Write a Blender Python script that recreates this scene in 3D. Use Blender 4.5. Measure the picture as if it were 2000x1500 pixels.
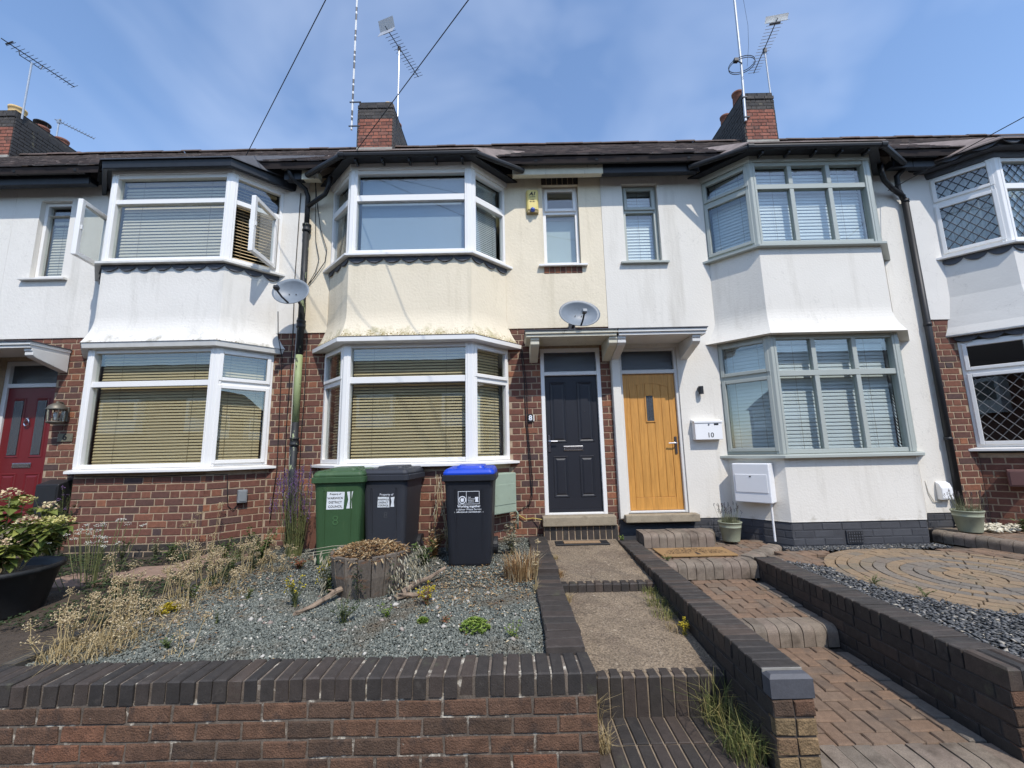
import bpy, math, random
import numpy as np
from mathutils import Matrix, Vector, Euler

# ------------------------------------------------------------------ camera, sky, sun, exposure
S = bpy.context.scene
for o in list(bpy.data.objects):
    bpy.data.objects.remove(o)
C = S.collection
random.seed(11)
rng = np.random.default_rng(11)
R_ = math.radians

CAM_F, CAM_PITCH, CAM_ROLL, CAM_YAW, CAM_Z = 820.5, 0.15575, -0.0214, 0.0021, 1.6
cd = bpy.data.cameras.new('camera')
cam = bpy.data.objects.new('camera', cd)
C.objects.link(cam)
cd.sensor_fit = 'HORIZONTAL'
cd.sensor_width = 36.0
cd.lens = CAM_F / 2000.0 * 36.0
cd.clip_start, cd.clip_end = 0.05, 2000.0
_f = Vector((math.sin(CAM_YAW) * math.cos(CAM_PITCH), math.cos(CAM_YAW) * math.cos(CAM_PITCH), math.sin(CAM_PITCH)))
_r = Vector((math.cos(CAM_YAW), -math.sin(CAM_YAW), 0))
_u = _r.cross(_f)
_r2 = _r * math.cos(CAM_ROLL) + _u * math.sin(CAM_ROLL)
_u2 = _u * math.cos(CAM_ROLL) - _r * math.sin(CAM_ROLL)
cam.matrix_world = Matrix(((_r2.x, _u2.x, -_f.x, 0), (_r2.y, _u2.y, -_f.y, 0), (_r2.z, _u2.z, -_f.z, CAM_Z), (0, 0, 0, 1)))
S.camera = cam

SUN_EL, SUN_AZ = R_(52), R_(24)          # azimuth measured from straight behind the viewer, towards the right
to_sun = Vector((math.sin(SUN_AZ) * math.cos(SUN_EL), -math.cos(SUN_AZ) * math.cos(SUN_EL), math.sin(SUN_EL)))
sd = bpy.data.lights.new('sun', 'SUN')
sd.energy, sd.angle, sd.color = 2.2, R_(0.55), (1.0, 0.945, 0.865)
sun = bpy.data.objects.new('sun', sd)
sun.rotation_euler = to_sun.to_track_quat('Z', 'Y').to_euler()
C.objects.link(sun)

W = bpy.data.worlds.new('World')
S.world = W
W.use_nodes = True
wt = W.node_tree
wt.nodes.clear()
wo = wt.nodes.new('ShaderNodeOutputWorld')
bg = wt.nodes.new('ShaderNodeBackground')
sky = wt.nodes.new('ShaderNodeTexSky')
sky.sky_type = 'NISHITA'
sky.sun_disc = False
sky.sun_elevation = SUN_EL
sky.sun_rotation = math.pi - SUN_AZ
sky.air_density, sky.dust_density, sky.ozone_density = 1.0, 0.3, 3.0
tc = wt.nodes.new('ShaderNodeTexCoord')
mp = wt.nodes.new('ShaderNodeMapping')
mp.inputs['Scale'].default_value = (1.3, 1.2, 2.2)
mp.inputs['Rotation'].default_value = (0.2, 0.35, 0.5)
nz = wt.nodes.new('ShaderNodeTexNoise')
nz.inputs['Scale'].default_value = 1.7
nz.inputs['Detail'].default_value = 4
nz.inputs['Roughness'].default_value = 0.5
nz.inputs['Distortion'].default_value = 0.5
mr = wt.nodes.new('ShaderNodeMapRange')
mr.inputs['From Min'].default_value = 0.40
mr.inputs['From Max'].default_value = 0.78
mr.inputs['To Min'].default_value = 0.0
mr.inputs['To Max'].default_value = 0.27
mxs = wt.nodes.new('ShaderNodeMix')
mxs.data_type = 'RGBA'
mxs.inputs[7].default_value = (5.2, 5.6, 6.3, 1)     # thin veil of high cloud
wt.links.new(tc.outputs['Generated'], mp.inputs['Vector'])
wt.links.new(mp.outputs['Vector'], nz.inputs['Vector'])
wt.links.new(nz.outputs['Fac'], mr.inputs['Value'])
wt.links.new(mr.outputs['Result'], mxs.inputs[0])
wt.links.new(sky.outputs['Color'], mxs.inputs[6])
wt.links.new(mxs.outputs[2], bg.inputs['Color'])
bg.inputs['Strength'].default_value = 0.15
wt.links.new(bg.outputs['Background'], wo.inputs['Surface'])

S.view_settings.view_transform = 'Standard'
S.view_settings.look = 'None'
S.view_settings.gamma = 1.0
S.view_settings.exposure = 0.80
S.view_settings.use_curve_mapping = False
S.render.engine = 'CYCLES'
S.cycles.max_bounces = 8
S.cycles.transparent_max_bounces = 16
S.cycles.caustics_reflective = False
S.cycles.caustics_refractive = False

# ------------------------------------------------------------------ materials
MATS = {}


def srgb(r, g, b):
    return tuple((c / 255 / 12.92) if c / 255 <= 0.04045 else ((c / 255 + 0.055) / 1.055) ** 2.4 for c in (r, g, b))


def pm(name, col=None, rough=0.8, var=0.12, vs=5.0, bump=0.0, bs=90.0, metal=0.0, ramp=None, mode='object', const=False,
       stains=(), stretch=None, spec=0.4, coat=0.0, bdist=0.004, grain=None, cracks=None):
    """procedural principled material. ramp: [(pos, colour)] looked up by per-object or per-island random value.
    stains: (colour, noise scale, lo, hi, (zlo, zhi) or None, stretch)"""
    if name in MATS:
        return MATS[name]
    m = bpy.data.materials.new(name)
    m.use_nodes = True
    t = m.node_tree
    N, L = t.nodes, t.links
    b = N['Principled BSDF']
    b.inputs['Roughness'].default_value = rough
    b.inputs['Metallic'].default_value = metal
    b.inputs['Specular IOR Level'].default_value = spec
    b.inputs['Coat Weight'].default_value = coat
    geo = N.new('ShaderNodeNewGeometry')
    vec = geo.outputs['Position']
    if stretch:
        mpn = N.new('ShaderNodeMapping')
        mpn.inputs['Scale'].default_value = stretch
        L.new(vec, mpn.inputs['Vector'])
        vec = mpn.outputs['Vector']
    if ramp:
        r = N.new('ShaderNodeValToRGB')
        r.color_ramp.interpolation = 'CONSTANT' if const else 'LINEAR'
        while len(r.color_ramp.elements) < len(ramp):
            r.color_ramp.elements.new(0.5)
        for e, (p, c) in zip(r.color_ramp.elements, ramp):
            e.position = p
            e.color = (*c, 1)
        if mode == 'object':
            oi = N.new('ShaderNodeObjectInfo')
            L.new(oi.outputs['Random'], r.inputs['Fac'])
        else:
            L.new(geo.outputs['Random Per Island'], r.inputs['Fac'])
        cur = r.outputs['Color']
    else:
        rgb = N.new('ShaderNodeRGB')
        rgb.outputs[0].default_value = (*col, 1)
        cur = rgb.outputs[0]
    n1 = N.new('ShaderNodeTexNoise')
    n1.inputs['Scale'].default_value = vs
    n1.inputs['Detail'].default_value = 5
    n1.inputs['Roughness'].default_value = 0.6
    L.new(vec, n1.inputs['Vector'])
    mrn = N.new('ShaderNodeMapRange')
    mrn.inputs['From Min'].default_value = 0.3
    mrn.inputs['From Max'].default_value = 0.7
    mrn.inputs['To Min'].default_value = 1 - var
    mrn.inputs['To Max'].default_value = 1 + var
    L.new(n1.outputs['Fac'], mrn.inputs['Value'])
    hs = N.new('ShaderNodeHueSaturation')
    L.new(mrn.outputs['Result'], hs.inputs['Value'])
    L.new(cur, hs.inputs['Color'])
    cur = hs.outputs['Color']
    for (sc, ss, lo, hi, zz, st) in stains:
        v2 = geo.outputs['Position']
        if st:
            mp2 = N.new('ShaderNodeMapping')
            mp2.inputs['Scale'].default_value = st
            L.new(v2, mp2.inputs['Vector'])
            v2 = mp2.outputs['Vector']
        n2 = N.new('ShaderNodeTexNoise')
        n2.inputs['Scale'].default_value = ss
        n2.inputs['Detail'].default_value = 6
        n2.inputs['Roughness'].default_value = 0.65
        L.new(v2, n2.inputs['Vector'])
        fac = n2.outputs['Fac']
        if zz:
            sx = N.new('ShaderNodeSeparateXYZ')
            L.new(geo.outputs['Position'], sx.inputs[0])
            mz = N.new('ShaderNodeMapRange')
            mz.inputs['From Min'].default_value = zz[1]
            mz.inputs['From Max'].default_value = zz[0]
            mz.inputs['To Min'].default_value = -0.35
            mz.inputs['To Max'].default_value = 0.12
            L.new(sx.outputs['Z'], mz.inputs['Value'])
            ad = N.new('ShaderNodeMath')
            ad.operation = 'ADD'
            L.new(fac, ad.inputs[0])
            L.new(mz.outputs['Result'], ad.inputs[1])
            fac = ad.outputs[0]
        m2 = N.new('ShaderNodeMapRange')
        m2.inputs['From Min'].default_value = lo
        m2.inputs['From Max'].default_value = hi
        L.new(fac, m2.inputs['Value'])
        mx = N.new('ShaderNodeMix')
        mx.data_type = 'RGBA'
        L.new(m2.outputs['Result'], mx.inputs[0])
        L.new(cur, mx.inputs[6])
        mx.inputs[7].default_value = (*sc, 1)
        cur = mx.outputs[2]
    if cracks:                                   # hairline cracks: a thin contour of a low noise
        n5 = N.new('ShaderNodeTexNoise')
        n5.inputs['Scale'].default_value = cracks[1]
        n5.inputs['Detail'].default_value = 7
        n5.inputs['Roughness'].default_value = 0.6
        L.new(geo.outputs['Position'], n5.inputs['Vector'])
        s5 = N.new('ShaderNodeMath')
        s5.operation = 'SUBTRACT'
        s5.inputs[1].default_value = 0.5
        L.new(n5.outputs['Fac'], s5.inputs[0])
        a5 = N.new('ShaderNodeMath')
        a5.operation = 'ABSOLUTE'
        L.new(s5.outputs[0], a5.inputs[0])
        m5 = N.new('ShaderNodeMapRange')
        m5.inputs['From Min'].default_value = cracks[2]
        m5.inputs['From Max'].default_value = 0.0
        m5.inputs['To Max'].default_value = cracks[3]
        L.new(a5.outputs[0], m5.inputs['Value'])
        x5 = N.new('ShaderNodeMix')
        x5.data_type = 'RGBA'
        L.new(m5.outputs['Result'], x5.inputs[0])
        L.new(cur, x5.inputs[6])
        x5.inputs[7].default_value = (*cracks[0], 1)
        cur = x5.outputs[2]
    if grain:
        n4 = N.new('ShaderNodeTexNoise')
        n4.inputs['Scale'].default_value = grain[0]
        n4.inputs['Detail'].default_value = 3
        n4.inputs['Roughness'].default_value = 0.7
        L.new(geo.outputs['Position'], n4.inputs['Vector'])
        m4 = N.new('ShaderNodeMapRange')
        m4.inputs['From Min'].default_value = 0.3
        m4.inputs['From Max'].default_value = 0.7
        m4.inputs['To Min'].default_value = 1 - grain[1]
        m4.inputs['To Max'].default_value = 1 + grain[1]
        L.new(n4.outputs['Fac'], m4.inputs['Value'])
        h4 = N.new('ShaderNodeHueSaturation')
        L.new(m4.outputs['Result'], h4.inputs['Value'])
        L.new(cur, h4.inputs['Color'])
        cur = h4.outputs['Color']
    L.new(cur, b.inputs['Base Color'])
    if bump:
        n3 = N.new('ShaderNodeTexNoise')
        n3.inputs['Scale'].default_value = bs
        n3.inputs['Detail'].default_value = 4
        L.new(vec, n3.inputs['Vector'])
        bp = N.new('ShaderNodeBump')
        bp.inputs['Strength'].default_value = bump
        bp.inputs['Distance'].default_value = bdist
        L.new(n3.outputs['Fac'], bp.inputs['Height'])
        L.new(bp.outputs['Normal'], b.inputs['Normal'])
    MATS[name] = m
    return m


def glass_mat(name, tint=(0.93, 0.96, 0.95), gain=2.3, rough=0.0, obscure=0.0):
    m = bpy.data.materials.new(name)
    m.use_nodes = True
    t = m.node_tree
    N, L = t.nodes, t.links
    N.remove(N['Principled BSDF'])
    out = N['Material Output']
    lw = N.new('ShaderNodeLayerWeight')
    lw.inputs['Blend'].default_value = 0.5
    pw = N.new('ShaderNodeMath')
    pw.operation = 'POWER'
    pw.inputs[1].default_value = 4.0
    L.new(lw.outputs['Facing'], pw.inputs[0])
    ml = N.new('ShaderNodeMath')
    ml.operation = 'MULTIPLY_ADD'
    ml.inputs[1].default_value = 0.9
    ml.inputs[2].default_value = 0.045 * gain
    ml.use_clamp = True
    L.new(pw.outputs[0], ml.inputs[0])
    tr = N.new('ShaderNodeBsdfTransparent')
    tr.inputs[0].default_value = (*tint, 1)
    gl = N.new('ShaderNodeBsdfGlossy')
    gl.inputs['Roughness'].default_value = rough
    nn = N.new('ShaderNodeTexNoise')
    geo = N.new('ShaderNodeNewGeometry')
    L.new(geo.outputs['Position'], nn.inputs['Vector'])
    nn.inputs['Scale'].default_value = 60 if obscure else 2.2
    bp = N.new('ShaderNodeBump')
    bp.inputs['Strength'].default_value = 0.6 if obscure else 0.04
    bp.inputs['Distance'].default_value = 0.01
    L.new(nn.outputs['Fac'], bp.inputs['Height'])
    L.new(bp.outputs['Normal'], gl.inputs['Normal'])
    base = tr.outputs[0]
    if obscure:
        df = N.new('ShaderNodeBsdfDiffuse')
        df.inputs[0].default_value = (0.10, 0.11, 0.12, 1)
        m1 = N.new('ShaderNodeMixShader')
        m1.inputs[0].default_value = obscure
        L.new(base, m1.inputs[1])
        L.new(df.outputs[0], m1.inputs[2])
        base = m1.outputs[0]
    mx = N.new('ShaderNodeMixShader')
    L.new(ml.outputs[0], mx.inputs[0])
    L.new(base, mx.inputs[1])
    L.new(gl.outputs[0], mx.inputs[2])
    L.new(mx.outputs[0], out.inputs['Surface'])
    MATS[name] = m
    return m


BR = [srgb(112, 70, 60), srgb(96, 62, 56), srgb(124, 78, 64), srgb(104, 64, 54), srgb(84, 62, 62), srgb(142, 88, 66)]
M_brick = pm('brick_red_brown', rough=0.92, var=0.2, vs=22, bump=0.6, bs=140, grain=(160, .16),
             ramp=[(0.0, srgb(74, 63, 63)), (0.09, srgb(92, 66, 59)), (0.3, srgb(112, 74, 62)), (0.6, srgb(104, 68, 57)), (0.9, srgb(122, 81, 65)), (0.985, srgb(144, 95, 70))],
             stains=[(srgb(88, 66, 56), 5.0, 0.54, 0.78, None, None)])
M_brick_far = pm('brick_red_old', rough=0.95, var=0.22, vs=14, bump=0.5, bs=90,
                 ramp=[(0.0, srgb(88, 58, 50)), (0.5, srgb(112, 74, 62)), (1.0, srgb(128, 82, 64))],
                 stains=[(srgb(60, 52, 48), 3.0, 0.55, 0.72, None, None)])
M_brick_wall = pm('brick_weathered', rough=0.95, var=0.3, vs=16, bump=1.0, bs=110, bdist=0.008, grain=(190, .3),
                  ramp=[(0.0, srgb(82, 66, 54)), (0.5, srgb(97, 73, 58)), (0.9, srgb(103, 77, 60)), (1.0, srgb(120, 82, 62))],
                  stains=[(srgb(62, 52, 46), 9.0, 0.52, 0.7, None, None), (srgb(150, 140, 126), 30.0, 0.69, 0.74, None, None)])
M_brick_buff = pm('brick_buff_spalled', rough=0.95, var=0.3, vs=20, bump=1.0, bs=90, bdist=0.01, grain=(150, .3),
                  ramp=[(0.0, srgb(116, 98, 72)), (0.6, srgb(134, 112, 82)), (1.0, srgb(108, 84, 66))])
M_blue = pm('blue_engineering_brick', rough=0.7, var=0.2, vs=18, bump=0.5, bs=120, grain=(170, .2),
            ramp=[(0.0, srgb(51, 48, 46)), (0.4, srgb(59, 54, 50)), (0.85, srgb(67, 59, 54)), (1.0, srgb(77, 66, 58))],
            stains=[(srgb(88, 82, 76), 7.0, 0.58, 0.8, None, None), (srgb(84, 84, 66), 4.0, 0.62, 0.78, None, None), (srgb(190, 188, 180), 48.0, 0.76, 0.79, None, None)])
M_mortar = pm('mortar', srgb(166, 146, 122), 0.95, 0.18, 20, 0.5, 200, grain=(200, .15))
M_mortar_w = pm('mortar_pale', srgb(104, 94, 84), 0.95, 0.35, 12, 0.6, 150, grain=(150, .3), stains=[(srgb(196, 188, 172), 9.0, 0.56, 0.64, None, None)])
M_mortar_d = pm('mortar_dark', srgb(70, 64, 60), 0.95, 0.3, 12, 0.6, 150)
M_render_w6 = pm('white_render', srgb(224, 220, 212), 0.85, 0.035, 2.0, 0.42, 30, bdist=0.008, grain=(90, .025), cracks=(srgb(168, 164, 156), .7, .0022, .3),
                 stains=[(srgb(176, 172, 160), 5.0, 0.60, 0.75, (3.1, 3.75), None), (srgb(192, 188, 178), 1.3, 0.55, 0.85, None, (3, 3, 0.3)),
                         (srgb(120, 104, 78), 26.0, 0.66, 0.72, (3.1, 3.45), None)])
M_render_c = pm('cream_render', srgb(226, 214, 190), 0.85, 0.04, 2.0, 0.45, 30, bdist=0.009, grain=(90, .03), cracks=(srgb(184, 170, 144), .6, .0024, .3),
                stains=[(srgb(186, 176, 142), 7.0, 0.48, 0.68, (3.12, 3.60), None), (srgb(140, 120, 76), 42.0, 0.575, 0.65, (3.12, 3.50), None),
                        (srgb(202, 190, 164), 1.4, 0.54, 0.8, None, (3, 3, 0.3))])
M_render_w10 = pm('warm_white_render', srgb(223, 218, 208), 0.85, 0.03, 1.6, 0.38, 40, bdist=0.007, grain=(110, .025), cracks=(srgb(170, 166, 158), .5, .002, .35),
                  stains=[(srgb(196, 190, 178), 1.2, 0.54, 0.8, None, (3, 3, .3)), (srgb(184, 178, 164), 6.0, 0.6, 0.8, (.62, 1.0), None)])
M_render_w12 = pm('white_render_aged', srgb(219, 216, 210), 0.85, 0.035, 2.5, 0.35, 35, cracks=(srgb(168, 164, 158), .6, .0022, .35), stains=[(srgb(186, 182, 172), 3.0, 0.6, 0.8, (3.1, 3.9), None)])
M_plinth = pm('dark_grey_masonry_paint', grain=(150, .1), ramp=[(0, srgb(64, 65, 69)), (1, srgb(74, 75, 79))], rough=0.75, var=0.10, vs=12, bump=0.4, bs=120)
M_upvc = pm('white_upvc', srgb(234, 232, 228), 0.32, 0.015, 3, spec=0.5)
M_upvc_old = pm('white_upvc_aged', srgb(214, 214, 212), 0.4, 0.04, 5)
M_sage = pm('sage_grey_upvc', srgb(170, 175, 168), 0.38, 0.02, 3)
M_sillw = pm('white_painted_sill', srgb(218, 216, 210), 0.6, 0.08, 7, 0.2, 60)
M_dark = pm('dark_painted_timber', srgb(38, 41, 47), 0.5, 0.2, 9, 0.15, 60)
M_gutter = pm('black_gutter_plastic', srgb(31, 32, 35), 0.5, 0.15, 9)
M_pipe = pm('black_iron_pipe_peeling', srgb(42, 44, 46), 0.55, 0.2, 9, 0.4, 70,
            stains=[(srgb(150, 160, 122), 15.0, 0.60, 0.63, None, (1, 1, 0.35))])
M_pipe_green = pm('green_primer_pipe', srgb(146, 158, 112), 0.6, 0.12, 9, 0.3, 70, stains=[(srgb(46, 48, 46), 13.0, 0.60, 0.64, None, (1, 1, 0.4))])
M_cream_paint = pm('cream_painted_timber', srgb(208, 202, 182), 0.7, 0.08, 6, 0.2, 50, stains=[(srgb(120, 116, 100), 9.0, 0.62, 0.74, None, (3, 3, 0.3))])
M_white_paint = pm('white_painted_timber', srgb(214, 212, 207), 0.6, 0.04, 6, 0.15, 50, stains=[(srgb(150, 146, 138), 10.0, 0.68, 0.8, None, (3, 3, 0.3))])
M_tile = pm('plain_clay_tile', ramp=[(0, srgb(98, 90, 87)), (0.4, srgb(124, 112, 107)), (0.8, srgb(138, 124, 117)), (1, srgb(158, 144, 135))], mode='island', rough=0.95, var=0.25, vs=5,
            bump=0.5, bs=60, stains=[(srgb(84, 82, 76), 1.2, 0.55, 0.75, None, None)])
M_roof_base = pm('roof_underlay', srgb(56, 48, 46), 0.95, 0.2, 5)
M_lead = pm('dark_lead_flashing', srgb(72, 74, 80), 0.6, 0.2, 8, 0.2, 40)
M_lead_pale = pm('pale_mortar_flashing', srgb(150, 146, 138), 0.8, 0.2, 8, 0.3, 40)
M_ridge = pm('ridge_tile_clay', ramp=[(0, srgb(84, 74, 70)), (1, srgb(102, 86, 80))], rough=0.95, var=0.2, vs=8)
M_chim = pm('chimney_brick', rough=0.95, var=0.2, vs=14, bump=0.5, bs=60,
            ramp=[(0, srgb(112, 72, 62)), (0.3, srgb(134, 84, 70)), (0.7, srgb(146, 92, 76)), (1, srgb(122, 86, 76))],
            stains=[(srgb(70, 58, 54), 4.0, 0.60, 0.72, None, None)])
M_chim_dark = pm('chimney_blue_brick', rough=0.9, var=0.25, vs=10, bump=0.4, bs=60, ramp=[(0, srgb(56, 55, 56)), (1, srgb(76, 72, 70))],
                 stains=[(srgb(110, 104, 78), 5.0, 0.62, 0.74, None, None)])
M_pot_buff = pm('chimney_pot_buff', srgb(196, 168, 120), 0.9, 0.15, 8)
M_pot_red = pm('chimney_pot_terracotta', srgb(116, 78, 66), 0.9, 0.2, 8)
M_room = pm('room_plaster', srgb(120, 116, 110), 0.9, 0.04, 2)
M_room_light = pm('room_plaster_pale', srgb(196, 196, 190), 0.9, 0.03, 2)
M_blind_wood = pm('wooden_blind_slat', srgb(212, 188, 148), 0.55, 0.06, 14, stretch=(0.3, 1, 6))
M_blind_grey = pm('pale_blind_slat', srgb(222, 208, 186), 0.5, 0.03, 5)
M_blind_white = pm('white_blind_slat', srgb(226, 228, 230), 0.45, 0.02, 5)
M_roller = pm('grey_blue_roller_blind', srgb(158, 170, 186), 0.9, 0.02, 3)
M_cord = pm('blind_cord', srgb(140, 120, 90), 0.9, 0.05, 9)
M_black = pm('black_plastic', srgb(36, 37, 40), 0.5, 0.12, 8)
M_black_pot = pm('black_planter_plastic', srgb(34, 35, 36), 0.6, 0.2, 6, stains=[(srgb(70, 68, 64), 5.0, 0.6, 0.8, None, None)])
M_chrome = pm('chrome_metal', srgb(210, 210, 212), 0.2, 0.02, 5, metal=1.0)
M_alu = pm('aluminium', srgb(176, 178, 180), 0.42, 0.1, 9, metal=0.8)
M_alu_dark = pm('dark_aerial_metal', srgb(52, 54, 60), 0.5, 0.1, 9)
M_dish = pm('grey_dish_paint', srgb(122, 130, 138), 0.45, 0.08, 9, stains=[(srgb(96, 104, 112), 4, 0.55, 0.8, None, None)])
M_concrete = pm('concrete_path', srgb(132, 117, 98), 0.95, 0.14, 5, 1.0, 90, bdist=0.01, grain=(65, .6), cracks=(srgb(78, 68, 58), 1.1, .006, .6),
                stains=[(srgb(108, 94, 80), 2.6, 0.46, 0.68, None, None), (srgb(88, 78, 68), 38.0, 0.58, 0.68, None, None), (srgb(172, 158, 138), 20.0, 0.60, 0.74, None, None)])
M_stone = pm('door_step_stone', srgb(150, 138, 118), 0.92, 0.14, 9, 0.8, 80, grain=(170, .2), stains=[(srgb(104, 94, 80), 6, 0.55, 0.72, None, None)])
M_soil = pm('soil', srgb(74, 64, 54), 0.98, 0.3, 14, 1.0, 60, bdist=0.02)
M_gravelbed = pm('gravel_bed', srgb(84, 86, 80), 0.95, 0.35, 55, 1.0, 90, bdist=0.02)
M_gravel = pm('green_grey_gravel', rough=0.85, var=0.15, vs=30, mode='island', stains=[(srgb(98, 86, 70), 1.7, 0.52, 0.70, None, None)],
              ramp=[(0, srgb(76, 80, 74)), (0.35, srgb(100, 104, 97)), (0.75, srgb(118, 121, 112)), (0.95, srgb(138, 139, 128)), (0.985, srgb(176, 172, 158)), (1, srgb(198, 194, 180))])
M_slate = pm('slate_chipping', rough=0.92, var=0.15, vs=20, mode='island',
             ramp=[(0, srgb(68, 69, 70)), (0.5, srgb(94, 95, 95)), (0.93, srgb(122, 120, 118)), (0.985, srgb(180, 170, 152)), (1, srgb(190, 182, 164))])
M_slatebed = pm('slate_bed', srgb(56, 58, 62), 0.9, 0.3, 40, 1.0, 70, bdist=0.02)
M_paver_red = pm('paver_red', rough=0.92, var=0.16, vs=26, bump=0.8, bs=160, grain=(180, .22),
                 ramp=[(0, srgb(112, 96, 81)), (0.35, srgb(121, 99, 81)), (0.7, srgb(126, 103, 84)), (1, srgb(113, 101, 88))],
                 stains=[(srgb(96, 84, 74), 4.0, 0.52, 0.72, None, None)])
M_paver_buff = pm('paver_buff', rough=0.92, var=0.14, vs=26, bump=0.8, bs=160, grain=(180, .22),
                  ramp=[(0, srgb(134, 115, 92)), (0.4, srgb(142, 120, 94)), (0.75, srgb(130, 114, 95)), (1, srgb(120, 109, 95))],
                  stains=[(srgb(112, 104, 84), 4.0, 0.54, 0.74, None, None)])
M_paver_grey = pm('paver_charcoal', rough=0.92, var=0.14, vs=26, bump=0.8, bs=160, grain=(180, .22),
                  ramp=[(0, srgb(112, 105, 96)), (0.5, srgb(124, 114, 102)), (1, srgb(118, 106, 94))])
M_nosing = pm('bullnose_block', rough=0.92, var=0.18, vs=14, bump=0.9, bs=130, grain=(160, .25),
              ramp=[(0, srgb(116, 106, 94)), (0.5, srgb(130, 118, 104)), (1, srgb(124, 110, 98))],
              stains=[(srgb(82, 72, 62), 5.0, 0.5, 0.7, None, None), (srgb(206, 200, 190), 40.0, 0.74, 0.77, None, None)])
M_pavejoint = pm('paver_joint_sand', srgb(64, 56, 48), 0.98, 0.3, 20)
M_slab = pm('paving_slab_brown', srgb(140, 116, 100), 0.95, 0.15, 7, 0.5, 90)
M_tarmac = pm('pavement_tarmac', srgb(76, 74, 72), 0.95, 0.2, 12, 0.7, 120)
M_kerb = pm('dark_garden_kerb', srgb(70, 66, 60), 0.9, 0.25, 9, 0.5, 60)
M_glass = glass_mat('window_glass')
M_glass_obs = glass_mat('obscure_glass', (0.4, 0.42, 0.44), 1.3, 0.12, 0.55)

# ------------------------------------------------------------------ mesh helpers


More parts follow.
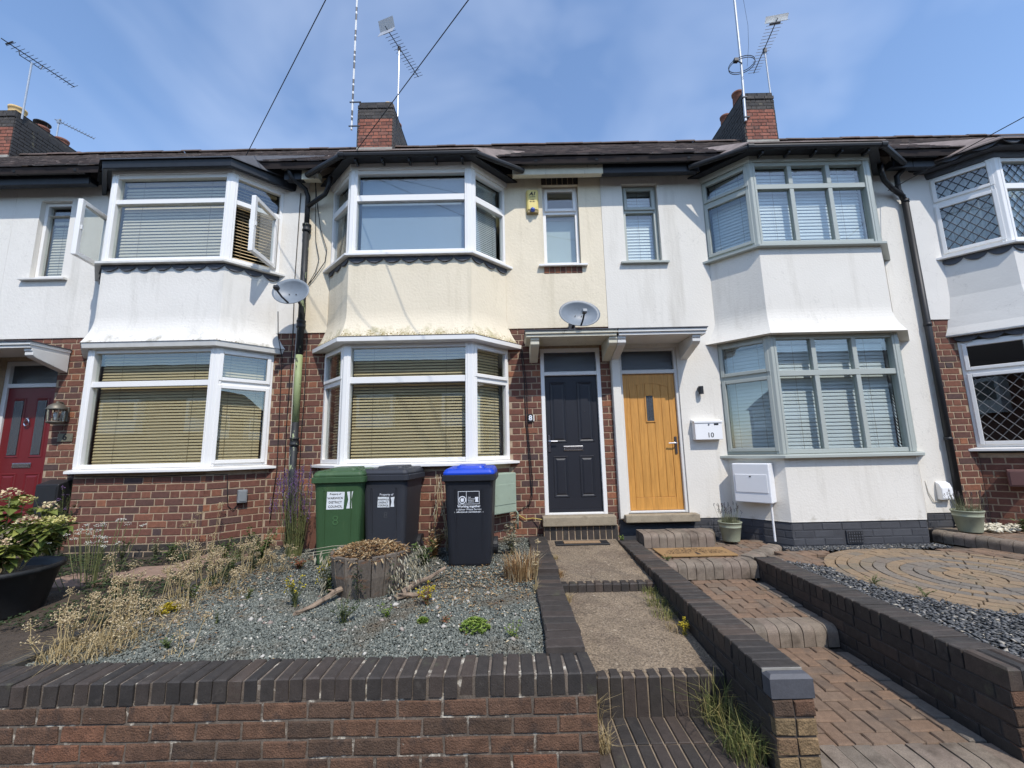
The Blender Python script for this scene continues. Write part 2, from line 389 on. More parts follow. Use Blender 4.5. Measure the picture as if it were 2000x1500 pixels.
class MB:
    """collects shapes; build() links them as ONE mesh object"""

    def __init__(self):
        self.v, self.f = [], []

    def add(self, vs, fs):
        o = len(self.v)
        self.v.extend([tuple(p) for p in vs])
        self.f.extend([tuple(i + o for i in q) for q in fs])
        return self

    def box(self, x0, x1, y0, y1, z0, z1, T=None):
        vs = [(x0, y0, z0), (x1, y0, z0), (x1, y1, z0), (x0, y1, z0), (x0, y0, z1), (x1, y0, z1), (x1, y1, z1), (x0, y1, z1)]
        if T:
            vs = [T(*p) for p in vs]
        return self.add(vs, [(0, 3, 2, 1), (4, 5, 6, 7), (0, 1, 5, 4), (1, 2, 6, 5), (2, 3, 7, 6), (3, 0, 4, 7)])

    def prism(self, poly, z0, z1, T=None):
        """poly: 2D points counter-clockwise seen from above"""
        n = len(poly)
        vs = [(x, y, z0) for x, y in poly] + [(x, y, z1) for x, y in poly]
        if T:
            vs = [T(*p) for p in vs]
        fs = [tuple(range(n))[::-1], tuple(range(n, 2 * n))] + [(i, (i + 1) % n, n + (i + 1) % n, n + i) for i in range(n)]
        return self.add(vs, fs)

    def extrude_yz(self, poly, x0, x1):
        """poly of (y, z) swept along x"""
        n = len(poly)
        vs = [(x0, y, z) for y, z in poly] + [(x1, y, z) for y, z in poly]
        fs = [tuple(range(n)), tuple(range(n, 2 * n))[::-1]] + [(i, n + i, n + (i + 1) % n, (i + 1) % n) for i in range(n)]
        return self.add(vs, fs)

    def tube(self, pts, r, n=8, r1=None, cap=True):
        pts = [Vector(p) for p in pts]
        rs = [r if r1 is None else r + (r1 - r) * i / (len(pts) - 1) for i in range(len(pts))]
        vs, fs = [], []
        up = Vector((0, 0, 1))
        d0 = (pts[1] - pts[0]).normalized()
        a = d0.cross(up)
        if a.length < 1e-3:
            a = d0.cross(Vector((0, 1, 0)))
        a.normalize()
        for i, p in enumerate(pts):
            d = (pts[min(i + 1, len(pts) - 1)] - pts[max(i - 1, 0)]).normalized()
            a = (a - d * a.dot(d)).normalized()
            b = d.cross(a)
            for k in range(n):
                t = 2 * math.pi * k / n
                vs.append(p + (a * math.cos(t) + b * math.sin(t)) * rs[i])
        for i in range(len(pts) - 1):
            for k in range(n):
                fs.append((i * n + k, i * n + (k + 1) % n, (i + 1) * n + (k + 1) % n, (i + 1) * n + k))
        if cap:
            fs.append(tuple(range(n))[::-1])
            fs.append(tuple(range((len(pts) - 1) * n, len(pts) * n)))
        return self.add(vs, fs)

    def lathe(self, prof, c, n=24, T=None):
        """prof: (r, z) from bottom to top"""
        vs, fs = [], []
        for r, z in prof:
            for k in range(n):
                t = 2 * math.pi * k / n
                vs.append((c[0] + r * math.cos(t), c[1] + r * math.sin(t), c[2] + z))
        if T:
            vs = [T(*p) for p in vs]
        for i in range(len(prof) - 1):
            for k in range(n):
                fs.append((i * n + k, i * n + (k + 1) % n, (i + 1) * n + (k + 1) % n, (i + 1) * n + k))
        return self.add(vs, fs)

    def leaf(self, p, d, w, up=None, fold=0.25, curl=0.0):
        """a folded leaf: p base, d vector to the tip, w width"""
        p, d = Vector(p), Vector(d)
        up = Vector(up) if up else Vector((random.uniform(-.4, .4), random.uniform(-.4, .4), 1))
        s = d.cross(up)
        if s.length < 1e-5:
            s = d.cross(Vector((1, 0.3, 0)))
        s.normalize()
        nrm = s.cross(d).normalized()
        m = p + d * 0.45
        tip = p + d - nrm * (curl * d.length)
        a, b = m + s * w / 2 + nrm * (fold * w), m - s * w / 2 + nrm * (fold * w)
        return self.add([p, a, tip, b, m], [(0, 4, 1), (1, 4, 2), (0, 3, 4), (3, 2, 4)])

    def ball(self, c, r, squash=1.0):
        """small 6-vertex pip"""
        x, y, z = c
        return self.add([(x + r, y, z), (x, y + r, z), (x - r, y, z), (x, y - r, z), (x, y, z + r * squash), (x, y, z - r * squash)],
                        [(0, 1, 4), (1, 2, 4), (2, 3, 4), (3, 0, 4), (1, 0, 5), (2, 1, 5), (3, 2, 5), (0, 3, 5)])

    def mesh(self, name, mat, smooth=False):
        me = bpy.data.meshes.new(name)
        me.from_pydata(self.v, [], self.f)
        if mat:
            me.materials.append(mat)
        if smooth:
            me.polygons.foreach_set('use_smooth', [True] * len(me.polygons))
        me.update()
        return me

    def build(self, name, mat, parent=None, smooth=False, bevel=0.0, seg=1):
        o = link(name, self.mesh(name, mat, smooth), parent)
        if bevel:
            m = o.modifiers.new('bevel', 'BEVEL')
            m.width, m.segments, m.limit_method, m.angle_limit = bevel, seg, 'ANGLE', R_(40)
        return o


def link(name, data, parent=None):
    o = bpy.data.objects.new(name, data)
    C.objects.link(o)
    if parent is not None:
        o.parent = parent
    return o


def empty(name, loc=(0, 0, 0), parent=None):
    """things stand on an Empty; world-built parts are parented with its inverse so that they stay in place"""
    o = bpy.data.objects.new(name, None)
    o.empty_display_size = 0.1
    o.location = loc
    C.objects.link(o)
    if parent is not None:
        o.parent = parent
    return o


def adopt(parent, *objs):
    """parent objects that were modelled in world coordinates to an Empty standing elsewhere"""
    inv = Matrix.Translation(-Vector(parent.location)) if not parent.rotation_euler.z else (Matrix.Translation(parent.location) @ parent.rotation_euler.to_matrix().to_4x4()).inverted()
    for o in objs:
        o.parent = parent
        o.matrix_parent_inverse = inv


def tag(o, label, cat, group=None):
    o['label'], o['category'] = label, cat
    if group:
        o['group'] = group
    return o


def kind(o, k):
    o['kind'] = k
    return o


def thing(name, label, cat, loc=(0, 0, 0), group=None):
    return tag(empty(name, loc), label, cat, group)


def part(parent, mb, name, mat, **k):
    """a part modelled in world coordinates below a thing that stands at the origin or elsewhere"""
    o = mb.build(name, mat, None, **k)
    if parent.type == 'EMPTY' and tuple(parent.location) != (0, 0, 0):
        adopt(parent, o)
    else:
        o.parent = parent
    return o


def text_part(parent, s, size, loc, mat, rotz=0.0, align='CENTER', name='lettering', tilt=math.pi / 2, shear=0.0, ext=0.0015, bold=0.0):
    cu = bpy.data.curves.new('t', 'FONT')
    cu.body, cu.size, cu.align_x, cu.align_y, cu.extrude, cu.shear, cu.offset = s, size, align, 'CENTER', ext, shear, bold
    cu.resolution_u = 3
    tmp = bpy.data.objects.new('t', cu)
    C.objects.link(tmp)
    bpy.context.view_layer.update()
    me = bpy.data.meshes.new_from_object(tmp.evaluated_get(bpy.context.evaluated_depsgraph_get()))
    bpy.data.objects.remove(tmp)
    mtx = Matrix.Translation(loc) @ Euler((tilt, 0, rotz)).to_matrix().to_4x4()
    me.transform(mtx)
    me.materials.clear()
    me.materials.append(mat)
    o = link(name, me)
    if parent.type == 'EMPTY' and tuple(parent.location) != (0, 0, 0):
        adopt(parent, o)
    else:
        o.parent = parent
    return o


# ------------------------------------------------------------------ bricks
def brick_mesh(name, L, H, D, mat, ch=0.004, jit=0.0025):
    """front face at y=0 looking to -y, body to +D; chamfered, slightly uneven arrises"""
    def j():
        return random.uniform(-jit, jit)
    x, z = L / 2, H / 2
    rim = [(-x + j(), ch, -z + j()), (x + j(), ch, -z + j()), (x + j(), ch, z + j()), (-x + j(), ch, z + j())]
    fr = [(-x + ch + j(), j() * .6, -z + ch + j()), (x - ch + j(), j() * .6, -z + ch + j()), (x - ch + j(), j() * .6, z - ch + j()), (-x + ch + j(), j() * .6, z - ch + j())]
    bk = [(-x, D, -z), (x, D, -z), (x, D, z), (-x, D, z)]
    me = bpy.data.meshes.new(name)
    fs = [(4, 5, 6, 7)] + [(a, (a + 1) % 4, 4 + (a + 1) % 4, 4 + a) for a in range(4)] + [(8 + a, 8 + (a + 1) % 4, (a + 1) % 4, a) for a in range(4)] + [(11, 10, 9, 8)]
    me.from_pydata(rim + fr + bk, [], fs)
    me.materials.append(mat)
    me.update()
    return me


BRK = {}


def brick_set(key, mat, L, H, D=0.06, ch=0.004, jit=0.0025, n=6):
    BRK[key] = ([brick_mesh('brick', L, H, D, mat, ch, jit) for _ in range(n)], L)


CO, BH = 0.0915, 0.0775          # course height, brick height
SL, HL, JN = 0.231, 0.109, 0.0142
for k, m in (('house', M_brick), ('wall', M_brick_wall), ('blue', M_blue), ('plinth', M_plinth), ('buff', M_brick_buff)):
    jj = 0.004 if k in ('wall', 'buff') else 0.0022
    brick_set(k + 'S', m, SL, BH, jit=jj, ch=0.005 if k == 'wall' else 0.004)
    brick_set(k + 'H', m, HL, BH, jit=jj, ch=0.005 if k == 'wall' else 0.004)


def put(name, me, parent, loc, rot=(0, 0, 0), scale=(1, 1, 1)):
    o = bpy.data.objects.new(name, me)
    o.location, o.rotation_euler, o.scale = loc, rot, scale
    o.parent = parent
    C.objects.link(o)
    return o


def lay(parent, key, A, B, z0, courses, n0=0, holes=(), bond='flemish', proud=0.0, origin=0.0, name='brick'):
    """lay brick objects along the line A->B (left to right seen from outside); returns how many"""
    A, B = Vector((A[0], A[1])), Vector((B[0], B[1]))
    u = (B - A)
    L = u.length
    u /= L
    nrm = Vector((u.y, -u.x))
    ang = math.atan2(u.y, u.x)
    cnt = 0
    for c in range(courses):
        zc = z0 + CO * (c + n0) + BH / 2
        per = (SL + HL + 2 * JN) if bond == 'flemish' else SL + JN
        off = origin + (per / 2 if (c + n0) % 2 else 0.0) + random.uniform(-.008, .008)
        pos = -off - per
        i = 0
        while pos < L:
            ln = (SL if i % 2 == 0 else HL) if bond == 'flemish' else SL
            i += 1
            a, b = max(pos, 0.002), min(pos + ln, L - 0.002)
            pos += ln + JN
            if b - a < 0.03:
                continue
            mid = (a + b) / 2
            if any(h[0] < mid < h[1] and h[2] < zc < h[3] for h in holes):
                continue
            hdr = (b - a) < 0.15
            ms, bl = BRK[key + ('H' if hdr else 'S')]
            p = A + u * mid + nrm * (proud + random.uniform(-0.0015, 0.002))
            put(name, random.choice(ms), parent, (p.x, p.y, zc + random.uniform(-.0012, .0012)), (0, 0, ang + random.uniform(-.003, .003)), ((b - a) / bl, 1, 1))
            cnt += 1
    return cnt


def wall_slab(x0, x1, z0, z1, yf, yb, holes):
    """a wall with rectangular openings, reveals included; holes (x0,x1,z0,z1)"""
    xs = sorted({x0, x1, *[min(max(h[i], x0), x1) for h in holes for i in (0, 1)]})
    zs = sorted({z0, z1, *[min(max(h[i], z0), z1) for h in holes for i in (2, 3)]})
    solid = {}
    for i in range(len(xs) - 1):
        for k in range(len(zs) - 1):
            cx, cz = (xs[i] + xs[i + 1]) / 2, (zs[k] + zs[k + 1]) / 2
            solid[i, k] = not any(h[0] < cx < h[1] and h[2] < cz < h[3] for h in holes)
    mb = MB()
    for (i, k), s in solid.items():
        if not s:
            continue
        a, b, c, d = xs[i], xs[i + 1], zs[k], zs[k + 1]
        mb.add([(a, yf, c), (b, yf, c), (b, yf, d), (a, yf, d)], [(0, 1, 2, 3)])
        mb.add([(a, yb, c), (b, yb, c), (b, yb, d), (a, yb, d)], [(3, 2, 1, 0)])
        if not solid.get((i - 1, k), False):
            mb.add([(a, yf, c), (a, yf, d), (a, yb, d), (a, yb, c)], [(0, 1, 2, 3)])
        if not solid.get((i + 1, k), False):
            mb.add([(b, yf, c), (b, yb, c), (b, yb, d), (b, yf, d)], [(0, 1, 2, 3)])
        if not solid.get((i, k - 1), False):
            mb.add([(a, yf, c), (a, yb, c), (b, yb, c), (b, yf, c)], [(0, 1, 2, 3)])
        if not solid.get((i, k + 1), False):
            mb.add([(a, yf, d), (b, yf, d), (b, yb, d), (a, yb, d)], [(0, 1, 2, 3)])
    return mb

# ================================================================== THE SETTING: ground
WY, BY, HF, HW = 6.0, 5.5, 0.85, 1.335       # wall plane, bay front, bay half widths (front, at the wall)
X4, X6, X8, X10, X12, X14 = -12.6, -7.607, -3.075, 1.447, 6.10, 10.7   # party lines


def gz(y):                                    # gravel level in front of the houses
    return 0.345 + 0.022 * (y - 2.5)


g = MB().add([(-300, -300, -0.42), (300, -300, -0.42), (300, 300, -0.42), (-300, 300, -0.42)], [(0, 1, 2, 3)])
kind(g.build('ground', M_tarmac), 'structure')
g = MB().box(-30, 30, -1.2, 2.52, -0.40, -0.235)
kind(g.build('pavement', M_tarmac), 'structure')


def hedge_sheet(name, x0, x1, y0, y1, zf, mat, n=12):
    mb = MB()
    k = n + 1
    vs = []
    for j in range(k):
        for i in range(k):
            x, y = x0 + (x1 - x0) * i / n, y0 + (y1 - y0) * j / n
            vs.append((x, y, zf(x, y)))
    fs = [(j * k + i, j * k + i + 1, (j + 1) * k + i + 1, (j + 1) * k + i) for j in range(n) for i in range(n)]
    mb.add(vs, fs)
    # skirt
    lo = -0.35
    ring = [i for i in range(k)] + [j * k + n for j in range(1, k)] + [n * k + i for i in range(n - 1, -1, -1)] + [j * k for j in range(n - 1, 0, -1)]
    base = len(vs)
    mb.v.extend([(vs[i][0], vs[i][1], lo) for i in ring])
    m = len(ring)
    mb.f.extend([(ring[i], base + i, base + (i + 1) % m, ring[(i + 1) % m]) for i in range(m)])
    return kind(mb.build(name, mat), 'structure')


hedge_sheet('gravel_bed', -3.03, 0.22, 2.66, 5.98, lambda x, y: gz(y) - 0.006, M_gravelbed)
hedge_sheet('garden_soil', -12.0, -3.12, 2.66, 6.0, lambda x, y: 0.33 + 0.016 * (y - 2.5) + 0.02 * math.sin(x * 5) * math.sin(y * 4), M_soil, 30)
hedge_sheet('border_soil', 6.12, 11.0, 5.62, 6.0, lambda x, y: 0.455 + 0.01 * math.sin(x * 7), M_soil, 12)

# ================================================================== HOUSES


def outline(cx, off):
    return [Vector((cx - HW - off * 1.414, WY)), Vector((cx - HF - off * .414, BY - off)), Vector((cx + HF + off * .414, BY - off)), Vector((cx + HW + off * 1.414, WY))]


def bay_loft(cx, prof, inner=-0.12):
    mb = MB()
    if len(prof) > 6:                         # belled-out apron: a smooth sweep
        zb, zt, o0 = prof[0][0], prof[-1][0], prof[1][1]
        zs = [zb + (zt - zb) * (k / 26) ** 1.3 for k in range(27)]
        prof = [(z, o0 * max(0.0, 1 - (z - zb) / .40) ** 2.0) for z in zs]
    rings = [[(p.x, p.y, z) for p in outline(cx, o)] for z, o in prof]
    zi0, zi1 = prof[0][0], prof[-1][0]
    inn = outline(cx, inner)
    rings = [[(p.x, p.y, zi0) for p in inn]] + rings + [[(p.x, p.y, zi1) for p in inn]]
    for r in rings:
        mb.v.extend(r)
    for k in range(len(rings) - 1):
        for i in range(3):
            a = k * 4 + i
            mb.f.append((a, a + 1, a + 5, a + 4))
    k = len(rings) - 1
    for i in range(3):
        mb.f.append((k * 4 + i, k * 4 + i + 1, i + 1, i))
    n = len(rings)
    mb.f.append(tuple(i * 4 for i in range(n))[::-1])
    mb.f.append(tuple(i * 4 + 3 for i in range(n)))
    return mb


def seg_T(A, B):
    u = (B - A)
    L = u.length
    u = u / L
    n = Vector((u.y, -u.x))
    return L, (lambda a, d, z: (A.x + u.x * a + n.x * d, A.y + u.y * a + n.y * d, z))


def window_unit(fr, A, B, z0, z1, zt, style, panes, sashes, fw=0.055, th=0.075, cols=3, d0=0.0):
    """frame bars into fr; panes and sashes get lists of MB"""
    L, T = seg_T(A, B)

    def bar(a, b, c, d, o=0.0, i=th, m=fr):
        m.box(a, b, d0 + o, d0 - i, c, d, T)

    def pane(a, b, c, d, dep=-0.04):
        panes.append(MB().box(a - .006, b + .006, d0 + dep, d0 + dep - 0.006, c - .006, d + .006, T))

    def sash(a, b, c, d):
        w, m = 0.048, MB()
        bar(a, a + w, c, d, 0.022, 0.03, m)
        bar(b - w, b, c, d, 0.022, 0.03, m)
        bar(a + w, b - w, c, c + w, 0.0215, 0.03, m)
        bar(a + w, b - w, d - w, d, 0.0215, 0.03, m)
        sashes.append(m)
        pane(a + w, b - w, c + w, d - w, -0.01)

    bar(0, fw, z0, z1)
    bar(L - fw, L, z0, z1)
    bar(fw, L - fw, z0, z0 + fw, -.0015)
    bar(fw, L - fw, z1 - fw, z1, -.0015)
    ta, tb = zt
    bar(fw, L - fw, ta, tb, -.001)
    lo, hi = (z0 + fw, ta), (tb, z1 - fw)
    if style == 'fixed':
        pane(fw, L - fw, *lo)
        pane(fw, L - fw, *hi)
    elif style == 'topsash':
        pane(fw, L - fw, *lo)
        sash(fw - .02, L - fw + .02, hi[0] - .02, hi[1] + .02)
    elif style == 'sash2':
        sash(fw - .02, L - fw + .02, lo[0] - .02, lo[1] + .01)
        sash(fw - .02, L - fw + .02, hi[0] - .01, hi[1] + .02)
    elif style == 'lowopen':
        pane(fw, L - fw, *hi)
    elif style == 'grid':
        w = 0.062
        step = (L - 2 * fw - w * (cols - 1)) / cols
        for c in range(cols):
            a = fw + c * (step + w)
            pane(a, a + step, *lo)
            pane(a, a + step, *hi)
            if c < cols - 1:
                bar(a + step, a + step + w, z0 + fw, ta, -.003)
                bar(a + step, a + step + w, tb, z1 - fw, -.003)


def corner_post(mb, P, u1, n1, u2, n2, z0, z1, w=0.085, o=0.014):
    bis = (n1 + n2)
    k = o / (1 + n1.dot(n2))
    poly = [P + u1 * w + n1 * o, P + bis * k, P + u2 * w + n2 * o, P + u2 * w - n2 * .085, P - bis * .06, P + u1 * w - n1 * .085]
    mb.prism([(p.x, p.y) for p in poly], z0, z1)


def bay_window(house, cx, z0, z1, zt, styles, fm, label, sill_mat, sill_off=0.085, wide_front=None, post_w=0.085, name='bay_window'):
    pts = outline(cx, 0)
    fr, panes, sashes = MB(), [], []
    for i, st in enumerate(styles):
        window_unit(fr, pts[i], pts[i + 1], z0, z1, zt, st, panes, sashes)
    for ci, sgn in ((1, -1), (2, 1)):
        u1 = Vector((1, 0)) if ci == 1 else Vector((-1, 0))
        other = pts[0] if ci == 1 else pts[3]
        u2 = (other - pts[ci]).normalized()
        n2 = Vector((u2.y, -u2.x)) if ci == 2 else Vector((-u2.y, u2.x))
        corner_post(fr, pts[ci], u1, Vector((0, -1)), u2, n2, z0 - .003, z1 + .003, post_w)
        # raised rib of the corner post
        for uu, nn in ((u1, Vector((0, -1))), (u2, n2)):
            c = pts[ci] + uu * (post_w * .55) + nn * .014
            q = [c - uu * .006 - nn * .006, c + uu * .006 - nn * .006, c + uu * .006 + nn * .006, c - uu * .006 + nn * .006]
            fr.prism([(p.x, p.y) for p in q], z0, z1)
    w = part(house, fr, name, fm, bevel=0.004)
    w['label'] = label
    for p in panes:
        p.build('pane', M_glass, w)
    for s in sashes:
        s.build('sash', fm, w, bevel=0.006, seg=2)
    sl = bay_loft(cx, [(z0 - 0.055, sill_off), (z0 - 0.05, sill_off + .004), (z0 - 0.022, sill_off + .004), (z0 - 0.004, 0.0)], inner=-0.10)
    sl.build('sill', sill_mat, w)
    return w


def scallops(cx, zt, parent, off=0.012, r=0.12, drop=0.062, mat=None, segs=(0, 1, 2)):
    """dressed lead flashing with a scalloped lower edge"""
    pts = outline(cx, off)
    for i in segs:
        L, T = seg_T(pts[i], pts[i + 1])
        n = max(2, round(L / (2 * r)))
        w = L / n
        top, bot = [], []
        N = n * 10
        for k in range(N + 1):
            a = L * k / N
            ph = (a % w) / w
            z = zt - 0.028 - drop * math.sin(math.pi * ph) ** 0.7 - random.uniform(0, .004)
            top.append(T(a, 0.0, zt))
            bot.append(T(a, 0.014 * math.sin(math.pi * ph) + .002, z))
        back_t = [T(L * k / N, -0.006, zt) for k in range(N + 1)]
        back_b = [T(L * k / N, -0.004, p[2]) for k, p in enumerate(bot)]
        mb = MB()
        mb.v = top + bot + back_t + back_b
        m = N + 1
        for k in range(N):
            mb.f += [(k, m + k, m + k + 1, k + 1), (2 * m + k, 2 * m + k + 1, 3 * m + k + 1, 3 * m + k), (m + k, 3 * m + k, 3 * m + k + 1, m + k + 1), (k, k + 1, 2 * m + k + 1, 2 * m + k)]
        mb.build('scalloped_flashing', mat or M_lead, parent)


def blind(A, B, z0, z1, pitch, sw, tilt, mat, label, group, d=-0.14, m0=0.08, m1=0.08, cat='blind'):
    """venetian blind: every slat its own object"""
    L, T = seg_T(A, B)
    ln = L - m0 - m1
    u = (B - A).normalized()
    ang = math.atan2(u.y, u.x)
    base = T(m0 + ln / 2, d, z0)
    root = thing('venetian_blind', label, cat, base, group)
    root.rotation_euler.z = ang
    c, s = math.cos(tilt), math.sin(tilt)
    prof = [(-sw / 2, -.0015), (0, 0.0022), (sw / 2, -.0015)]
    vs = []
    for x in (-ln / 2, ln / 2):
        for th in (0.0, 0.0024):
            for y, z in prof:
                vs.append((x, y * c - (z + th) * s, y * s + (z + th) * c))
    fs = [(0, 6, 7, 1), (1, 7, 8, 2), (3, 4, 10, 9), (4, 5, 11, 10), (0, 3, 9, 6), (2, 8, 11, 5), (0, 1, 4, 3), (1, 2, 5, 4), (6, 9, 10, 7), (7, 10, 11, 8)]
    me = bpy.data.meshes.new('slat')
    me.from_pydata(vs, [], fs)
    me.materials.append(mat)
    n = int((z1 - z0 - 0.05) / pitch)
    for k in range(n):
        put('slat', me, root, (0, 0, 0.03 + k * pitch), (random.uniform(-.02, .02), random.uniform(-.0012, .0012), 0))
    MB().box(-ln / 2, ln / 2, -.02, .02, z1 - z0 - .045, z1 - z0).build('headrail', mat, root)
    MB().box(-ln / 2, ln / 2, -.016, .016, 0, .014).build('bottom_rail', mat, root)
    for f in (-.32, .32) if ln > .5 else (0,):
        MB().tube([(ln * f, -sw * .5 - .004, 0), (ln * f, -sw * .5 - .004, z1 - z0)], .0018, 5).build('ladder_cord', M_cord, root)
    return root


ZRI, YRI, ZEA, YEA = 9.11, 9.50, 5.875, 5.60


def roof_z(y):
    return ZEA + (y - YEA) * (ZRI - ZEA) / (YRI - YEA)


def main_roof(house, x0, x1, dish=0.0):
    sl = math.hypot(YRI - YEA, ZRI - ZEA)
    uy, uz = (YRI - YEA) / sl, (ZRI - ZEA) / sl
    ny, nz_ = -uz, uy
    mb = MB()
    mb.add([(x0, YEA, ZEA - .02), (x1, YEA, ZEA - .02), (x1, YRI, ZRI - .02), (x0, YRI, ZRI - .02),
            (x0, YEA + .03, ZEA - .10), (x1, YEA + .03, ZEA - .10), (x1, YRI, ZRI - .12), (x0, YRI, ZRI - .12),
            (x0, YRI + 4.0, ZEA), (x1, YRI + 4.0, ZEA)],
           [(0, 1, 2, 3), (4, 7, 6, 5), (0, 4, 5, 1), (3, 2, 9, 8), (0, 3, 7, 4), (1, 5, 6, 2)])
    r = part(house, mb, 'roof', M_roof_base)
    tl = MB()
    rows = int(sl / 0.1)
    tw = 0.165
    for k in range(rows):
        s0 = k * 0.1 - 0.02
        xo = x0 - (tw / 2 if k % 2 else 0)
        n = int((x1 - xo) / tw) + 1
        for i in range(n):
            a, b = max(xo + i * tw + .002, x0), min(xo + (i + 1) * tw - .002, x1)
            if b - a < .03:
                continue
            l0, l1 = random.uniform(.012, .026), 0.0
            ds = random.uniform(-.006, .006)
            sa, sb = s0 + ds, s0 + .16
            th = .014
            P = lambda x, s, h: (x, YEA + uy * s + ny * h, ZEA + uz * s + nz_ * h)
            tl.add([P(a, sa, l0), P(b, sa, l0 + random.uniform(-.004, .004)), P(b, sb, l1), P(a, sb, l1), P(a, sa, l0 - th), P(b, sa, l0 - th)],
                   [(0, 1, 2, 3), (0, 4, 5, 1), (0, 3, 4), (1, 5, 2)])
    kind(tl.build('tile', M_tile, r), 'stuff')
    # ridge tiles, one by one
    prof = [(0.115 * math.cos(t), 0.085 * math.sin(t)) for t in [math.pi * k / 8 for k in range(9)]]
    rm = MB()
    vs = [(x, y, z) for x in (-.232, .232) for y, z in prof] + [(x, y * .82, z * .82) for x in (-.232, .232) for y, z in prof]
    fs = [(k, k + 1, 10 + k, 9 + k) for k in range(8)] + [(18 + k, 27 + k, 28 + k, 19 + k) for k in range(8)] + [(k, 18 + k, 19 + k, k + 1) for k in range(8)] + [(9 + k, 10 + k, 28 + k, 27 + k) for k in range(8)]
    rm.add(vs, fs)
    me = rm.mesh('ridge_tile', M_ridge)
    n = int((x1 - x0) / 0.45)
    st = (x1 - x0) / n
    for i in range(n):
        put('ridge_tile', me, r, (x0 + st * (i + .5), YRI, ZRI - .02 + random.uniform(-.012, .012)), (random.uniform(-.03, .03), random.uniform(-.015, .015), random.uniform(-.01, .01)))
    return r


def eaves(house, x0, x1, cx, mat, gm=None, gz_=5.828):
    """soffit box, fascia and gutter between the bay and the party lines"""
    spans = [(x0, cx - HW - .12), (cx + HW + .12, x1)] if cx is not None else [(x0, x1)]
    for a, b in spans:
        f = part(house, MB().box(a + .002, b - .002, 5.745, 5.87, 5.70, 5.80), 'soffit', mat, bevel=.004)
        MB().box(a + .002, b - .002, 5.725, 5.744, 5.665, 5.87).build('fascia', mat, f, bevel=.004)
        MB().tube([(a, 5.665, gz_), (b, 5.665, gz_)], 0.05, 12).build('gutter', gm or M_gutter, f)
        x = a + .35
        while x < b:
            MB().tube([(x - .02, 5.665, gz_), (x + .02, 5.665, gz_)], 0.056, 12).build('gutter_joint', gm or M_gutter, f)
            x += .9


def bay_top(house, cx, board_mat, style, zb=5.62):
    """head board, gutter or fascia, and the small roof over the bay"""
    part(house, bay_loft(cx, [(zb, 0.02), (zb + .035, 0.03), (zb + .085, 0.035), (zb + .09, 0.03)], inner=-.12), 'bay_head_board', board_mat)
    off = .20 if style != 'fascia' else .13
    sf = bay_loft(cx, [(zb + .09, off - .05), (zb + .115, off - .05)], inner=-.1)
    f = part(house, sf, 'bay_soffit', M_dark if style != 'lead' else M_lead)
    if style == 'gutter':
        pts = outline(cx, off)
        zg = zb + .095
        mb = MB()
        mb.tube([(pts[0].x, WY - .28, zg + .01), (pts[1].x, pts[1].y, zg), (pts[2].x, pts[2].y, zg), (pts[3].x, WY - .28, zg + .01)], .040, 10)
        for i in (1, 2):
            mb.tube([(pts[i].x - .04, pts[i].y, zg), (pts[i].x + .04, pts[i].y, zg)], .047, 10)
        mb.build('gutter', M_gutter, f)
        for k in range(5):
            x = pts[1].x + (pts[2].x - pts[1].x) * (k + .5) / 5
            MB().box(x - .014, x + .014, pts[1].y + .02, pts[1].y + .14, zg - .075, zg - .03).build('gutter_bracket', M_gutter, f)
    elif style == 'fascia':
        bay_loft(cx, [(zb + .02, off - .01), (zb + .03, off), (zb + .15, off + .015), (zb + .165, off + .015)], inner=off - .05).build('fascia_board', M_dark, f)
    else:
        scallops(cx, zb + .20, f, off=.20, r=.16, drop=.09, mat=M_lead)
        bay_loft(cx, [(zb + .10, .12), (zb + .20, .19)], inner=.02).build('lead_apron', M_lead, f)
    o = outline(cx, off + .04)
    zt = zb + .15
    inner = [(cx - HW - .35, 6.5), (cx - HF - .1, 6.5), (cx + HF + .1, 6.5), (cx + HW + .35, 6.5)]
    mb = MB()
    mb.v = [(p.x, min(p.y, 5.95), zt) for p in o] + [(x, y, roof_z(y) + .03) for x, y in inner] + [(p.x, min(p.y, 5.95), zt - .02) for p in o]
    for i in range(3):
        mb.f += [(i, i + 1, 5 + i, 4 + i), (8 + i, 9 + i, 1 + i, i)]
    part(house, mb, 'bay_roof', M_lead if style == 'fascia' else M_tile)


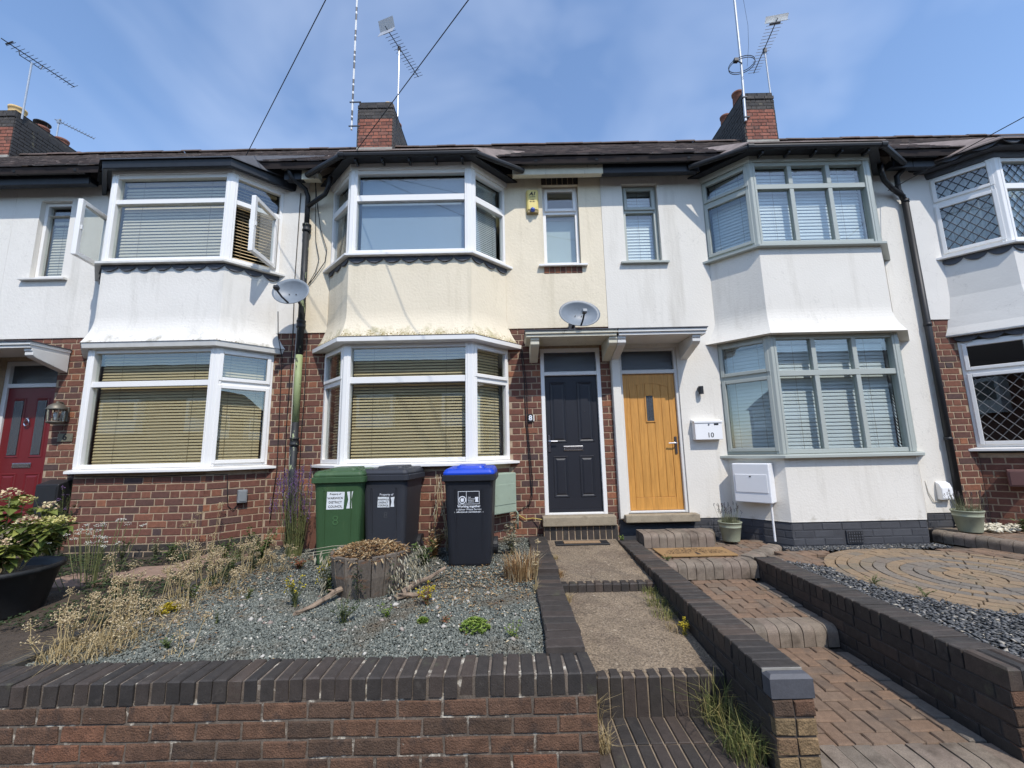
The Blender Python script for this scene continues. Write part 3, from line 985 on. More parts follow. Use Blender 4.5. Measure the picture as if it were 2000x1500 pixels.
def chimney(house, x0, x1, y0, y1, zt, label, pots):
    zb = roof_z(y0) - .25
    e = MB().box(x0 + .006, x1 - .006, y0 + .006, y1 - .006, zb, zt - .18)
    ch = part(house, e, 'chimney', M_mortar_d)
    ch['label'] = label
    n = int((zt - .18 - zb) / CO)
    zs = zt - .18 - n * CO
    mk = brick_set_cached('chim', M_chim)
    # front face, brick by brick; the top courses are dark blue bricks
    for (key, c0, c1) in (('chimD', n - 3, n), ('chim', 0, n - 3)):
        lay(ch, key, (x0, y0), (x1, y0), zs, c1 - c0, n0=c0, bond='flemish', origin=.04)
    # alternating dark bricks under the band
    # flanks as one piece of real brickwork
    fl = MB()
    for c in range(n):
        z = zs + c * CO
        yy = y0 + .01 - (.12 if c % 2 else 0)
        while yy < y1:
            a, b = max(yy, y0 + .012), min(yy + SL, y1)
            yy += SL + JN
            if b - a < .03:
                continue
            for sx in (x0, x1):
                d = random.uniform(-.003, .003)
                fl.box(sx - .03 + d, sx + .03 + d, a, b, z, z + BH)
    kind(fl.build('flank_brickwork', M_chim_dark, ch), 'stuff')
    # corbelled head
    for (z, o) in ((zt - .18, .022), (zt - .09, .0)):
        pts = [((x0 - o, y0 - o), (x1 + o, y0 - o))]
        lay(ch, 'chimD', (x0 - o, y0 - o), (x1 + o, y0 - o), z, 1, bond='stretcher', origin=random.uniform(0, .2))
        MB().box(x0 - o + .01, x1 + o - .01, y0 - o + .012, y1 + o, z - .008, z + BH + .003).build('head_course', M_chim_dark, ch)
    fl = MB()
    fl.add([(x0, y0, zt - .005), (x1, y0, zt - .005), (x1, y1, zt - .005), (x0, y1, zt - .005), (x0 + .12, y0 + .12, zt + .05), (x1 - .12, y0 + .12, zt + .05), (x1 - .12, y1 - .12, zt + .05), (x0 + .12, y1 - .12, zt + .05)],
           [(0, 1, 5, 4), (1, 2, 6, 5), (2, 3, 7, 6), (3, 0, 4, 7), (4, 5, 6, 7)])
    fl.build('flaunching', M_lead_pale, ch)
    for (px, py, r, h, m, cowl) in pots:
        p = MB().lathe([(r * 1.05, 0), (r, .05), (r * .93, h - .06), (r * 1.06, h - .05), (r * 1.08, h), (r * .8, h), (r * .78, h - .2), (0.001, h - .2)], (px, py, zt), 18).build('chimney_pot', m, ch, smooth=True)
        if cowl:
            MB().lathe([(.03, 0), (r * 1.15, 0.01), (r * 1.15, .03), (.03, .05)], (px, py, zt + h + .1), 18).build('cowl', M_black, p)
            MB().tube([(px - r, py, zt + h - .02), (px - r, py, zt + h + .12)], .008, 5).tube([(px + r, py, zt + h - .02), (px + r, py, zt + h + .12)], .008, 5).build('cowl_leg', M_black, p)
    MB().box(x0 - .015, x1 + .015, y0 - .02, y0 + .2, roof_z(y0) - .12, roof_z(y0) + .07).build('flashing', M_lead_pale, ch)
    return ch


def brick_set_cached(key, mat):
    if 'chimS' not in BRK:
        for k, m in (('chim', M_chim), ('chimD', M_chim_dark)):
            brick_set(k + 'S', m, SL, BH, jit=.004)
            brick_set(k + 'H', m, HL, BH, jit=.004)


def rooms(house, x0, x1, mat_up=None):
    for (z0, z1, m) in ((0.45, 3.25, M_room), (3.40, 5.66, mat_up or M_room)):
        mb = MB()
        a, b, y0, y1 = x0 + .12, x1 - .12, 6.16, 8.6
        mb.add([(a, y0, z0), (b, y0, z0), (b, y1, z0), (a, y1, z0), (a, y0, z1), (b, y0, z1), (b, y1, z1), (a, y1, z1)],
               [(0, 1, 2, 3), (7, 6, 5, 4), (1, 5, 6, 2), (2, 6, 7, 3), (3, 7, 4, 0)])
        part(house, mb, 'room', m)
    part(house, MB().box(x0 + .02, x1 - .02, 6.16, 13.4, 3.26, 3.39), 'floor', M_room)


def bracket(x0, x1, zt=3.09):
    return MB().extrude_yz([(5.50, zt), (5.50, zt - .035), (5.515, zt - .04), (5.515, zt - .09), (5.56, zt - .12), (5.985, zt - .25), (5.985, zt)], x0, x1)


def canopy(house, x0, x1, mat, bx, label=None):
    mb = MB()
    mb.box(x0, x1, 5.455, 5.99, 3.13, 3.172)
    mb.box(x0 + .012, x1 - .012, 5.475, 5.99, 3.09, 3.131)
    c = part(house, mb, 'canopy', mat, bevel=.004)
    MB().box(x0 - .01, x1 + .01, 5.44, 5.99, 3.1725, 3.184).build('felt', M_lead, c)
    for b in bx:
        bracket(*b).build('bracket', mat, c, bevel=.004)
    return c


# ---------- doors
def door_frame(house, x0, x1, z0, z1, mat, yf=6.0, fw=0.05, zt=2.66, tr=0.06):
    mb = MB()
    mb.box(x0, x0 + fw, yf, yf + .11, z0, z1)
    mb.box(x1 - fw, x1, yf, yf + .11, z0, z1)
    mb.box(x0 + fw, x1 - fw, yf + .002, yf + .11, z1 - fw, z1)
    mb.box(x0 + fw, x1 - fw, yf + .001, yf + .11, zt, zt + tr)
    mb.box(x0 + fw, x1 - fw, yf + .002, yf + .11, z0, z0 + .03)
    f = part(house, mb, 'door_frame', mat, bevel=.005)
    MB().box(x0 + fw - .005, x1 - fw + .005, yf + .05, yf + .058, zt + tr - .005, z1 - fw + .005).build('fanlight_pane', M_glass_obs, f)
    return f


def raised_panel(door, x0, x1, z0, z1, y, mat, name='panel'):
    """moulded panel: sunk edge and raised field"""
    mb = MB()
    def fr(a, yy):
        return [(x0 + a, yy, z0 + a), (x1 - a, yy, z0 + a), (x1 - a, yy, z1 - a), (x0 + a, yy, z1 - a)]
    rings = [fr(0, y - .001), fr(.008, y - .009), fr(.022, y - .007), fr(.034, y + .002 - .004), fr(.055, y - .010), fr(.06, y - .0105)]
    for r in rings:
        mb.v.extend(r)
    for k in range(len(rings) - 1):
        for i in range(4):
            mb.f.append((k * 4 + i, k * 4 + (i + 1) % 4, k * 4 + 4 + (i + 1) % 4, k * 4 + 4 + i))
    k = (len(rings) - 1) * 4
    mb.f.append((k, k + 1, k + 2, k + 3))
    return mb.build(name, mat, door)


def lever(door, x, z, y, sgn, mat=None):
    mb = MB()
    mb.box(x - .016, x + .016, y - .012, y, z - .12, z + .12)
    mb.tube([(x, y - .01, z + .03), (x, y - .05, z + .03), (x + sgn * .02, y - .055, z + .03), (x + sgn * .115, y - .05, z + .028)], .009, 8)
    return mb.build('handle', mat or M_chrome, door, smooth=False)


def letterbox(door, x, z, y, w=.27):
    mb = MB().box(x - w / 2, x + w / 2, y - .01, y, z - .034, z + .034)
    o = mb.build('letterbox', M_chrome, door, bevel=.004, seg=2)
    MB().box(x - w / 2 + .012, x + w / 2 - .012, y - .017, y - .0102, z - .022, z + .02).build('flap', M_chrome, o, bevel=.004)
    return o


M_door_navy = pm('dark_navy_door', srgb(38, 39, 45), 0.42, 0.05, 8, 0.15, 90, stretch=(1, 1, .15))
M_door_red = pm('red_door', srgb(104, 28, 32), 0.4, 0.05, 8, 0.15, 90, stretch=(1, 1, .15))
M_oak = pm('oak_veneer', srgb(200, 145, 74), 0.45, 0.16, 7, 0.1, 50, stretch=(5, 5, .45), stains=[(srgb(176, 124, 62), 4.0, 0.5, 0.7, None, (16, 16, .8))])

CX6, CX8, CX10, CX12 = -4.79, -1.37, 4.345, 7.885
LOW, UP = (1.47, 3.05), (4.345, 5.62)


def shell(house, x0, x1, cx, up_mat, up_holes, low_holes, low_mat=M_mortar, low_z0=0.30, lowf=6.006, split=3.365):
    """upper rendered and lower brick wall, one piece on each side of the bay; returns the lower pieces"""
    spans = [(x0 + .0015, cx - HW + .01), (cx + HW - .01, x1 - .0015)] if cx is not None else [(x0 + .0015, x1 - .0015)]
    out = []
    for a, b in spans:
        inside = lambda hs: [h for h in hs if h[0] >= a and h[1] <= b]
        part(house, wall_slab(a, b, split, 5.86, 5.985, 6.15, inside(up_holes)), 'upper_wall', up_mat)
        out.append(part(house, wall_slab(a, b, low_z0, split - .002, lowf, 6.15, inside(low_holes)), 'ground_floor_wall', low_mat))
    return out


def small_window(house, x0, x1, z0, z1, zt, style, fm, sill_mat, y=6.05, sx=.09):
    fr, panes, sashes = MB(), [], []
    window_unit(fr, Vector((x0, y)), Vector((x1, y)), z0, z1, zt, style, panes, sashes, fw=.05)
    w = part(house, fr, 'window', fm, bevel=.004)
    for p in panes:
        p.build('pane', M_glass, w)
    for s in sashes:
        s.build('sash', fm, w, bevel=.006, seg=2)
    MB().extrude_yz([(5.92, z0 - .05), (5.92, z0 - .025), (6.05, z0 - .004), (6.05, z0 - .05)], x0 - sx, x1 + sx).build('sill', sill_mat, w)
    return w


# ------------------------------------------------------------------ number 8, cream
h8 = thing('terraced_house', 'cream rendered terraced house with the black front door', 'house', ((X8 + X10) / 2, 6, 0), 'terraced houses')
D8 = (0.43, 1.30, 0.70, 3.055)
SW8 = (0.54, 1.10, 4.355, 5.655)
w8 = shell(h8, X8, X10, CX8, M_render_c, [SW8], [D8])
b8 = part(h8, bay_loft(CX8, [(0.30, -.006), (1.416, -.006)]), 'bay_base_wall', M_mortar)
o8 = outline(CX8, 0)
lay(w8[0], 'house', (X8, WY), (o8[0].x, WY), 0.36, 33, origin=.1)
lay(w8[1], 'house', (o8[3].x, WY), (.43, WY), 0.36, 33, origin=.21)
lay(w8[1], 'house', (.43, WY), (1.30, WY), 0.36, 3, n0=30, origin=.05)
lay(w8[1], 'house', (1.30, WY), (X10, WY), 0.36, 33, origin=.09)
lay(b8, 'house', o8[0], o8[1], 0.36, 11, n0=0, origin=.05)
lay(b8, 'house', o8[1], o8[2], 0.36, 11, origin=.12)
lay(b8, 'house', o8[2], o8[3], 0.36, 11, origin=.3)
part(h8, bay_loft(CX8, [(3.12, .105), (3.14, .108), (3.25, .075), (3.36, .05), (3.5, .028), (3.7, .008), (4.288, 0)]), 'bay_apron', M_render_c)
tr = part(h8, bay_loft(CX8, [(3.052, .125), (3.058, .138), (3.112, .140), (3.119, .11)]), 'canopy_trim', M_upvc)
bay_loft(CX8, [(3.1195, .112), (3.132, .118)], inner=.02).build('lead_strip', M_lead, tr)
bl = bay_window(h8, CX8, *LOW, (2.515, 2.60), ('topsash', 'fixed', 'topsash'), M_upvc, 'ground floor bay window with wooden venetian blinds', M_upvc, .09)
bu = bay_window(h8, CX8, *UP, (5.14, 5.235), ('fixed', 'fixed', 'fixed'), M_upvc, 'first floor bay window with a plain blind', M_upvc, .075)
scallops(CX8, UP[0] - .052, bu, off=.012, r=.115)
bay_top(h8, CX8, M_white_paint, 'gutter')
eaves(h8, X8, X10, CX8, M_cream_paint)
main_roof(h8, X8, X10)
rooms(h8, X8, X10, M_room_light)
sw = small_window(h8, .545, 1.095, 4.36, 5.65, (5.20, 5.265), 'topsash', M_upvc, M_upvc)
for (z, k) in ((5.668, 'blueH'), (4.212, 'houseH')):       # bare brick above and below the little window
    b = part(h8, MB().box(.53, 1.11, 5.984, 5.988, z - .005, z + .112), 'brick_lintel' if z > 5 else 'brick_sill', M_mortar)
    for i in range(7):
        put('brick', random.choice(BRK[k][0]), b, (.53 + .083 * (i + .5), 5.976, z + .053), (0, math.pi / 2, 0), (.98, 1, .88))
fr8 = door_frame(h8, .43, 1.30, .70, 3.055, M_upvc, 6.0, .055, 2.655, .055)
lf = part(h8, MB().box(.487, 1.243, 6.045, 6.09, .73, 2.654), 'front_door', M_door_navy, bevel=.004)
lf['label'] = 'dark navy four panelled front door with chrome letterbox'
for (a, b, c, d) in ((.555, .785, 1.69, 2.56), (.945, 1.175, 1.69, 2.56), (.575, .785, .93, 1.50), (.945, 1.155, .93, 1.50)):
    raised_panel(lf, a, b, c, d, 6.045, M_door_navy)
lever(lf, .525, 1.68, 6.045, 1)
letterbox(lf, .865, 1.605, 6.045, .28)
MB().box(.487, 1.243, 6.03, 6.0445, .735, .765).build('weather_bar', M_door_navy, lf)
MB().tube([(1.05, 6.04, 2.12), (1.05, 6.033, 2.12)], .006, 8).build('spyhole', M_chrome, lf)
st = part(h8, MB().box(.385, 1.375, 5.83, 6.10, .575, .70), 'door_step', M_stone, bevel=.012, seg=2)
sb = part(h8, MB().box(.40, 1.40, 5.885, 6.0, .33, .574), 'step_base', M_mortar)
for i in range(12):
    put('brick', random.choice(BRK['blueS'][0]), sb, (.40 + .0833 * (i + .5), 5.877, .465), (0, math.pi / 2, 0), (.92, 1, .9))
canopy(h8, .205, X10 - .002, M_cream_paint, ((.275, .39), (1.33, 1.444)))
chimney(h8, -3.62, -2.79, 9.2, 11.0, 10.19, 'red brick chimney stack with buff pots between the aerials',
        [(-3.4, 9.62, .12, .22, M_pot_buff, 0), (-3.0, 9.6, .125, .26, M_pot_buff, 0), (-3.4, 10.3, .13, .3, M_pot_buff, 0), (-3.0, 10.3, .13, .3, M_pot_red, 0)])

# ------------------------------------------------------------------ number 10, white
h10 = thing('terraced_house', 'white rendered terraced house with the oak front door', 'house', ((X10 + X12) / 2, 6, 0), 'terraced houses')
D10 = (1.57, 2.415, 0.70, 3.035)
SW10 = (1.78, 2.325, 4.375, 5.65)
part(h10, wall_slab(X10 + .0015, CX10 - HW + .01, .625, 5.86, 5.98, 6.15, [SW10, D10]), 'rendered_wall', M_render_w10)
part(h10, wall_slab(CX10 + HW - .01, X12 - .0015, .625, 5.86, 5.98, 6.15, []), 'rendered_wall', M_render_w10)
pl = part(h10, wall_slab(X10 + .0015, CX10 - HW + .01, .28, .623, 5.99, 6.15, []), 'plinth', M_plinth)
pl2 = part(h10, wall_slab(CX10 + HW - .01, X12 - .0015, .28, .623, 5.99, 6.15, []), 'plinth', M_plinth)
o10 = outline(CX10, -.004)
lay(pl, 'plinth', (X10 + .02, 5.985), (o10[0].x, 5.985), .345, 3, bond='stretcher', name='plinth_brick')
lay(pl2, 'plinth', (o10[3].x, 5.985), (X12 - .01, 5.985), .345, 3, bond='stretcher', name='plinth_brick')
pb = part(h10, bay_loft(CX10, [(.28, -.008), (.623, -.008)]), 'bay_plinth', M_plinth)
for i in range(3):
    lay(pb, 'plinth', o10[i], o10[i + 1], .345, 3, bond='stretcher', origin=.1 * i, holes=[(.62, .86, .36, .52)] if i == 1 else (), name='plinth_brick')
part(h10, bay_loft(CX10, [(.625, .006), (.64, .004), (1.418, .004)]), 'bay_base_wall', M_render_w10)
part(h10, bay_loft(CX10, [(3.055, .122), (3.075, .128), (3.2, .095), (3.4, .058), (3.65, .025), (3.95, .004), (4.304, 0)]), 'bay_apron', M_render_w10)
bl10 = bay_window(h10, CX10, 1.475, 3.05, (2.495, 2.57), ('sash2', 'grid', 'sash2'), M_sage, 'sage framed ground floor bay window with white blinds', M_sage, .085, post_w=.07)
bu10 = bay_window(h10, CX10, 4.36, 5.62, (5.205, 5.28), ('sash2', 'grid', 'sash2'), M_sage, 'sage framed first floor bay window with white blinds', M_sage, .07, post_w=.07)
bay_top(h10, CX10, M_sage, 'gutter')
eaves(h10, X10, X12, CX10, M_dark)
main_roof(h10, X10, X12)
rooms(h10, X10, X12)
small_window(h10, 1.785, 2.32, 4.38, 5.645, (5.20, 5.26), 'topsash', M_sage, M_sage)
part(h10, MB().box(X10 + .004, 1.568, 5.93, 5.979, .64, 3.0), 'pilaster', M_render_w10, bevel=.01, seg=2)
fr10 = door_frame(h10, 1.57, 2.415, .70, 3.035, M_white_paint, 6.0, .042, 2.655, .055)
ld = part(h10, MB().box(1.614, 2.371, 6.05, 6.09, .73, 2.654), 'front_door', M_oak, bevel=.003)
ld['label'] = 'oak plank front door with a small glazed square'
xa, xb, ya = 1.614, 2.371, 6.05
for (a, b, c, d) in ((xa, xa + .095, .735, 2.65), (xb - .095, xb, .735, 2.65), (xa + .0965, xb - .0965, .735, .905)):
    MB().box(a, b, ya - .012, ya, c, d).build('stile', M_oak, ld, bevel=.003)
arch = [(xb - .0965, 2.65), (xa + .0965, 2.65)]
for k in range(13):
    t = k / 12
    arch.append((xa + .0965 + (xb - xa - .193) * t, 2.46 + .055 * math.sin(math.pi * t)))
mb = MB()
n = len(arch)
mb.v = [(x, ya - .012, z) for x, z in arch] + [(x, ya, z) for x, z in arch]
mb.f = [tuple(range(n))] + [(i, n + i, n + (i + 1) % n, (i + 1) % n) for i in range(n)]
mb.build('arched_rail', M_oak, ld)
pw = (xb - xa - .193) / 5
for k in range(5):
    a = xa + .0965 + k * pw
    if k == 2:
        for zz in ((.908, 1.955), (2.345, 2.52)):
            MB().box(a + .003, a + pw - .003, ya - .007, ya, *zz).build('plank', M_oak, ld, bevel=.003)
    else:
        MB().box(a + .003, a + pw - .003, ya - .007, ya, .908, 2.515).build('plank', M_oak, ld, bevel=.003)
gx0, gx1 = xa + .0965 + 2 * pw - .012, xa + .0965 + 3 * pw + .012
mb = MB()
for (a, b, c, d) in ((gx0, gx0 + .018, 1.95, 2.35), (gx1 - .018, gx1, 1.95, 2.35), (gx0 + .018, gx1 - .018, 1.95, 1.968), (gx0 + .018, gx1 - .018, 2.332, 2.35)):
    mb.box(a, b, ya - .018, ya - .006, c, d)
gp = mb.build('glazing_bead', M_oak, ld, bevel=.002)
MB().box(gx0 + .016, gx1 - .016, ya - .012, ya - .008, 1.966, 2.334).build('pane', M_glass_obs, gp)
MB().box(gx0 + .018, gx1 - .018, ya - .0145, ya - .0125, 2.12, 2.128).box((gx0 + gx1) / 2 - .004, (gx0 + gx1) / 2 + .004, ya - .0148, ya - .0126, 1.97, 2.33).build('lead_came', M_lead, gp)
lever(ld, xb - .05, 1.62, ya - .012, -1)
part(h10, MB().box(1.50, 2.50, 5.84, 6.10, .60, .70), 'door_step', M_stone, bevel=.012, seg=2)
canopy(h10, X10 + .002, 2.645, M_white_paint, ((1.45, 1.562), (2.46, 2.57)))
chimney(h10, 5.88, 6.63, 9.2, 11.0, 10.24, 'red brick chimney stack with the tall silver pole',
        [(6.02, 9.6, .13, .36, M_pot_red, 0), (6.05, 10.3, .13, .3, M_pot_red, 0)])
ab = MB().box(4.09 + .07, 4.30 + .07, 5.488, 5.52, .36, .515)
ab = part(h10, ab, 'air_brick', M_plinth)
for r in range(4):
    for c in range(6):
        MB().box(4.178 + c * .031, 4.178 + c * .031 + .018, 5.480, 5.4895, .376 + r * .033, .376 + r * .033 + .018).build('vent_bar', M_plinth, ab) if (r + c) % 1 == 0 else None
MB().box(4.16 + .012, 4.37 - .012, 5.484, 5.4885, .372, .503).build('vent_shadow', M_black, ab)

# ------------------------------------------------------------------ number 6, white with brick
h6 = thing('terraced_house', 'white and brick terraced house with the red front door', 'house', ((X6 + X8) / 2, 6, 0), 'terraced houses')
D6 = (-7.45, -6.59, .70, 3.055)
SW6 = (-7.215, -6.735, 4.305, 5.565)
w6 = shell(h6, X6, X8, CX6, M_render_w6, [SW6], [D6])
b6 = part(h6, bay_loft(CX6, [(0.30, -.006), (1.416, -.006)]), 'bay_base_wall', M_mortar)
o6 = outline(CX6, 0)
lay(w6[0], 'house', (-6.59, WY), (o6[0].x, WY), .36, 33, origin=.03)
lay(w6[0], 'house', (-7.45, WY), (-6.59, WY), .36, 3, n0=30, origin=.03)
lay(w6[1], 'house', (o6[3].x, WY), (X8, WY), .36, 33, origin=.16)
for i in (1, 2):
    lay(b6, 'blue', o6[i], o6[i + 1], .36 - CO * .0, 2, bond='flemish', origin=.1, holes=[(.12, .38, .3, .44)] if i == 1 else ())
    lay(b6, 'house', o6[i], o6[i + 1], .36, 9, n0=2, origin=.08 * i)
mb = MB().box(o6[1].x + .13, o6[1].x + .36, 5.49, 5.55, .362, .44)
a6 = part(h6, mb, 'air_brick', M_blue)
for r in range(3):
    for c in range(7):
        MB().box(o6[1].x + .145 + c * .03, o6[1].x + .163 + c * .03, 5.4885, 5.4905, .372 + r * .023, .386 + r * .023).build('vent_hole', M_black, a6)
part(h6, bay_loft(CX6, [(3.125, .105), (3.14, .11), (3.24, .08), (3.36, .05), (3.5, .028), (3.7, .008), (4.243, 0)]), 'bay_apron', M_render_w6)
part(h6, bay_loft(CX6, [(3.05, .03), (3.055, .085), (3.12, .10), (3.1245, .09)]), 'canopy_trim', M_sillw)
bl6 = bay_window(h6, CX6, *LOW, (2.535, 2.61), ('sash2', 'fixed', 'sash2'), M_upvc, 'ground floor bay window with wooden blinds', M_upvc, .09, post_w=.075)
bu6 = bay_window(h6, CX6, 4.30, 5.62, (5.17, 5.24), ('lowopen', 'fixed', 'lowopen'), M_upvc, 'first floor bay window with two casements open', M_sillw, .075, post_w=.075)
scallops(CX6, 4.246, bu6, off=.012, r=.115)
bay_top(h6, CX6, M_upvc_old, 'fascia')
eaves(h6, X6, X8, CX6, M_dark)
main_roof(h6, X6, X8)
rooms(h6, X6, X8)
small_window(h6, -7.21, -6.74, 4.31, 5.56, (5.35, 5.352), 'fixed', M_upvc, M_sillw, sx=.11)


def open_sash(parent, hinge, free, z0, z1, fm):
    A, B = Vector(hinge), Vector(free)
    L, T = seg_T(A, B)
    m, w = MB(), .058
    for (a, b, c, d) in ((0, w, z0, z1), (L - w, L, z0, z1), (w, L - w, z0, z0 + w), (w, L - w, z1 - w, z1)):
        m.box(a, b, -.03, .03, c, d, T)
    s = m.build('open_casement', fm, parent, bevel=.006, seg=2)
    MB().box(w - .006, L - w + .006, -.006, .006, z0 + w - .006, z1 - w + .006, T).build('pane', M_glass, s)
    h = MB()
    h.box(L - .04, L - .02, .03, .05, (z0 + z1) / 2 - .06, (z0 + z1) / 2 + .06, T)
    p0, p1 = T(L - .03, .05, (z0 + z1) / 2), T(L - .16, .055, (z0 + z1) / 2 - .03)
    h.tube([p0, p1], .008, 6)
    h.box(L - .04, L - .02, -.05, -.03, (z0 + z1) / 2 - .03, (z0 + z1) / 2 + .03, T)
    h.build('casement_handle', M_upvc_old, s)
    return s


open_sash(bu6, (-5.985, 5.85), (-5.89, 5.33), 4.345, 5.16, M_upvc)
open_sash(bu6, (-3.51, 5.92), (-3.50, 5.33), 4.345, 5.16, M_upvc)
fr6 = door_frame(h6, -7.45, -6.60, .70, 3.05, M_upvc_old, 6.085, .06, 2.655, .06)
l6 = part(h6, MB().box(-7.388, -6.662, 6.11, 6.15, .73, 2.654), 'front_door', M_door_red, bevel=.004)
l6['label'] = 'red front door with two tall dark panes'
for (a, b) in ((-7.29, -7.10), (-6.95, -6.76)):
    p = raised_panel(l6, a, b, 1.64, 2.50, 6.11, M_door_red)
    MB().box(a + .03, b - .03, 6.098, 6.104, 1.68, 2.46).build('pane', M_glass_obs, p)
    raised_panel(l6, a - .02, b + .02, .86, 1.42, 6.11, M_door_red)
letterbox(l6, -7.025, 1.53, 6.11, .27)
mb = MB()
for k in range(18):
    t0, t1 = 2 * math.pi * k / 18, 2 * math.pi * (k + 1) / 18
    mb.tube([(-7.025 + .035 * math.cos(t0), 6.085, 2.14 + .05 * math.sin(t0)), (-7.025 + .035 * math.cos(t1), 6.085, 2.14 + .05 * math.sin(t1))], .009, 6)
mb.box(-7.045, -7.005, 6.085, 6.11, 2.17, 2.21)
mb.build('door_knocker', M_chrome, l6)
canopy(h6, -7.6, -6.42, M_white_paint, ((-6.54, -6.43), (-7.6, -7.49)))
part(h6, MB().box(-7.5, -6.55, 5.84, 6.10, .57, .70), 'door_step', M_stone, bevel=.012)

# ------------------------------------------------------------------ number 4 (roof, eaves and chimney show at the left edge)
h4 = thing('terraced_house', 'white terraced house cut off by the left edge of the photo', 'house', ((X4 + X6) / 2, 6, 0), 'terraced houses')
w4 = shell(h4, X4, X6, None, M_render_w6, [], [(-8.62, -7.765, .70, 3.055)])
part(h4, MB().box(-8.62, -7.765, 6.10, 6.14, .70, 3.055), 'front_door', M_dark)
canopy(h4, -8.79, -7.61, M_white_paint, ((-7.72, -7.613), (-8.78, -8.67)))
lay(w4[0], 'house', (-7.765, WY), (X6, WY), .36, 33, origin=.1)
eaves(h4, X4, X6, None, M_dark)
main_roof(h4, X4 - 4.0, X6)
chimney(h4, -12.95, -12.10, 9.2, 11.4, 10.17, 'dark brick chimney stack with a row of pots at the left edge',
        [(-12.32, 9.4, .16, .20, M_pot_buff, 0), (-12.32, 9.95, .15, .14, M_pot_red, 1), (-12.32, 10.45, .15, .18, M_pot_red, 0), (-12.32, 11.05, .15, .18, M_pot_red, 0)])

# ------------------------------------------------------------------ number 12 (left part of its bay shows)
h12 = thing('terraced_house', 'white and brick terraced house with diamond leaded windows', 'house', ((X12 + X14) / 2, 6, 0), 'terraced houses')
w12 = shell(h12, X12, X14, CX12, M_render_w12, [], [], split=3.37)
b12 = part(h12, bay_loft(CX12, [(0.30, -.006), (1.416, -.006)]), 'bay_base_wall', M_mortar)
o12 = outline(CX12, 0)
lay(w12[0], 'house', (X12, WY), (o12[0].x, WY), .36, 33, origin=.2)
lay(b12, 'house', o12[0], o12[1], .36, 11, origin=.13)
lay(b12, 'house', o12[1], (o12[1].x + .8, BY), .36, 11, origin=.0)
part(h12, bay_loft(CX12, [(3.10, .10), (3.12, .105), (3.24, .07), (3.4, .045), (3.7, .008), (4.288, 0)]), 'bay_apron', M_render_w12)
bl12 = bay_window(h12, CX12, 1.50, 3.02, (2.53, 2.60), ('sash2', 'sash2', 'sash2'), M_upvc, 'ground floor leaded bay window', M_upvc, .085)
bu12 = bay_window(h12, CX12, *UP, (5.14, 5.225), ('sash2', 'fixed', 'fixed'), M_upvc, 'first floor leaded bay window', M_upvc, .075)
scallops(CX12, UP[0] - .052, bu12, off=.012, r=.13, drop=.075)
scallops(CX12, 3.10, bl12, off=.03, r=.12, drop=.06)
bay_top(h12, CX12, M_lead, 'lead')
eaves(h12, X12, X14, CX12, M_dark)
main_roof(h12, X12, X14 + 4)
rooms(h12, X12, X14)
M_came_pale = pm('pale_lead_came', srgb(112, 114, 116), .5, .1, 9)


def lattice(parent, A, B, u0, u1, z0, z1, mat, d, step=.125):
    """diamond leading over one pane"""
    L, T = seg_T(A, B)
    mb = MB()
    w, h = u1 - u0, z1 - z0
    sl = 1.25
    for s in (1, -1):
        k = -20
        while k < 40:
            c = k * step
            k += 1
            pts = []
            # u = c + t, z = sl*t (or from the top)
            t0, t1 = max(0, -c), min(h / sl, w - c)
            if t1 - t0 < .01:
                continue
            a = (u0 + c + t0, z0 + sl * t0 if s > 0 else z1 - sl * t0)
            b = (u0 + c + t1, z0 + sl * t1 if s > 0 else z1 - sl * t1)
            mb.tube([T(a[0], d, a[1]), T(b[0], d, b[1])], .0055 if mat is M_lead else .004, 4)
    mb.build('lead_lattice', mat, parent)


for (w, z0, z1, zt, mt) in ((bu12, UP[0], UP[1], (5.14, 5.225), M_lead), (bl12, 1.50, 3.02, (2.53, 2.60), M_came_pale)):
    for i in (0, 1):
        L = (o12[i + 1] - o12[i]).length
        lattice(w, o12[i], o12[i + 1], .08, L - .08, z0 + .08, zt[0] - .03, mt, -.006 if (i == 0 or w is bl12) else -.034)
        if w is bu12:
            lattice(w, o12[i], o12[i + 1], .08, L - .08, zt[1] + .03, z1 - .08, mt, -.006 if i == 0 else -.034)

# ------------------------------------------------------------------ blinds and curtains behind the glass (things that hang in the rooms)
GB = 'venetian blinds behind the windows'
blind(o6[1], o6[2], 1.50, 3.02, .0405, .042, R_(60), M_blind_wood, 'wide wooden blind in the ground floor bay beside the wall lantern', GB)
blind(o6[2], o6[3], 1.50, 3.02, .0405, .042, R_(60), M_blind_wood, 'narrow wooden blind in the ground floor side window left of the downpipe', GB, m0=.1)
blind(o8[0], o8[1], 1.50, 3.02, .0405, .042, R_(54), M_blind_wood, 'narrow wooden blind in the side window right of the peeling downpipe', GB, m1=.1)
blind(o8[1], o8[2], 1.50, 3.02, .0405, .042, R_(54), M_blind_wood, 'wide wooden blind in the bay window above the wheelie bins', GB)
blind(o8[2], o8[3], 1.50, 3.02, .0405, .042, R_(54), M_blind_wood, 'narrow wooden blind in the side window nearest the black door', GB, m0=.1)
blind(o6[1], o6[2], 4.34, 5.58, .048, .054, R_(68), M_blind_grey, 'pale wide blind in the upper bay between two open casements', GB)
blind(o6[2], o6[3], 4.34, 5.58, .048, .046, R_(30), M_blind_wood, 'brown blind behind the right hand open casement', GB, m0=.1)
blind(Vector((-7.21, 6.05)), Vector((-6.74, 6.05)), 4.34, 5.3, .046, .052, R_(68), M_blind_grey, 'pale blind in the small window at the upper left', GB, d=-.12, m0=.06, m1=.06)
blind(o8[2], o8[3], 4.39, 5.58, .03, .032, R_(62), M_blind_white, 'white blind in the cream bay side window beside the alarm box', GB, m0=.1)
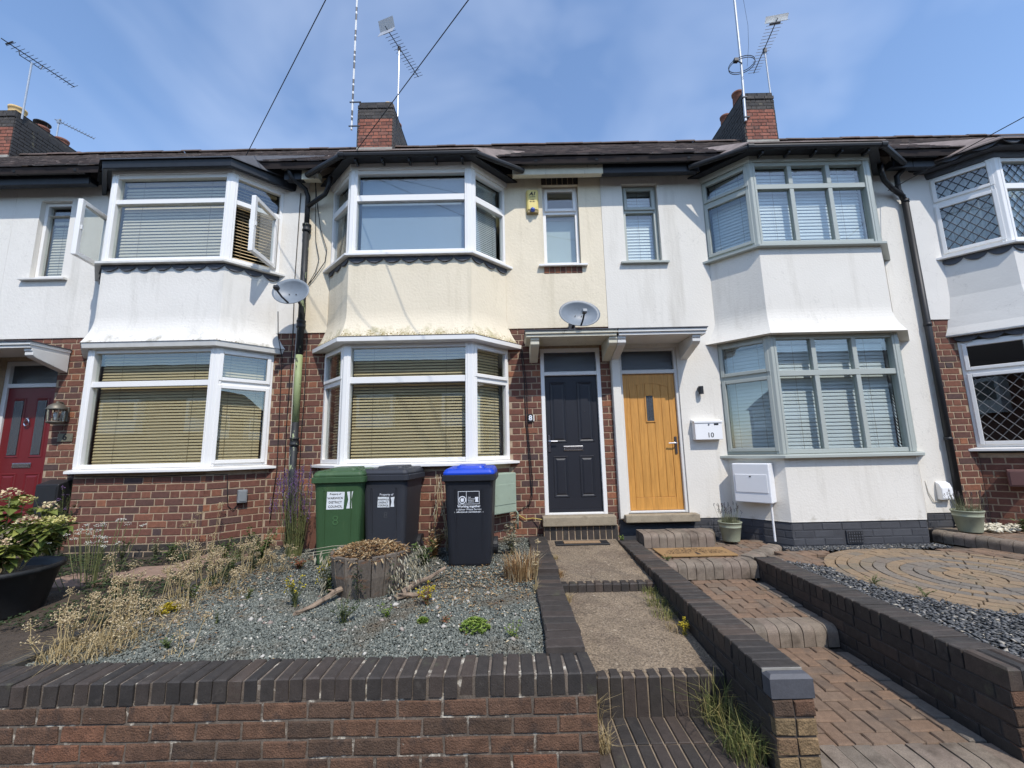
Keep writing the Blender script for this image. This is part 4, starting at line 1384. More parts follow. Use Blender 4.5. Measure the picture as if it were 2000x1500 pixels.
blind(o8[0], o8[1], 4.39, 5.58, .03, .032, R_(62), M_blind_white, 'white blind in the left side window of the cream bay', GB, m1=.1)
for (z0, z1, wd) in ((1.53, 3.01, 'lower'), (4.40, 5.58, 'upper')):
    blind(o10[0], o10[1], z0, z1, .05, .058, R_(72), M_blind_white, 'white blind in the left side window of the sage framed %s bay' % wd, GB, m1=.1)
    blind(o10[1], o10[2], z0, z1, .05, .058, R_(72), M_blind_white, 'wide white blind behind the six pane front of the %s sage bay' % wd, GB)
    blind(o10[2], o10[3], z0, z1, .05, .058, R_(72), M_blind_white, 'white blind in the right side window of the sage framed %s bay' % wd, GB, m0=.1)
blind(Vector((1.785, 6.05)), Vector((2.32, 6.05)), 4.42, 5.60, .05, .058, R_(72), M_blind_white, 'white blind in the small sage framed window', GB, d=-.12, m0=.06, m1=.06)
rb = thing('roller_blind', 'plain grey blue roller blind filling the cream bay front window', 'blind', (CX8, 5.64, 4.39))
part(rb, MB().box(CX8 - .74, CX8 + .74, 5.635, 5.637, 4.40, 5.56), 'blind_cloth', M_roller)
part(rb, MB().tube([(CX8 - .75, 5.65, 5.56), (CX8 + .75, 5.65, 5.56)], .022, 10), 'roller_tube', M_upvc_old)
rb = thing('roller_blind', 'added pale roller blind lightening the little window beside the alarm box', 'blind', (.82, 6.2, 4.4))  # added blind, put in so the dim little pane reads lighter
part(rb, MB().box(.56, 1.08, 6.19, 6.192, 4.40, 5.17), 'blind_cloth', pm('added_pale_cloth', srgb(196, 202, 198), .9, .04, 4))
part(rb, MB().tube([(.56, 6.2, 5.19), (1.08, 6.2, 5.19)], .018, 10), 'roller_tube', M_upvc_old)
M_net = pm('pale_net_curtain', srgb(176, 186, 188), .95, .12, 5, .3, 20)


def curtain(A, B, z0, z1, mat, label, d=-.16, amp=.018, n=60):
    L, T = seg_T(A, B)
    mb = MB()
    for k in range(n + 1):
        a = .07 + (L - .14) * k / n
        dd = d + amp * math.sin(k * 1.3) + amp * .6 * math.sin(k * .47)
        mb.v += [T(a, dd, z0), T(a, dd, z1), T(a, dd - .004, z0), T(a, dd - .004, z1)]
    for k in range(n):
        i = k * 4
        mb.f += [(i, i + 4, i + 5, i + 1), (i + 3, i + 7, i + 6, i + 2), (i, i + 2, i + 6, i + 4), (i + 1, i + 5, i + 7, i + 3)]
    return tag(mb.build('net_curtain', mat, smooth=True), label, 'curtain', 'curtains behind the leaded windows')


curtain(o12[0], o12[1], 4.40, 5.56, M_net, 'pale curtain behind the upper leaded side window')
curtain(o12[1], o12[2], 4.40, 5.56, M_net, 'pale curtain behind the upper leaded front window at the right edge')

# a plain brick terrace across the street, seen only as dark reflections in the glass
opp = MB()
opp.box(-40, 40, -24, -17, -.3, 5.6)
op = kind(opp.build('opposite_terrace', M_brick_far), 'structure')
rf = MB().add([(-40, -16.6, 5.5), (40, -16.6, 5.5), (40, -20.5, 8.6), (-40, -20.5, 8.6), (40, -24.4, 5.5), (-40, -24.4, 5.5)], [(0, 1, 2, 3), (3, 2, 4, 5), (1, 4, 2), (0, 3, 5)])
rf.build('roof', M_roof_base, op)
for i in range(14):
    x = -37 + i * 5.6
    MB().box(x - 1.2, x + 1.2, -17.0, -16.4, 3.2, 5.4).build('white_bay', M_upvc_old, op)
    MB().box(x - 1.0, x + 1.0, -16.4, -16.38, 4.1, 5.2).build('pane', M_glass_obs, op)

# ================================================================== GARDEN WALLS, PATHS AND STEPS
def block_mesh(name, lx, ly, lz, mat, ch=0.006, jit=0.002):
    """stone block: footprint centred, z from 0 to lz, chamfered top arrises, chamfered upright corners"""
    def j():
        return random.uniform(-jit, jit)
    x, y = lx / 2, ly / 2
    base = [(-x, -y, 0), (x, -y, 0), (x, y, 0), (-x, y, 0)]
    rim = [(a + j(), b + j(), lz - ch) for a, b, _ in base]
    top = [(math.copysign(abs(a) - ch, a) + j(), math.copysign(abs(b) - ch, b) + j(), lz + j() * .7) for a, b, _ in base]
    me = bpy.data.meshes.new(name)
    fs = [(0, 3, 2, 1), (8, 9, 10, 11)] + [(a, (a + 1) % 4, 4 + (a + 1) % 4, 4 + a) for a in range(4)] + [(4 + a, 4 + (a + 1) % 4, 8 + (a + 1) % 4, 8 + a) for a in range(4)]
    me.from_pydata(base + rim + top, [], fs)
    me.materials.append(mat)
    me.update()
    return me


CAP = [block_mesh('coping_brick', .0715, .232, .110, M_blue, .007, .0025) for _ in range(8)]        # on edge, across the wall
CAPX = [block_mesh('coping_brick', .228, .0715, .110, M_blue, .006, .0022) for _ in range(8)]
FLAT = [block_mesh('coping_brick', .232, .105, .075, M_blue, .006, .003) for _ in range(6)]


def wall_core(name, label, x0, x1, y0, y1, z0, z1a, z1b, mat, group='low garden walls'):
    """mortar core of a low wall; its top may run from z1a at y0 to z1b at y1"""
    mb = MB().add([(x0, y0, z0), (x1, y0, z0), (x1, y1, z0), (x0, y1, z0), (x0, y0, z1a), (x1, y0, z1a), (x1, y1, z1b), (x0, y1, z1b)],
                  [(0, 3, 2, 1), (4, 5, 6, 7), (0, 1, 5, 4), (1, 2, 6, 5), (2, 3, 7, 6), (3, 0, 4, 7)])
    return tag(mb.build(name, mat), label, 'wall', group)


fw = wall_core('garden_wall', 'brick front garden wall with blue brick coping along the pavement', -3.7, .427, 2.537, 2.755, -.30, .277, .277, M_mortar_w)
lay(fw, 'wall', (-3.7, 2.53), (.432, 2.53), -.185, 5, bond='stretcher', origin=.13)
lay(fw, 'wall', (.432, 2.53), (.432, 2.75), -.185, 5, bond='stretcher')
x = .432 - .036
while x > -3.7:
    put('coping_brick', random.choice(CAP), fw, (x + random.uniform(-.003, .003), 2.65 + random.uniform(-.006, .006), .273 + random.uniform(-.005, .004)), (random.uniform(-.02, .02), random.uniform(-.02, .02), random.uniform(-.03, .03)), (random.uniform(.94, 1.03), random.uniform(1.0, 1.04), 1))
    x -= .0845
part(fw, MB().box(-3.7, .426, 2.540, 2.752, .279, .372), 'coping_mortar', M_mortar_w)

ew = wall_core('garden_wall', 'low blue brick edging wall between the gravel and the concrete path', .188, .416, 2.765, 5.90, -.2, .345, .375, M_mortar_d)
y = 2.83
while y < 5.86:
    up = y > 4.35
    zz = (.376 if up else .343)
    put('coping_brick', random.choice(FLAT), ew, (.302 + random.uniform(-.008, .008), y, zz + random.uniform(-.006, .004)), (random.uniform(-.018, .018), random.uniform(-.018, .018), random.uniform(-.04, .04)))
    y += .1115
part(ew, MB().box(.19, .414, 2.77, 4.33, .346, .409), 'coping_mortar', M_mortar_d)
part(ew, MB().box(.19, .414, 4.34, 5.86, .378, .442), 'coping_mortar', M_mortar_d)

MX = 1.355                                  # left face of the dividing wall
mz = lambda yy: .264 + .040 * (yy - 2.47) / 3.3
mw = wall_core('garden_wall', 'blue brick wall dividing the concrete path from the block paved path', MX + .008, MX + .217, 2.48, 5.76, -.30, .266, .304, M_mortar_d)
lay(mw, 'blue', (MX, 5.76), (MX, 2.475), -.20, 5, bond='stretcher', origin=.05)
bb = BRK['buffH'][0]
for c in range(4):
    for i in range(2):
        me = random.choice(BRK['wallH'][0] if c == 3 else bb)
        put('brick', me, mw, (MX + .0555 + i * .1145, 2.47, .264 - .045 - CO * (3 - c) - .005), (0, random.uniform(-.01, .01), random.uniform(-.02, .02)), (.97, 1, 1))
put('coping_brick', block_mesh('coping_brick', .232, .075, .112, pm('blue_grey_coping', srgb(80, 81, 86), .6, .12, 12, .3, 80, grain=(150, .12)), .018, .0015), mw, (MX + .112, 2.506, .262))
part(mw, MB().box(MX + .002, MX + .222, 2.547, 2.555, .264, .3745), 'mortar_joint', M_lead_pale)
y = 2.555 + .04
while y < 5.76:
    put('coping_brick', random.choice(CAPX), mw, (MX + .112 + random.uniform(-.004, .004), y, mz(y) + random.uniform(-.003, .003)), (random.uniform(-.01, .01), random.uniform(-.012, .012), random.uniform(-.018, .018)))
    y += .0815
part(mw, MB().add([(MX + .01, 2.56, .2), (MX + .214, 2.56, .2), (MX + .214, 5.75, .2), (MX + .01, 5.75, .2), (MX + .01, 2.56, .368), (MX + .214, 2.56, .368), (MX + .214, 5.75, .405), (MX + .01, 5.75, .405)],
                  [(4, 5, 6, 7), (0, 1, 5, 4), (1, 2, 6, 5), (2, 3, 7, 6), (3, 0, 4, 7)]), 'coping_mortar', M_mortar_d)

RX = 2.665
rw = wall_core('garden_wall', 'blue brick wall between the block paved path and the slate chippings', RX + .008, RX + .22, 2.51, 4.93, -.30, .259, .259, M_mortar_d)
lay(rw, 'blue', (RX, 4.93), (RX, 2.505), -.195, 5, bond='stretcher', origin=.1)
for c in range(5):
    for i in range(2):
        put('brick', random.choice(BRK['wallH'][0]), rw, (RX + .0555 + i * .1145, 2.50, .259 - .045 - CO * (4 - c)), (0, 0, random.uniform(-.02, .02)), (.97, 1, 1))
for i in range(3):
    put('coping_brick', block_mesh('coping_brick', .0715, .232, .110, M_blue, .012, .001), rw, (RX + .037 + i * .0755, 2.618, .257))
y = 2.78
while y < 4.95:
    put('coping_brick', random.choice(CAPX), rw, (RX + .113 + random.uniform(-.004, .004), y, .257 + random.uniform(-.003, .003)), (random.uniform(-.01, .01), random.uniform(-.012, .012), random.uniform(-.018, .018)))
    y += .0815
part(rw, MB().box(RX + .01, RX + .217, 2.745, 4.925, .2, .358), 'coping_mortar', M_mortar_d)


def wedge(name, x0, x1, y0, y1, za, zb, mat, zbot=-.4, k='structure', nx=1):
    mb = MB().add([(x0, y0, zbot), (x1, y0, zbot), (x1, y1, zbot), (x0, y1, zbot), (x0, y0, za), (x1, y0, za), (x1, y1, zb), (x0, y1, zb)],
                  [(0, 3, 2, 1), (4, 5, 6, 7), (0, 1, 5, 4), (1, 2, 6, 5), (2, 3, 7, 6), (3, 0, 4, 7)])
    return kind(mb.build(name, mat), k)


M_joint = pm('step_mortar', srgb(138, 122, 102), .95, .25, 14, .5, 150, grain=(160, .2))
# ---- concrete path to number 8, in two flights
pa = wedge('path', .420, MX - .002, 3.055, 4.36, .128, .235, M_concrete)
pb_ = wedge('path', .420, MX - .002, 4.37, 5.885, .302, .395, M_concrete)
STEP = [block_mesh('step_brick', .0715, .105, .245, M_blue, .01, .002) for _ in range(6)]
n = 11
for i in range(n):
    put('step_brick', random.choice(STEP), pa, (.430 + .0835 * (i + .5), 3.045, -.115 + random.uniform(-.003, .003)), (0, 0, random.uniform(-.02, .02)))
    put('step_brick', random.choice(STEP), pb_, (.430 + .0835 * (i + .5), 4.355, .064 + random.uniform(-.003, .003)), (0, 0, random.uniform(-.02, .02)))
part(pa, MB().box(.43, MX - .006, 3.002, 3.09, -.3, .122), 'mortar_bed', M_joint)
part(pb_, MB().box(.43, MX - .006, 4.313, 4.40, -.3, .296), 'mortar_bed', M_mortar_d)
tr_ = wedge('entrance_step', .434, MX - .008, 1.95, 2.998, -.118, -.118, M_joint)
TRD = [block_mesh('tread_brick', .0715, .245, .06, M_blue, .004, .0015) for _ in range(6)]
for r in range(4):
    for i in range(11):
        put('tread_brick', random.choice(TRD), tr_, (.436 + .0826 * (i + .5), 2.872 - .254 * r, -.168 + random.uniform(-.003, .003)), (0, 0, random.uniform(-.01, .01)))

# ---- block paved path to number 10
PV = {k: [block_mesh('paver', .193, .093, .05, m, .007, .002) for _ in range(5)] for k, m in (('red', M_paver_red), ('buff', M_paver_buff), ('grey', M_paver_grey))}


def herringbone(parent, x0, x1, y0, y1, zf, key, limit=400, mask=None, slope=0.0, start=(0, 0)):
    w = .1
    cnt = 0
    nx, ny = int((x1 - x0) / w) + 4, int((y1 - y0) / w) + 4
    for j in range(-3, ny):
        for i in range(-3, nx):
            k = (i + start[0] + j + start[1]) % 4
            if k == 0:
                a, b, c, d = x0 + i * w, x0 + (i + 2) * w, y0 + j * w, y0 + (j + 1) * w
            elif k == 2:
                a, b, c, d = x0 + i * w, x0 + (i + 1) * w, y0 + j * w, y0 + (j + 2) * w
            else:
                continue
            a, b, c, d = max(a, x0), min(b, x1), max(c, y0), min(d, y1)
            if b - a < .035 or d - c < .035:
                continue
            mx, my = (a + b) / 2, (c + d) / 2
            if mask and not mask(mx, my):
                continue
            if cnt >= limit:
                return cnt
            me = random.choice(PV[key])
            rz = 0 if k == 0 else math.pi / 2
            sx, sy = ((b - a - .006) / .193, (d - c - .006) / .093) if k == 0 else ((d - c - .006) / .193, (b - a - .006) / .093)
            put('paver', me, parent, (mx, my, zf(mx, my) - .05 + random.uniform(-.0025, .0025)), (slope + random.uniform(-.012, .012) if k == 0 else random.uniform(-.012, .012), random.uniform(-.012, .012) - (0 if k == 0 else slope * 0), rz), (sx, sy, 1))
            cnt += 1
    return cnt


def bullnose_mesh(w, depth, h, mat, r=.062):
    """rounded nosing block: front at y=0 rounding into the top"""
    prof = [(0, 0), (0, h - r)]
    for k in range(1, 7):
        t = math.pi / 2 * k / 6
        prof.append((r - r * math.cos(t), h - r + r * math.sin(t)))
    prof += [(depth, h), (depth, 0)]
    return MB().extrude_yz(prof, -w / 2 + .003, w / 2 - .003).mesh('bullnose_block', mat)


def nosing_row(parent, A, B, ztop, h=.16, depth=.2, w=.102, mat=None):
    A, B = Vector(A), Vector(B)
    u = B - A
    L = u.length
    n = max(1, round(L / w))
    ww = L / n
    ms = [bullnose_mesh(ww, depth, h, mat or M_nosing) for _ in range(2)]
    ang = math.atan2(u.y, u.x)
    for i in range(n):
        p = A + u * ((i + .5) / n)
        put('bullnose_block', random.choice(ms), parent, (p.x, p.y, ztop - h + random.uniform(-.004, .004)), (random.uniform(-.012, .012), random.uniform(-.012, .012), ang + random.uniform(-.015, .015)))


X0, X1 = MX + .228, RX - .003
l1 = wedge('block_paving', X0, X1, 2.62, 3.76, -.112, -.072, M_pavejoint)
z1f = lambda x, y: -.085 + .035 * (y - 2.62) / 1.1
herringbone(l1, X0 + .02, X1 - .11, 2.66, 3.75, z1f, 'red', slope=.032)
for i in range(5):
    put('paver', random.choice(PV['grey']), l1, (X1 - .055, 2.77 + i * .2, z1f(0, 2.77 + i * .2) - .05), (.03, 0, math.pi / 2), (1, 1.05, 1))
nosing_row(l1, (X0, 2.45), (X1, 2.45), -.083, .16, depth=.205)
l2 = wedge('block_paving', X0, X1, 3.91, 4.86, .075, .135, M_pavejoint)
z2f = lambda x, y: .100 + .066 * (y - 3.91)
herringbone(l2, X0 + .02, X1 - .10, 3.955, 4.85, z2f, 'red', slope=.066, start=(1, 0))
for i in range(4):
    put('paver', random.choice(PV['grey']), l2, (X1 - .05, 4.06 + i * .2, z2f(0, 4.06 + i * .2) - .05), (0, 0, math.pi / 2), (.98, 1, 1))
nosing_row(l2, (X0, 3.75), (X1, 3.75), .104, .16)
# landing before the oak door, its right edge running diagonally to the bay
l3 = MB().prism([(X0, 5.0), (2.60, 5.0), (3.10, 5.40), (3.4, 5.9), (X0, 5.9)], -.3, .302)
l3 = kind(l3.build('block_paving', M_pavejoint), 'structure')
z3f = lambda x, y: .330 + .03 * (y - 4.85)
herringbone(l3, X0 + .02, 3.3, 5.04, 5.86, z3f, 'red', mask=lambda x, y: x < 2.55 + (y - 5.0) * 1.0, start=(2, 0))
nosing_row(l3, (X0, 4.84), (2.66, 4.84), .334, .17)
nosing_row(l3, (2.70, 4.96), (3.36, 5.52), .350, .13, depth=.16)
put('paver', random.choice(PV['grey']), l3, (2.63, 5.08, .288), (0, 0, .85), (1, 1, 1))
ds = MB().box(1.66, 2.52, 5.68, 5.85, .30, .50)
ds = kind(ds.build('door_step_block', M_pavejoint), 'structure')
nosing_row(ds, (1.62, 5.50), (2.50, 5.50), .515, .165, depth=.34)
nosing_row(ds, (2.50, 5.51), (2.66, 5.80), .512, .165, depth=.2)

# ---- driveway of number 10 with its paved circle
dv = wedge('driveway', RX + .23, 9.5, 1.2, 5.52, .268, .290, M_pavejoint, -.4)
zd = lambda x, y: .322 + .002 * (y - 4)
cc = Vector((4.35, 4.22))
ring_key = {0: 'buff', 1: 'buff', 2: 'buff', 3: 'grey', 4: 'grey', 5: 'buff', 6: 'grey', 7: 'buff', 8: 'buff', 9: 'buff', 10: 'buff'}
RINGM = {}
for r in range(11):
    rr = .105 * (r + .55)
    n = max(5, round(2 * math.pi * rr / (.15 if r < 6 else .185)))
    key = ring_key[r]
    m = {'buff': M_paver_buff, 'grey': M_paver_grey}[key]
    a = 2 * math.pi / n / 2
    r0, r1 = rr - .048, rr + .048
    mes = []
    for q in range(2):
        mb = MB()
        c = .006
        da = .0045
        pts = []
        for (ra, s) in ((r0, -1), (r1, -1), (r1, 0), (r1, 1), (r0, 1), (r0, 0)):
            t = s * (a - da / max(ra, .05))
            pts.append((ra * math.cos(t) - rr + random.uniform(-.002, .002), ra * math.sin(t) + random.uniform(-.002, .002)))
        np_ = len(pts)
        cx_ = sum(p[0] for p in pts) / np_
        inn = [(x * (1 - c * 8) , y * (1 - c * 8)) for x, y in pts]
        mb.v = [(x, y, 0) for x, y in pts] + [(x, y, .045) for x, y in pts] + [(x, y, .05) for x, y in inn]
        mb.f = [tuple(range(2 * np_, 3 * np_))[::-1]] + [(i, (i + 1) % np_, np_ + (i + 1) % np_, np_ + i)[::-1] for i in range(np_)] + [(np_ + i, np_ + (i + 1) % np_, 2 * np_ + (i + 1) % np_, 2 * np_ + i)[::-1] for i in range(np_)]
        mes.append(mb.mesh('paver', m))
    ph = random.uniform(0, 6)
    for i in range(n):
        t = ph + 2 * math.pi * i / n
        x, y = cc.x + rr * math.cos(t), cc.y + rr * math.sin(t)
        if y > 5.42 or x < 2.99 or x > y * 1.42:
            continue
        put('paver', random.choice(mes), dv, (x, y, zd(x, y) - .05 + random.uniform(-.003, .003)), (random.uniform(-.015, .015), random.uniform(-.015, .015), t))
incirc = lambda x, y: (Vector((x, y)) - cc).length > 1.21
herringbone(dv, 2.93, 3.75, 4.75, 5.42, zd, 'red', mask=lambda x, y: incirc(x, y) and x > 2.76 + max(0, y - 4.96) * 1.18, limit=80)
herringbone(dv, 4.62, 6.5, 4.6, 5.28, zd, 'red', mask=lambda x, y: incirc(x, y), limit=90)
# raised bed edge on the right, bullnose blocks
kb = kind(MB().prism([(5.60, 5.62), (6.05, 4.2), (9.5, 4.2), (9.5, 5.62)], .1, .392).build('raised_bed', M_pavejoint), 'structure')
nosing_row(kb, (5.46, 5.74), (5.94, 4.22), .447, .14, depth=.13, w=.108)
herringbone(kb, 5.72, 6.9, 4.9, 5.61, lambda x, y: .437, 'red', mask=lambda x, y: x > 5.66 + (5.62 - y) * .316, limit=90)
MB().box(5.60, 6.118, 5.622, 5.985, .1, .425).build('kerb_block', M_paver_grey, kb)

# ---- loose stones
def stones(name, pts, size, flat, mat, jitter=.35):
    """thousands of small stones as one mesh (octahedra, uneven)"""
    n = len(pts)
    base = np.array([[1, 0, 0], [0, 1, 0], [-1, 0, 0], [0, -1, 0], [0, 0, 1], [0, 0, -1]], float)
    s = size * rng.uniform(.6, 1.45, (n, 1, 1))
    v = base[None] * s * np.array([1, 1, flat])[None, None]
    v *= rng.uniform(1 - jitter, 1 + jitter, (n, 6, 1))
    v[:, :, 0] *= rng.uniform(.75, 1.35, (n, 1))
    a = rng.uniform(0, 6.28, n)
    t = rng.normal(0, .35, n)
    ca, sa = np.cos(a)[:, None], np.sin(a)[:, None]
    z = v[:, :, 2] + v[:, :, 0] * np.sin(t)[:, None]
    x = v[:, :, 0] * ca - v[:, :, 1] * sa
    y = v[:, :, 0] * sa + v[:, :, 1] * ca
    v = np.stack([x, y, z], 2) + pts[:, None]
    tri = np.array([[0, 1, 4], [1, 2, 4], [2, 3, 4], [3, 0, 4], [1, 0, 5], [2, 1, 5], [3, 2, 5], [0, 3, 5]])
    f = (tri[None] + (np.arange(n) * 6)[:, None, None]).reshape(-1, 3)
    me = bpy.data.meshes.new(name)
    me.vertices.add(n * 6)
    me.vertices.foreach_set('co', v.reshape(-1))
    me.loops.add(len(f) * 3)
    me.loops.foreach_set('vertex_index', f.reshape(-1))
    me.polygons.add(len(f))
    me.polygons.foreach_set('loop_start', np.arange(len(f)) * 3)
    me.polygons.foreach_set('loop_total', np.full(len(f), 3))
    me.update(calc_edges=True)
    me.materials.append(mat)
    return kind(link(name, me), 'stuff')


def scatter(n, x0, x1, y0, y1, zf, keep=None):
    p = np.stack([rng.uniform(x0, x1, n), rng.uniform(y0, y1, n)], 1)
    if keep is not None:
        p = p[keep(p[:, 0], p[:, 1])]
    return np.column_stack([p, zf(p[:, 0], p[:, 1])])


pg = np.vstack([scatter(46000, -3.02, .185, 2.76, 4.0, lambda x, y: gz(y) + rng.uniform(-.004, .008, len(y))),
                scatter(22000, -3.02, .185, 4.0, 5.95, lambda x, y: gz(y) + rng.uniform(-.004, .008, len(y)))])
tag(stones('gravel', pg, .0088, .7, M_gravel), 'green grey gravel covering the front garden', 'gravel')
big = scatter(110, -2.9, .1, 2.8, 4.8, lambda x, y: gz(y) + .012)
tag(stones('pebbles', big, .019, .65, pm('pale_pebble', ramp=[(0, srgb(150, 140, 128)), (.5, srgb(190, 186, 176)), (1, srgb(120, 96, 84))], mode='island', rough=.8)), 'larger pale pebbles strewn over the grey gravel', 'pebbles')


def slate_keep(x, y):
    r = np.hypot(x - cc.x, y - cc.y)
    return (r > 1.16) & (x < 4.3) & (x > 2.90) & (x < 2.90 + (4.90 - y) * 1.0)


ps = scatter(24000, 2.90, 4.3, 2.3, 4.86, lambda x, y: .318 + rng.uniform(-.006, .03, len(y)), slate_keep)
ps2 = scatter(2600, 3.35, 5.3, 5.33, 5.53, lambda x, y: .322 + rng.uniform(-.004, .012, len(y)))
tag(stones('slate_chippings', np.vstack([ps, ps2]), .0145, .3, M_slate, .4), 'blue grey slate chippings beside the paved circle', 'slate chippings')
hs_ = kind(MB().prism([(RX + .231, 1.6), (4.6, 1.6), (3.9, 3.16), (3.5, 3.4), (3.22, 3.85), (3.13, 4.3), (3.0, 4.85), (RX + .231, 4.9)], .2, .303).build('slate_bed', M_slatebed), 'structure')
pr = scatter(900, 6.0, 8.2, 5.45, 5.98, lambda x, y: .465 + rng.uniform(-.003, .012, len(y)))
tag(stones('white_stones', pr, .024, .6, pm('cream_stone', ramp=[(0, srgb(176, 168, 146)), (1, srgb(226, 218, 196))], mode='island', rough=.9)), 'cream stones in the raised bed at the far right', 'stones')

# ---- left garden: kerb and slabs
kb2 = tag(wedge('garden_kerb', -3.12, -3.035, 2.77, 5.2, .385, .43, M_kerb, k='structure'), 'dark kerb dividing the gravel from the left garden', 'kerb')
for i, (x, y, r) in enumerate(((-3.85, 4.75, .12), (-3.55, 5.25, -.1), (-4.4, 4.5, .05))):
    o = put('paving_slab', block_mesh('paving_slab', .6, .45, .05, M_slab, .008, .003), None, (x, y, .352 + .0 * i), (.01, .0, r))
    kind(o, 'structure')

# ================================================================== THINGS ON THE HOUSES
M_white_gloss = pm('white_gloss_metal', srgb(236, 236, 236), .3, .02, 4)
M_meter_g = pm('pale_green_meter_box', srgb(150, 164, 146), .55, .06, 6, stains=[(srgb(120, 128, 112), 5, .58, .8, None, None)])
M_ink = pm('black_lettering', srgb(24, 24, 26), .6, .02, 9)
M_ink_w = pm('white_lettering', srgb(226, 230, 236), .6, .02, 9)
M_cable = pm('black_cable', srgb(30, 30, 32), .6, .1, 9)
M_cable_w = pm('white_cable', srgb(204, 200, 190), .6, .1, 9)
M_cable_y = pm('yellow_earth_cable', srgb(190, 170, 90), .6, .1, 9)


def pipe_thing(name, label, path, r, mat, cat='drainpipe', group=None, n=12):
    root = thing(name, label, cat, (path[0][0], path[0][1], path[0][2]), group)
    part(root, MB().tube(path, r, n), 'pipe', mat, smooth=True)
    return root


# left downpipe, cast iron with peeling paint
dp = thing('drainpipe', 'black cast iron downpipe with peeling paint and a green stretch', 'drainpipe', (-3.05, 5.93, .35), 'drainpipes')
part(dp, MB().tube([(-3.05, 5.925, .33), (-3.05, 5.925, 2.05)], .046, 14), 'lower_pipe', M_pipe, smooth=True)
part(dp, MB().tube([(-3.05, 5.925, 2.05), (-3.05, 5.925, 3.02)], .0465, 14), 'green_pipe', M_pipe_green, smooth=True)
part(dp, MB().tube([(-3.05, 5.925, 3.02), (-3.055, 5.925, 4.95)], .046, 14), 'upper_pipe', M_pipe, smooth=True)
for z in (1.72, 3.42, 4.93):
    part(dp, MB().lathe([(.046, 0), (.062, .005), (.062, .03), (.055, .04), (.055, .085), (.063, .09), (.063, .115), (.046, .12)], (-3.05, 5.925, z), 14), 'socket', M_pipe, smooth=True)
part(dp, MB().tube([(-3.055, 5.925, 4.95), (-3.055, 5.92, 5.50), (-3.08, 5.88, 5.60), (-3.22, 5.72, 5.70), (-3.25, 5.67, 5.83)], .036, 12), 'swan_neck', M_gutter, smooth=True)
part(dp, MB().tube([(-3.055, 5.915, 5.33), (-2.90, 5.86, 5.40), (-2.74, 5.80, 5.46), (-2.66, 5.74, 5.56), (-2.62, 5.70, 5.68)], .032, 10), 'branch', M_gutter, smooth=True)
# right downpipe with two branches
dr = thing('drainpipe', 'smooth black plastic downpipe between the white house and the leaded house', 'drainpipe', (6.085, 5.92, .55), 'drainpipes')
part(dr, MB().tube([(6.085, 5.915, .52), (6.075, 5.915, 5.25)], .042, 14), 'pipe', M_gutter, smooth=True)
part(dr, MB().tube([(6.075, 5.915, 5.22), (5.99, 5.90, 5.40), (5.98, 5.88, 5.62), (6.12, 5.80, 5.78), (6.16, 5.70, 5.86)], .036, 12), 'right_branch', M_gutter, smooth=True)
part(dr, MB().tube([(6.06, 5.91, 5.30), (5.88, 5.87, 5.40), (5.66, 5.76, 5.48), (5.60, 5.72, 5.58), (5.58, 5.70, 5.70)], .034, 12), 'left_branch', M_gutter, smooth=True)
for z in (5.2, 3.25, 1.6):
    part(dr, MB().tube([(6.08, 5.915, z), (6.08, 5.915, z + .05)], .049, 12), 'collar', M_gutter, smooth=True)


def cable(label, path, r=.006, mat=None, group='cables on the house fronts'):
    return tag(MB().tube(path, r, 6).build('cable', mat or M_cable, smooth=True), label, 'cable', group)


def sag(a, b, n=12, s=.05):
    a, b = Vector(a), Vector(b)
    return [tuple(a.lerp(b, i / n) - Vector((0, 0, s * math.sin(math.pi * i / n)))) for i in range(n + 1)]


cable('black cable running down just left of the peeling downpipe', [(-3.2, 5.975, 5.6), (-3.21, 5.975, 4.2), (-3.19, 5.98, 3.3), (-3.2, 5.98, 2.0), (-3.18, 5.98, .9)])
cable('black cable hanging from the left satellite dish', [(-3.3, 5.75, 3.62), (-3.36, 5.9, 3.3), (-3.33, 5.985, 3.0), (-3.3, 5.985, 1.4), (-3.35, 5.98, .7)])
cable('white cable beside the green stretch of downpipe', [(-3.13, 5.97, 3.9), (-3.14, 5.98, 2.6), (-3.13, 5.98, 1.5), (-3.10, 5.97, 1.1), (-3.16, 5.97, .95), (-3.2, 5.97, 1.1)], .006, M_cable_w)
cable('loose black cable looping down to the right of the downpipe', [(-2.95, 5.9, 5.75), (-2.93, 5.97, 5.4), (-2.86, 5.96, 5.0), (-2.74, 5.95, 4.65), (-2.76, 5.95, 4.45), (-2.92, 5.96, 4.2), (-3.0, 5.96, 4.1)])
cable('thin black cable looping inside the larger loop by the downpipe', [(-2.94, 5.9, 5.75), (-2.95, 5.97, 5.2), (-2.92, 5.96, 4.8), (-2.85, 5.95, 4.5), (-2.9, 5.96, 4.3), (-2.99, 5.96, 4.12)], .005)
cable('black cable strapped down the right side of the downpipe', [(-2.97, 5.96, 3.35), (-2.965, 5.97, 2.4), (-2.98, 5.97, 1.9), (-2.975, 5.97, .8)])
cable('pair of black cables left of the black front door', [(.15, 5.99, 3.05), (.19, 5.985, 2.6), (.20, 5.985, 2.0), (.235, 5.985, 1.4), (.25, 5.985, 1.0), (.21, 5.985, .85), (.05, 5.985, .76), (-.05, 5.9, .74)])
cable('second thin black cable left of the black front door', [(.17, 5.99, 3.05), (.225, 5.985, 2.5), (.225, 5.985, 1.9), (.27, 5.985, 1.2), (.26, 5.985, .95), (.2, 5.98, .8)], .005)
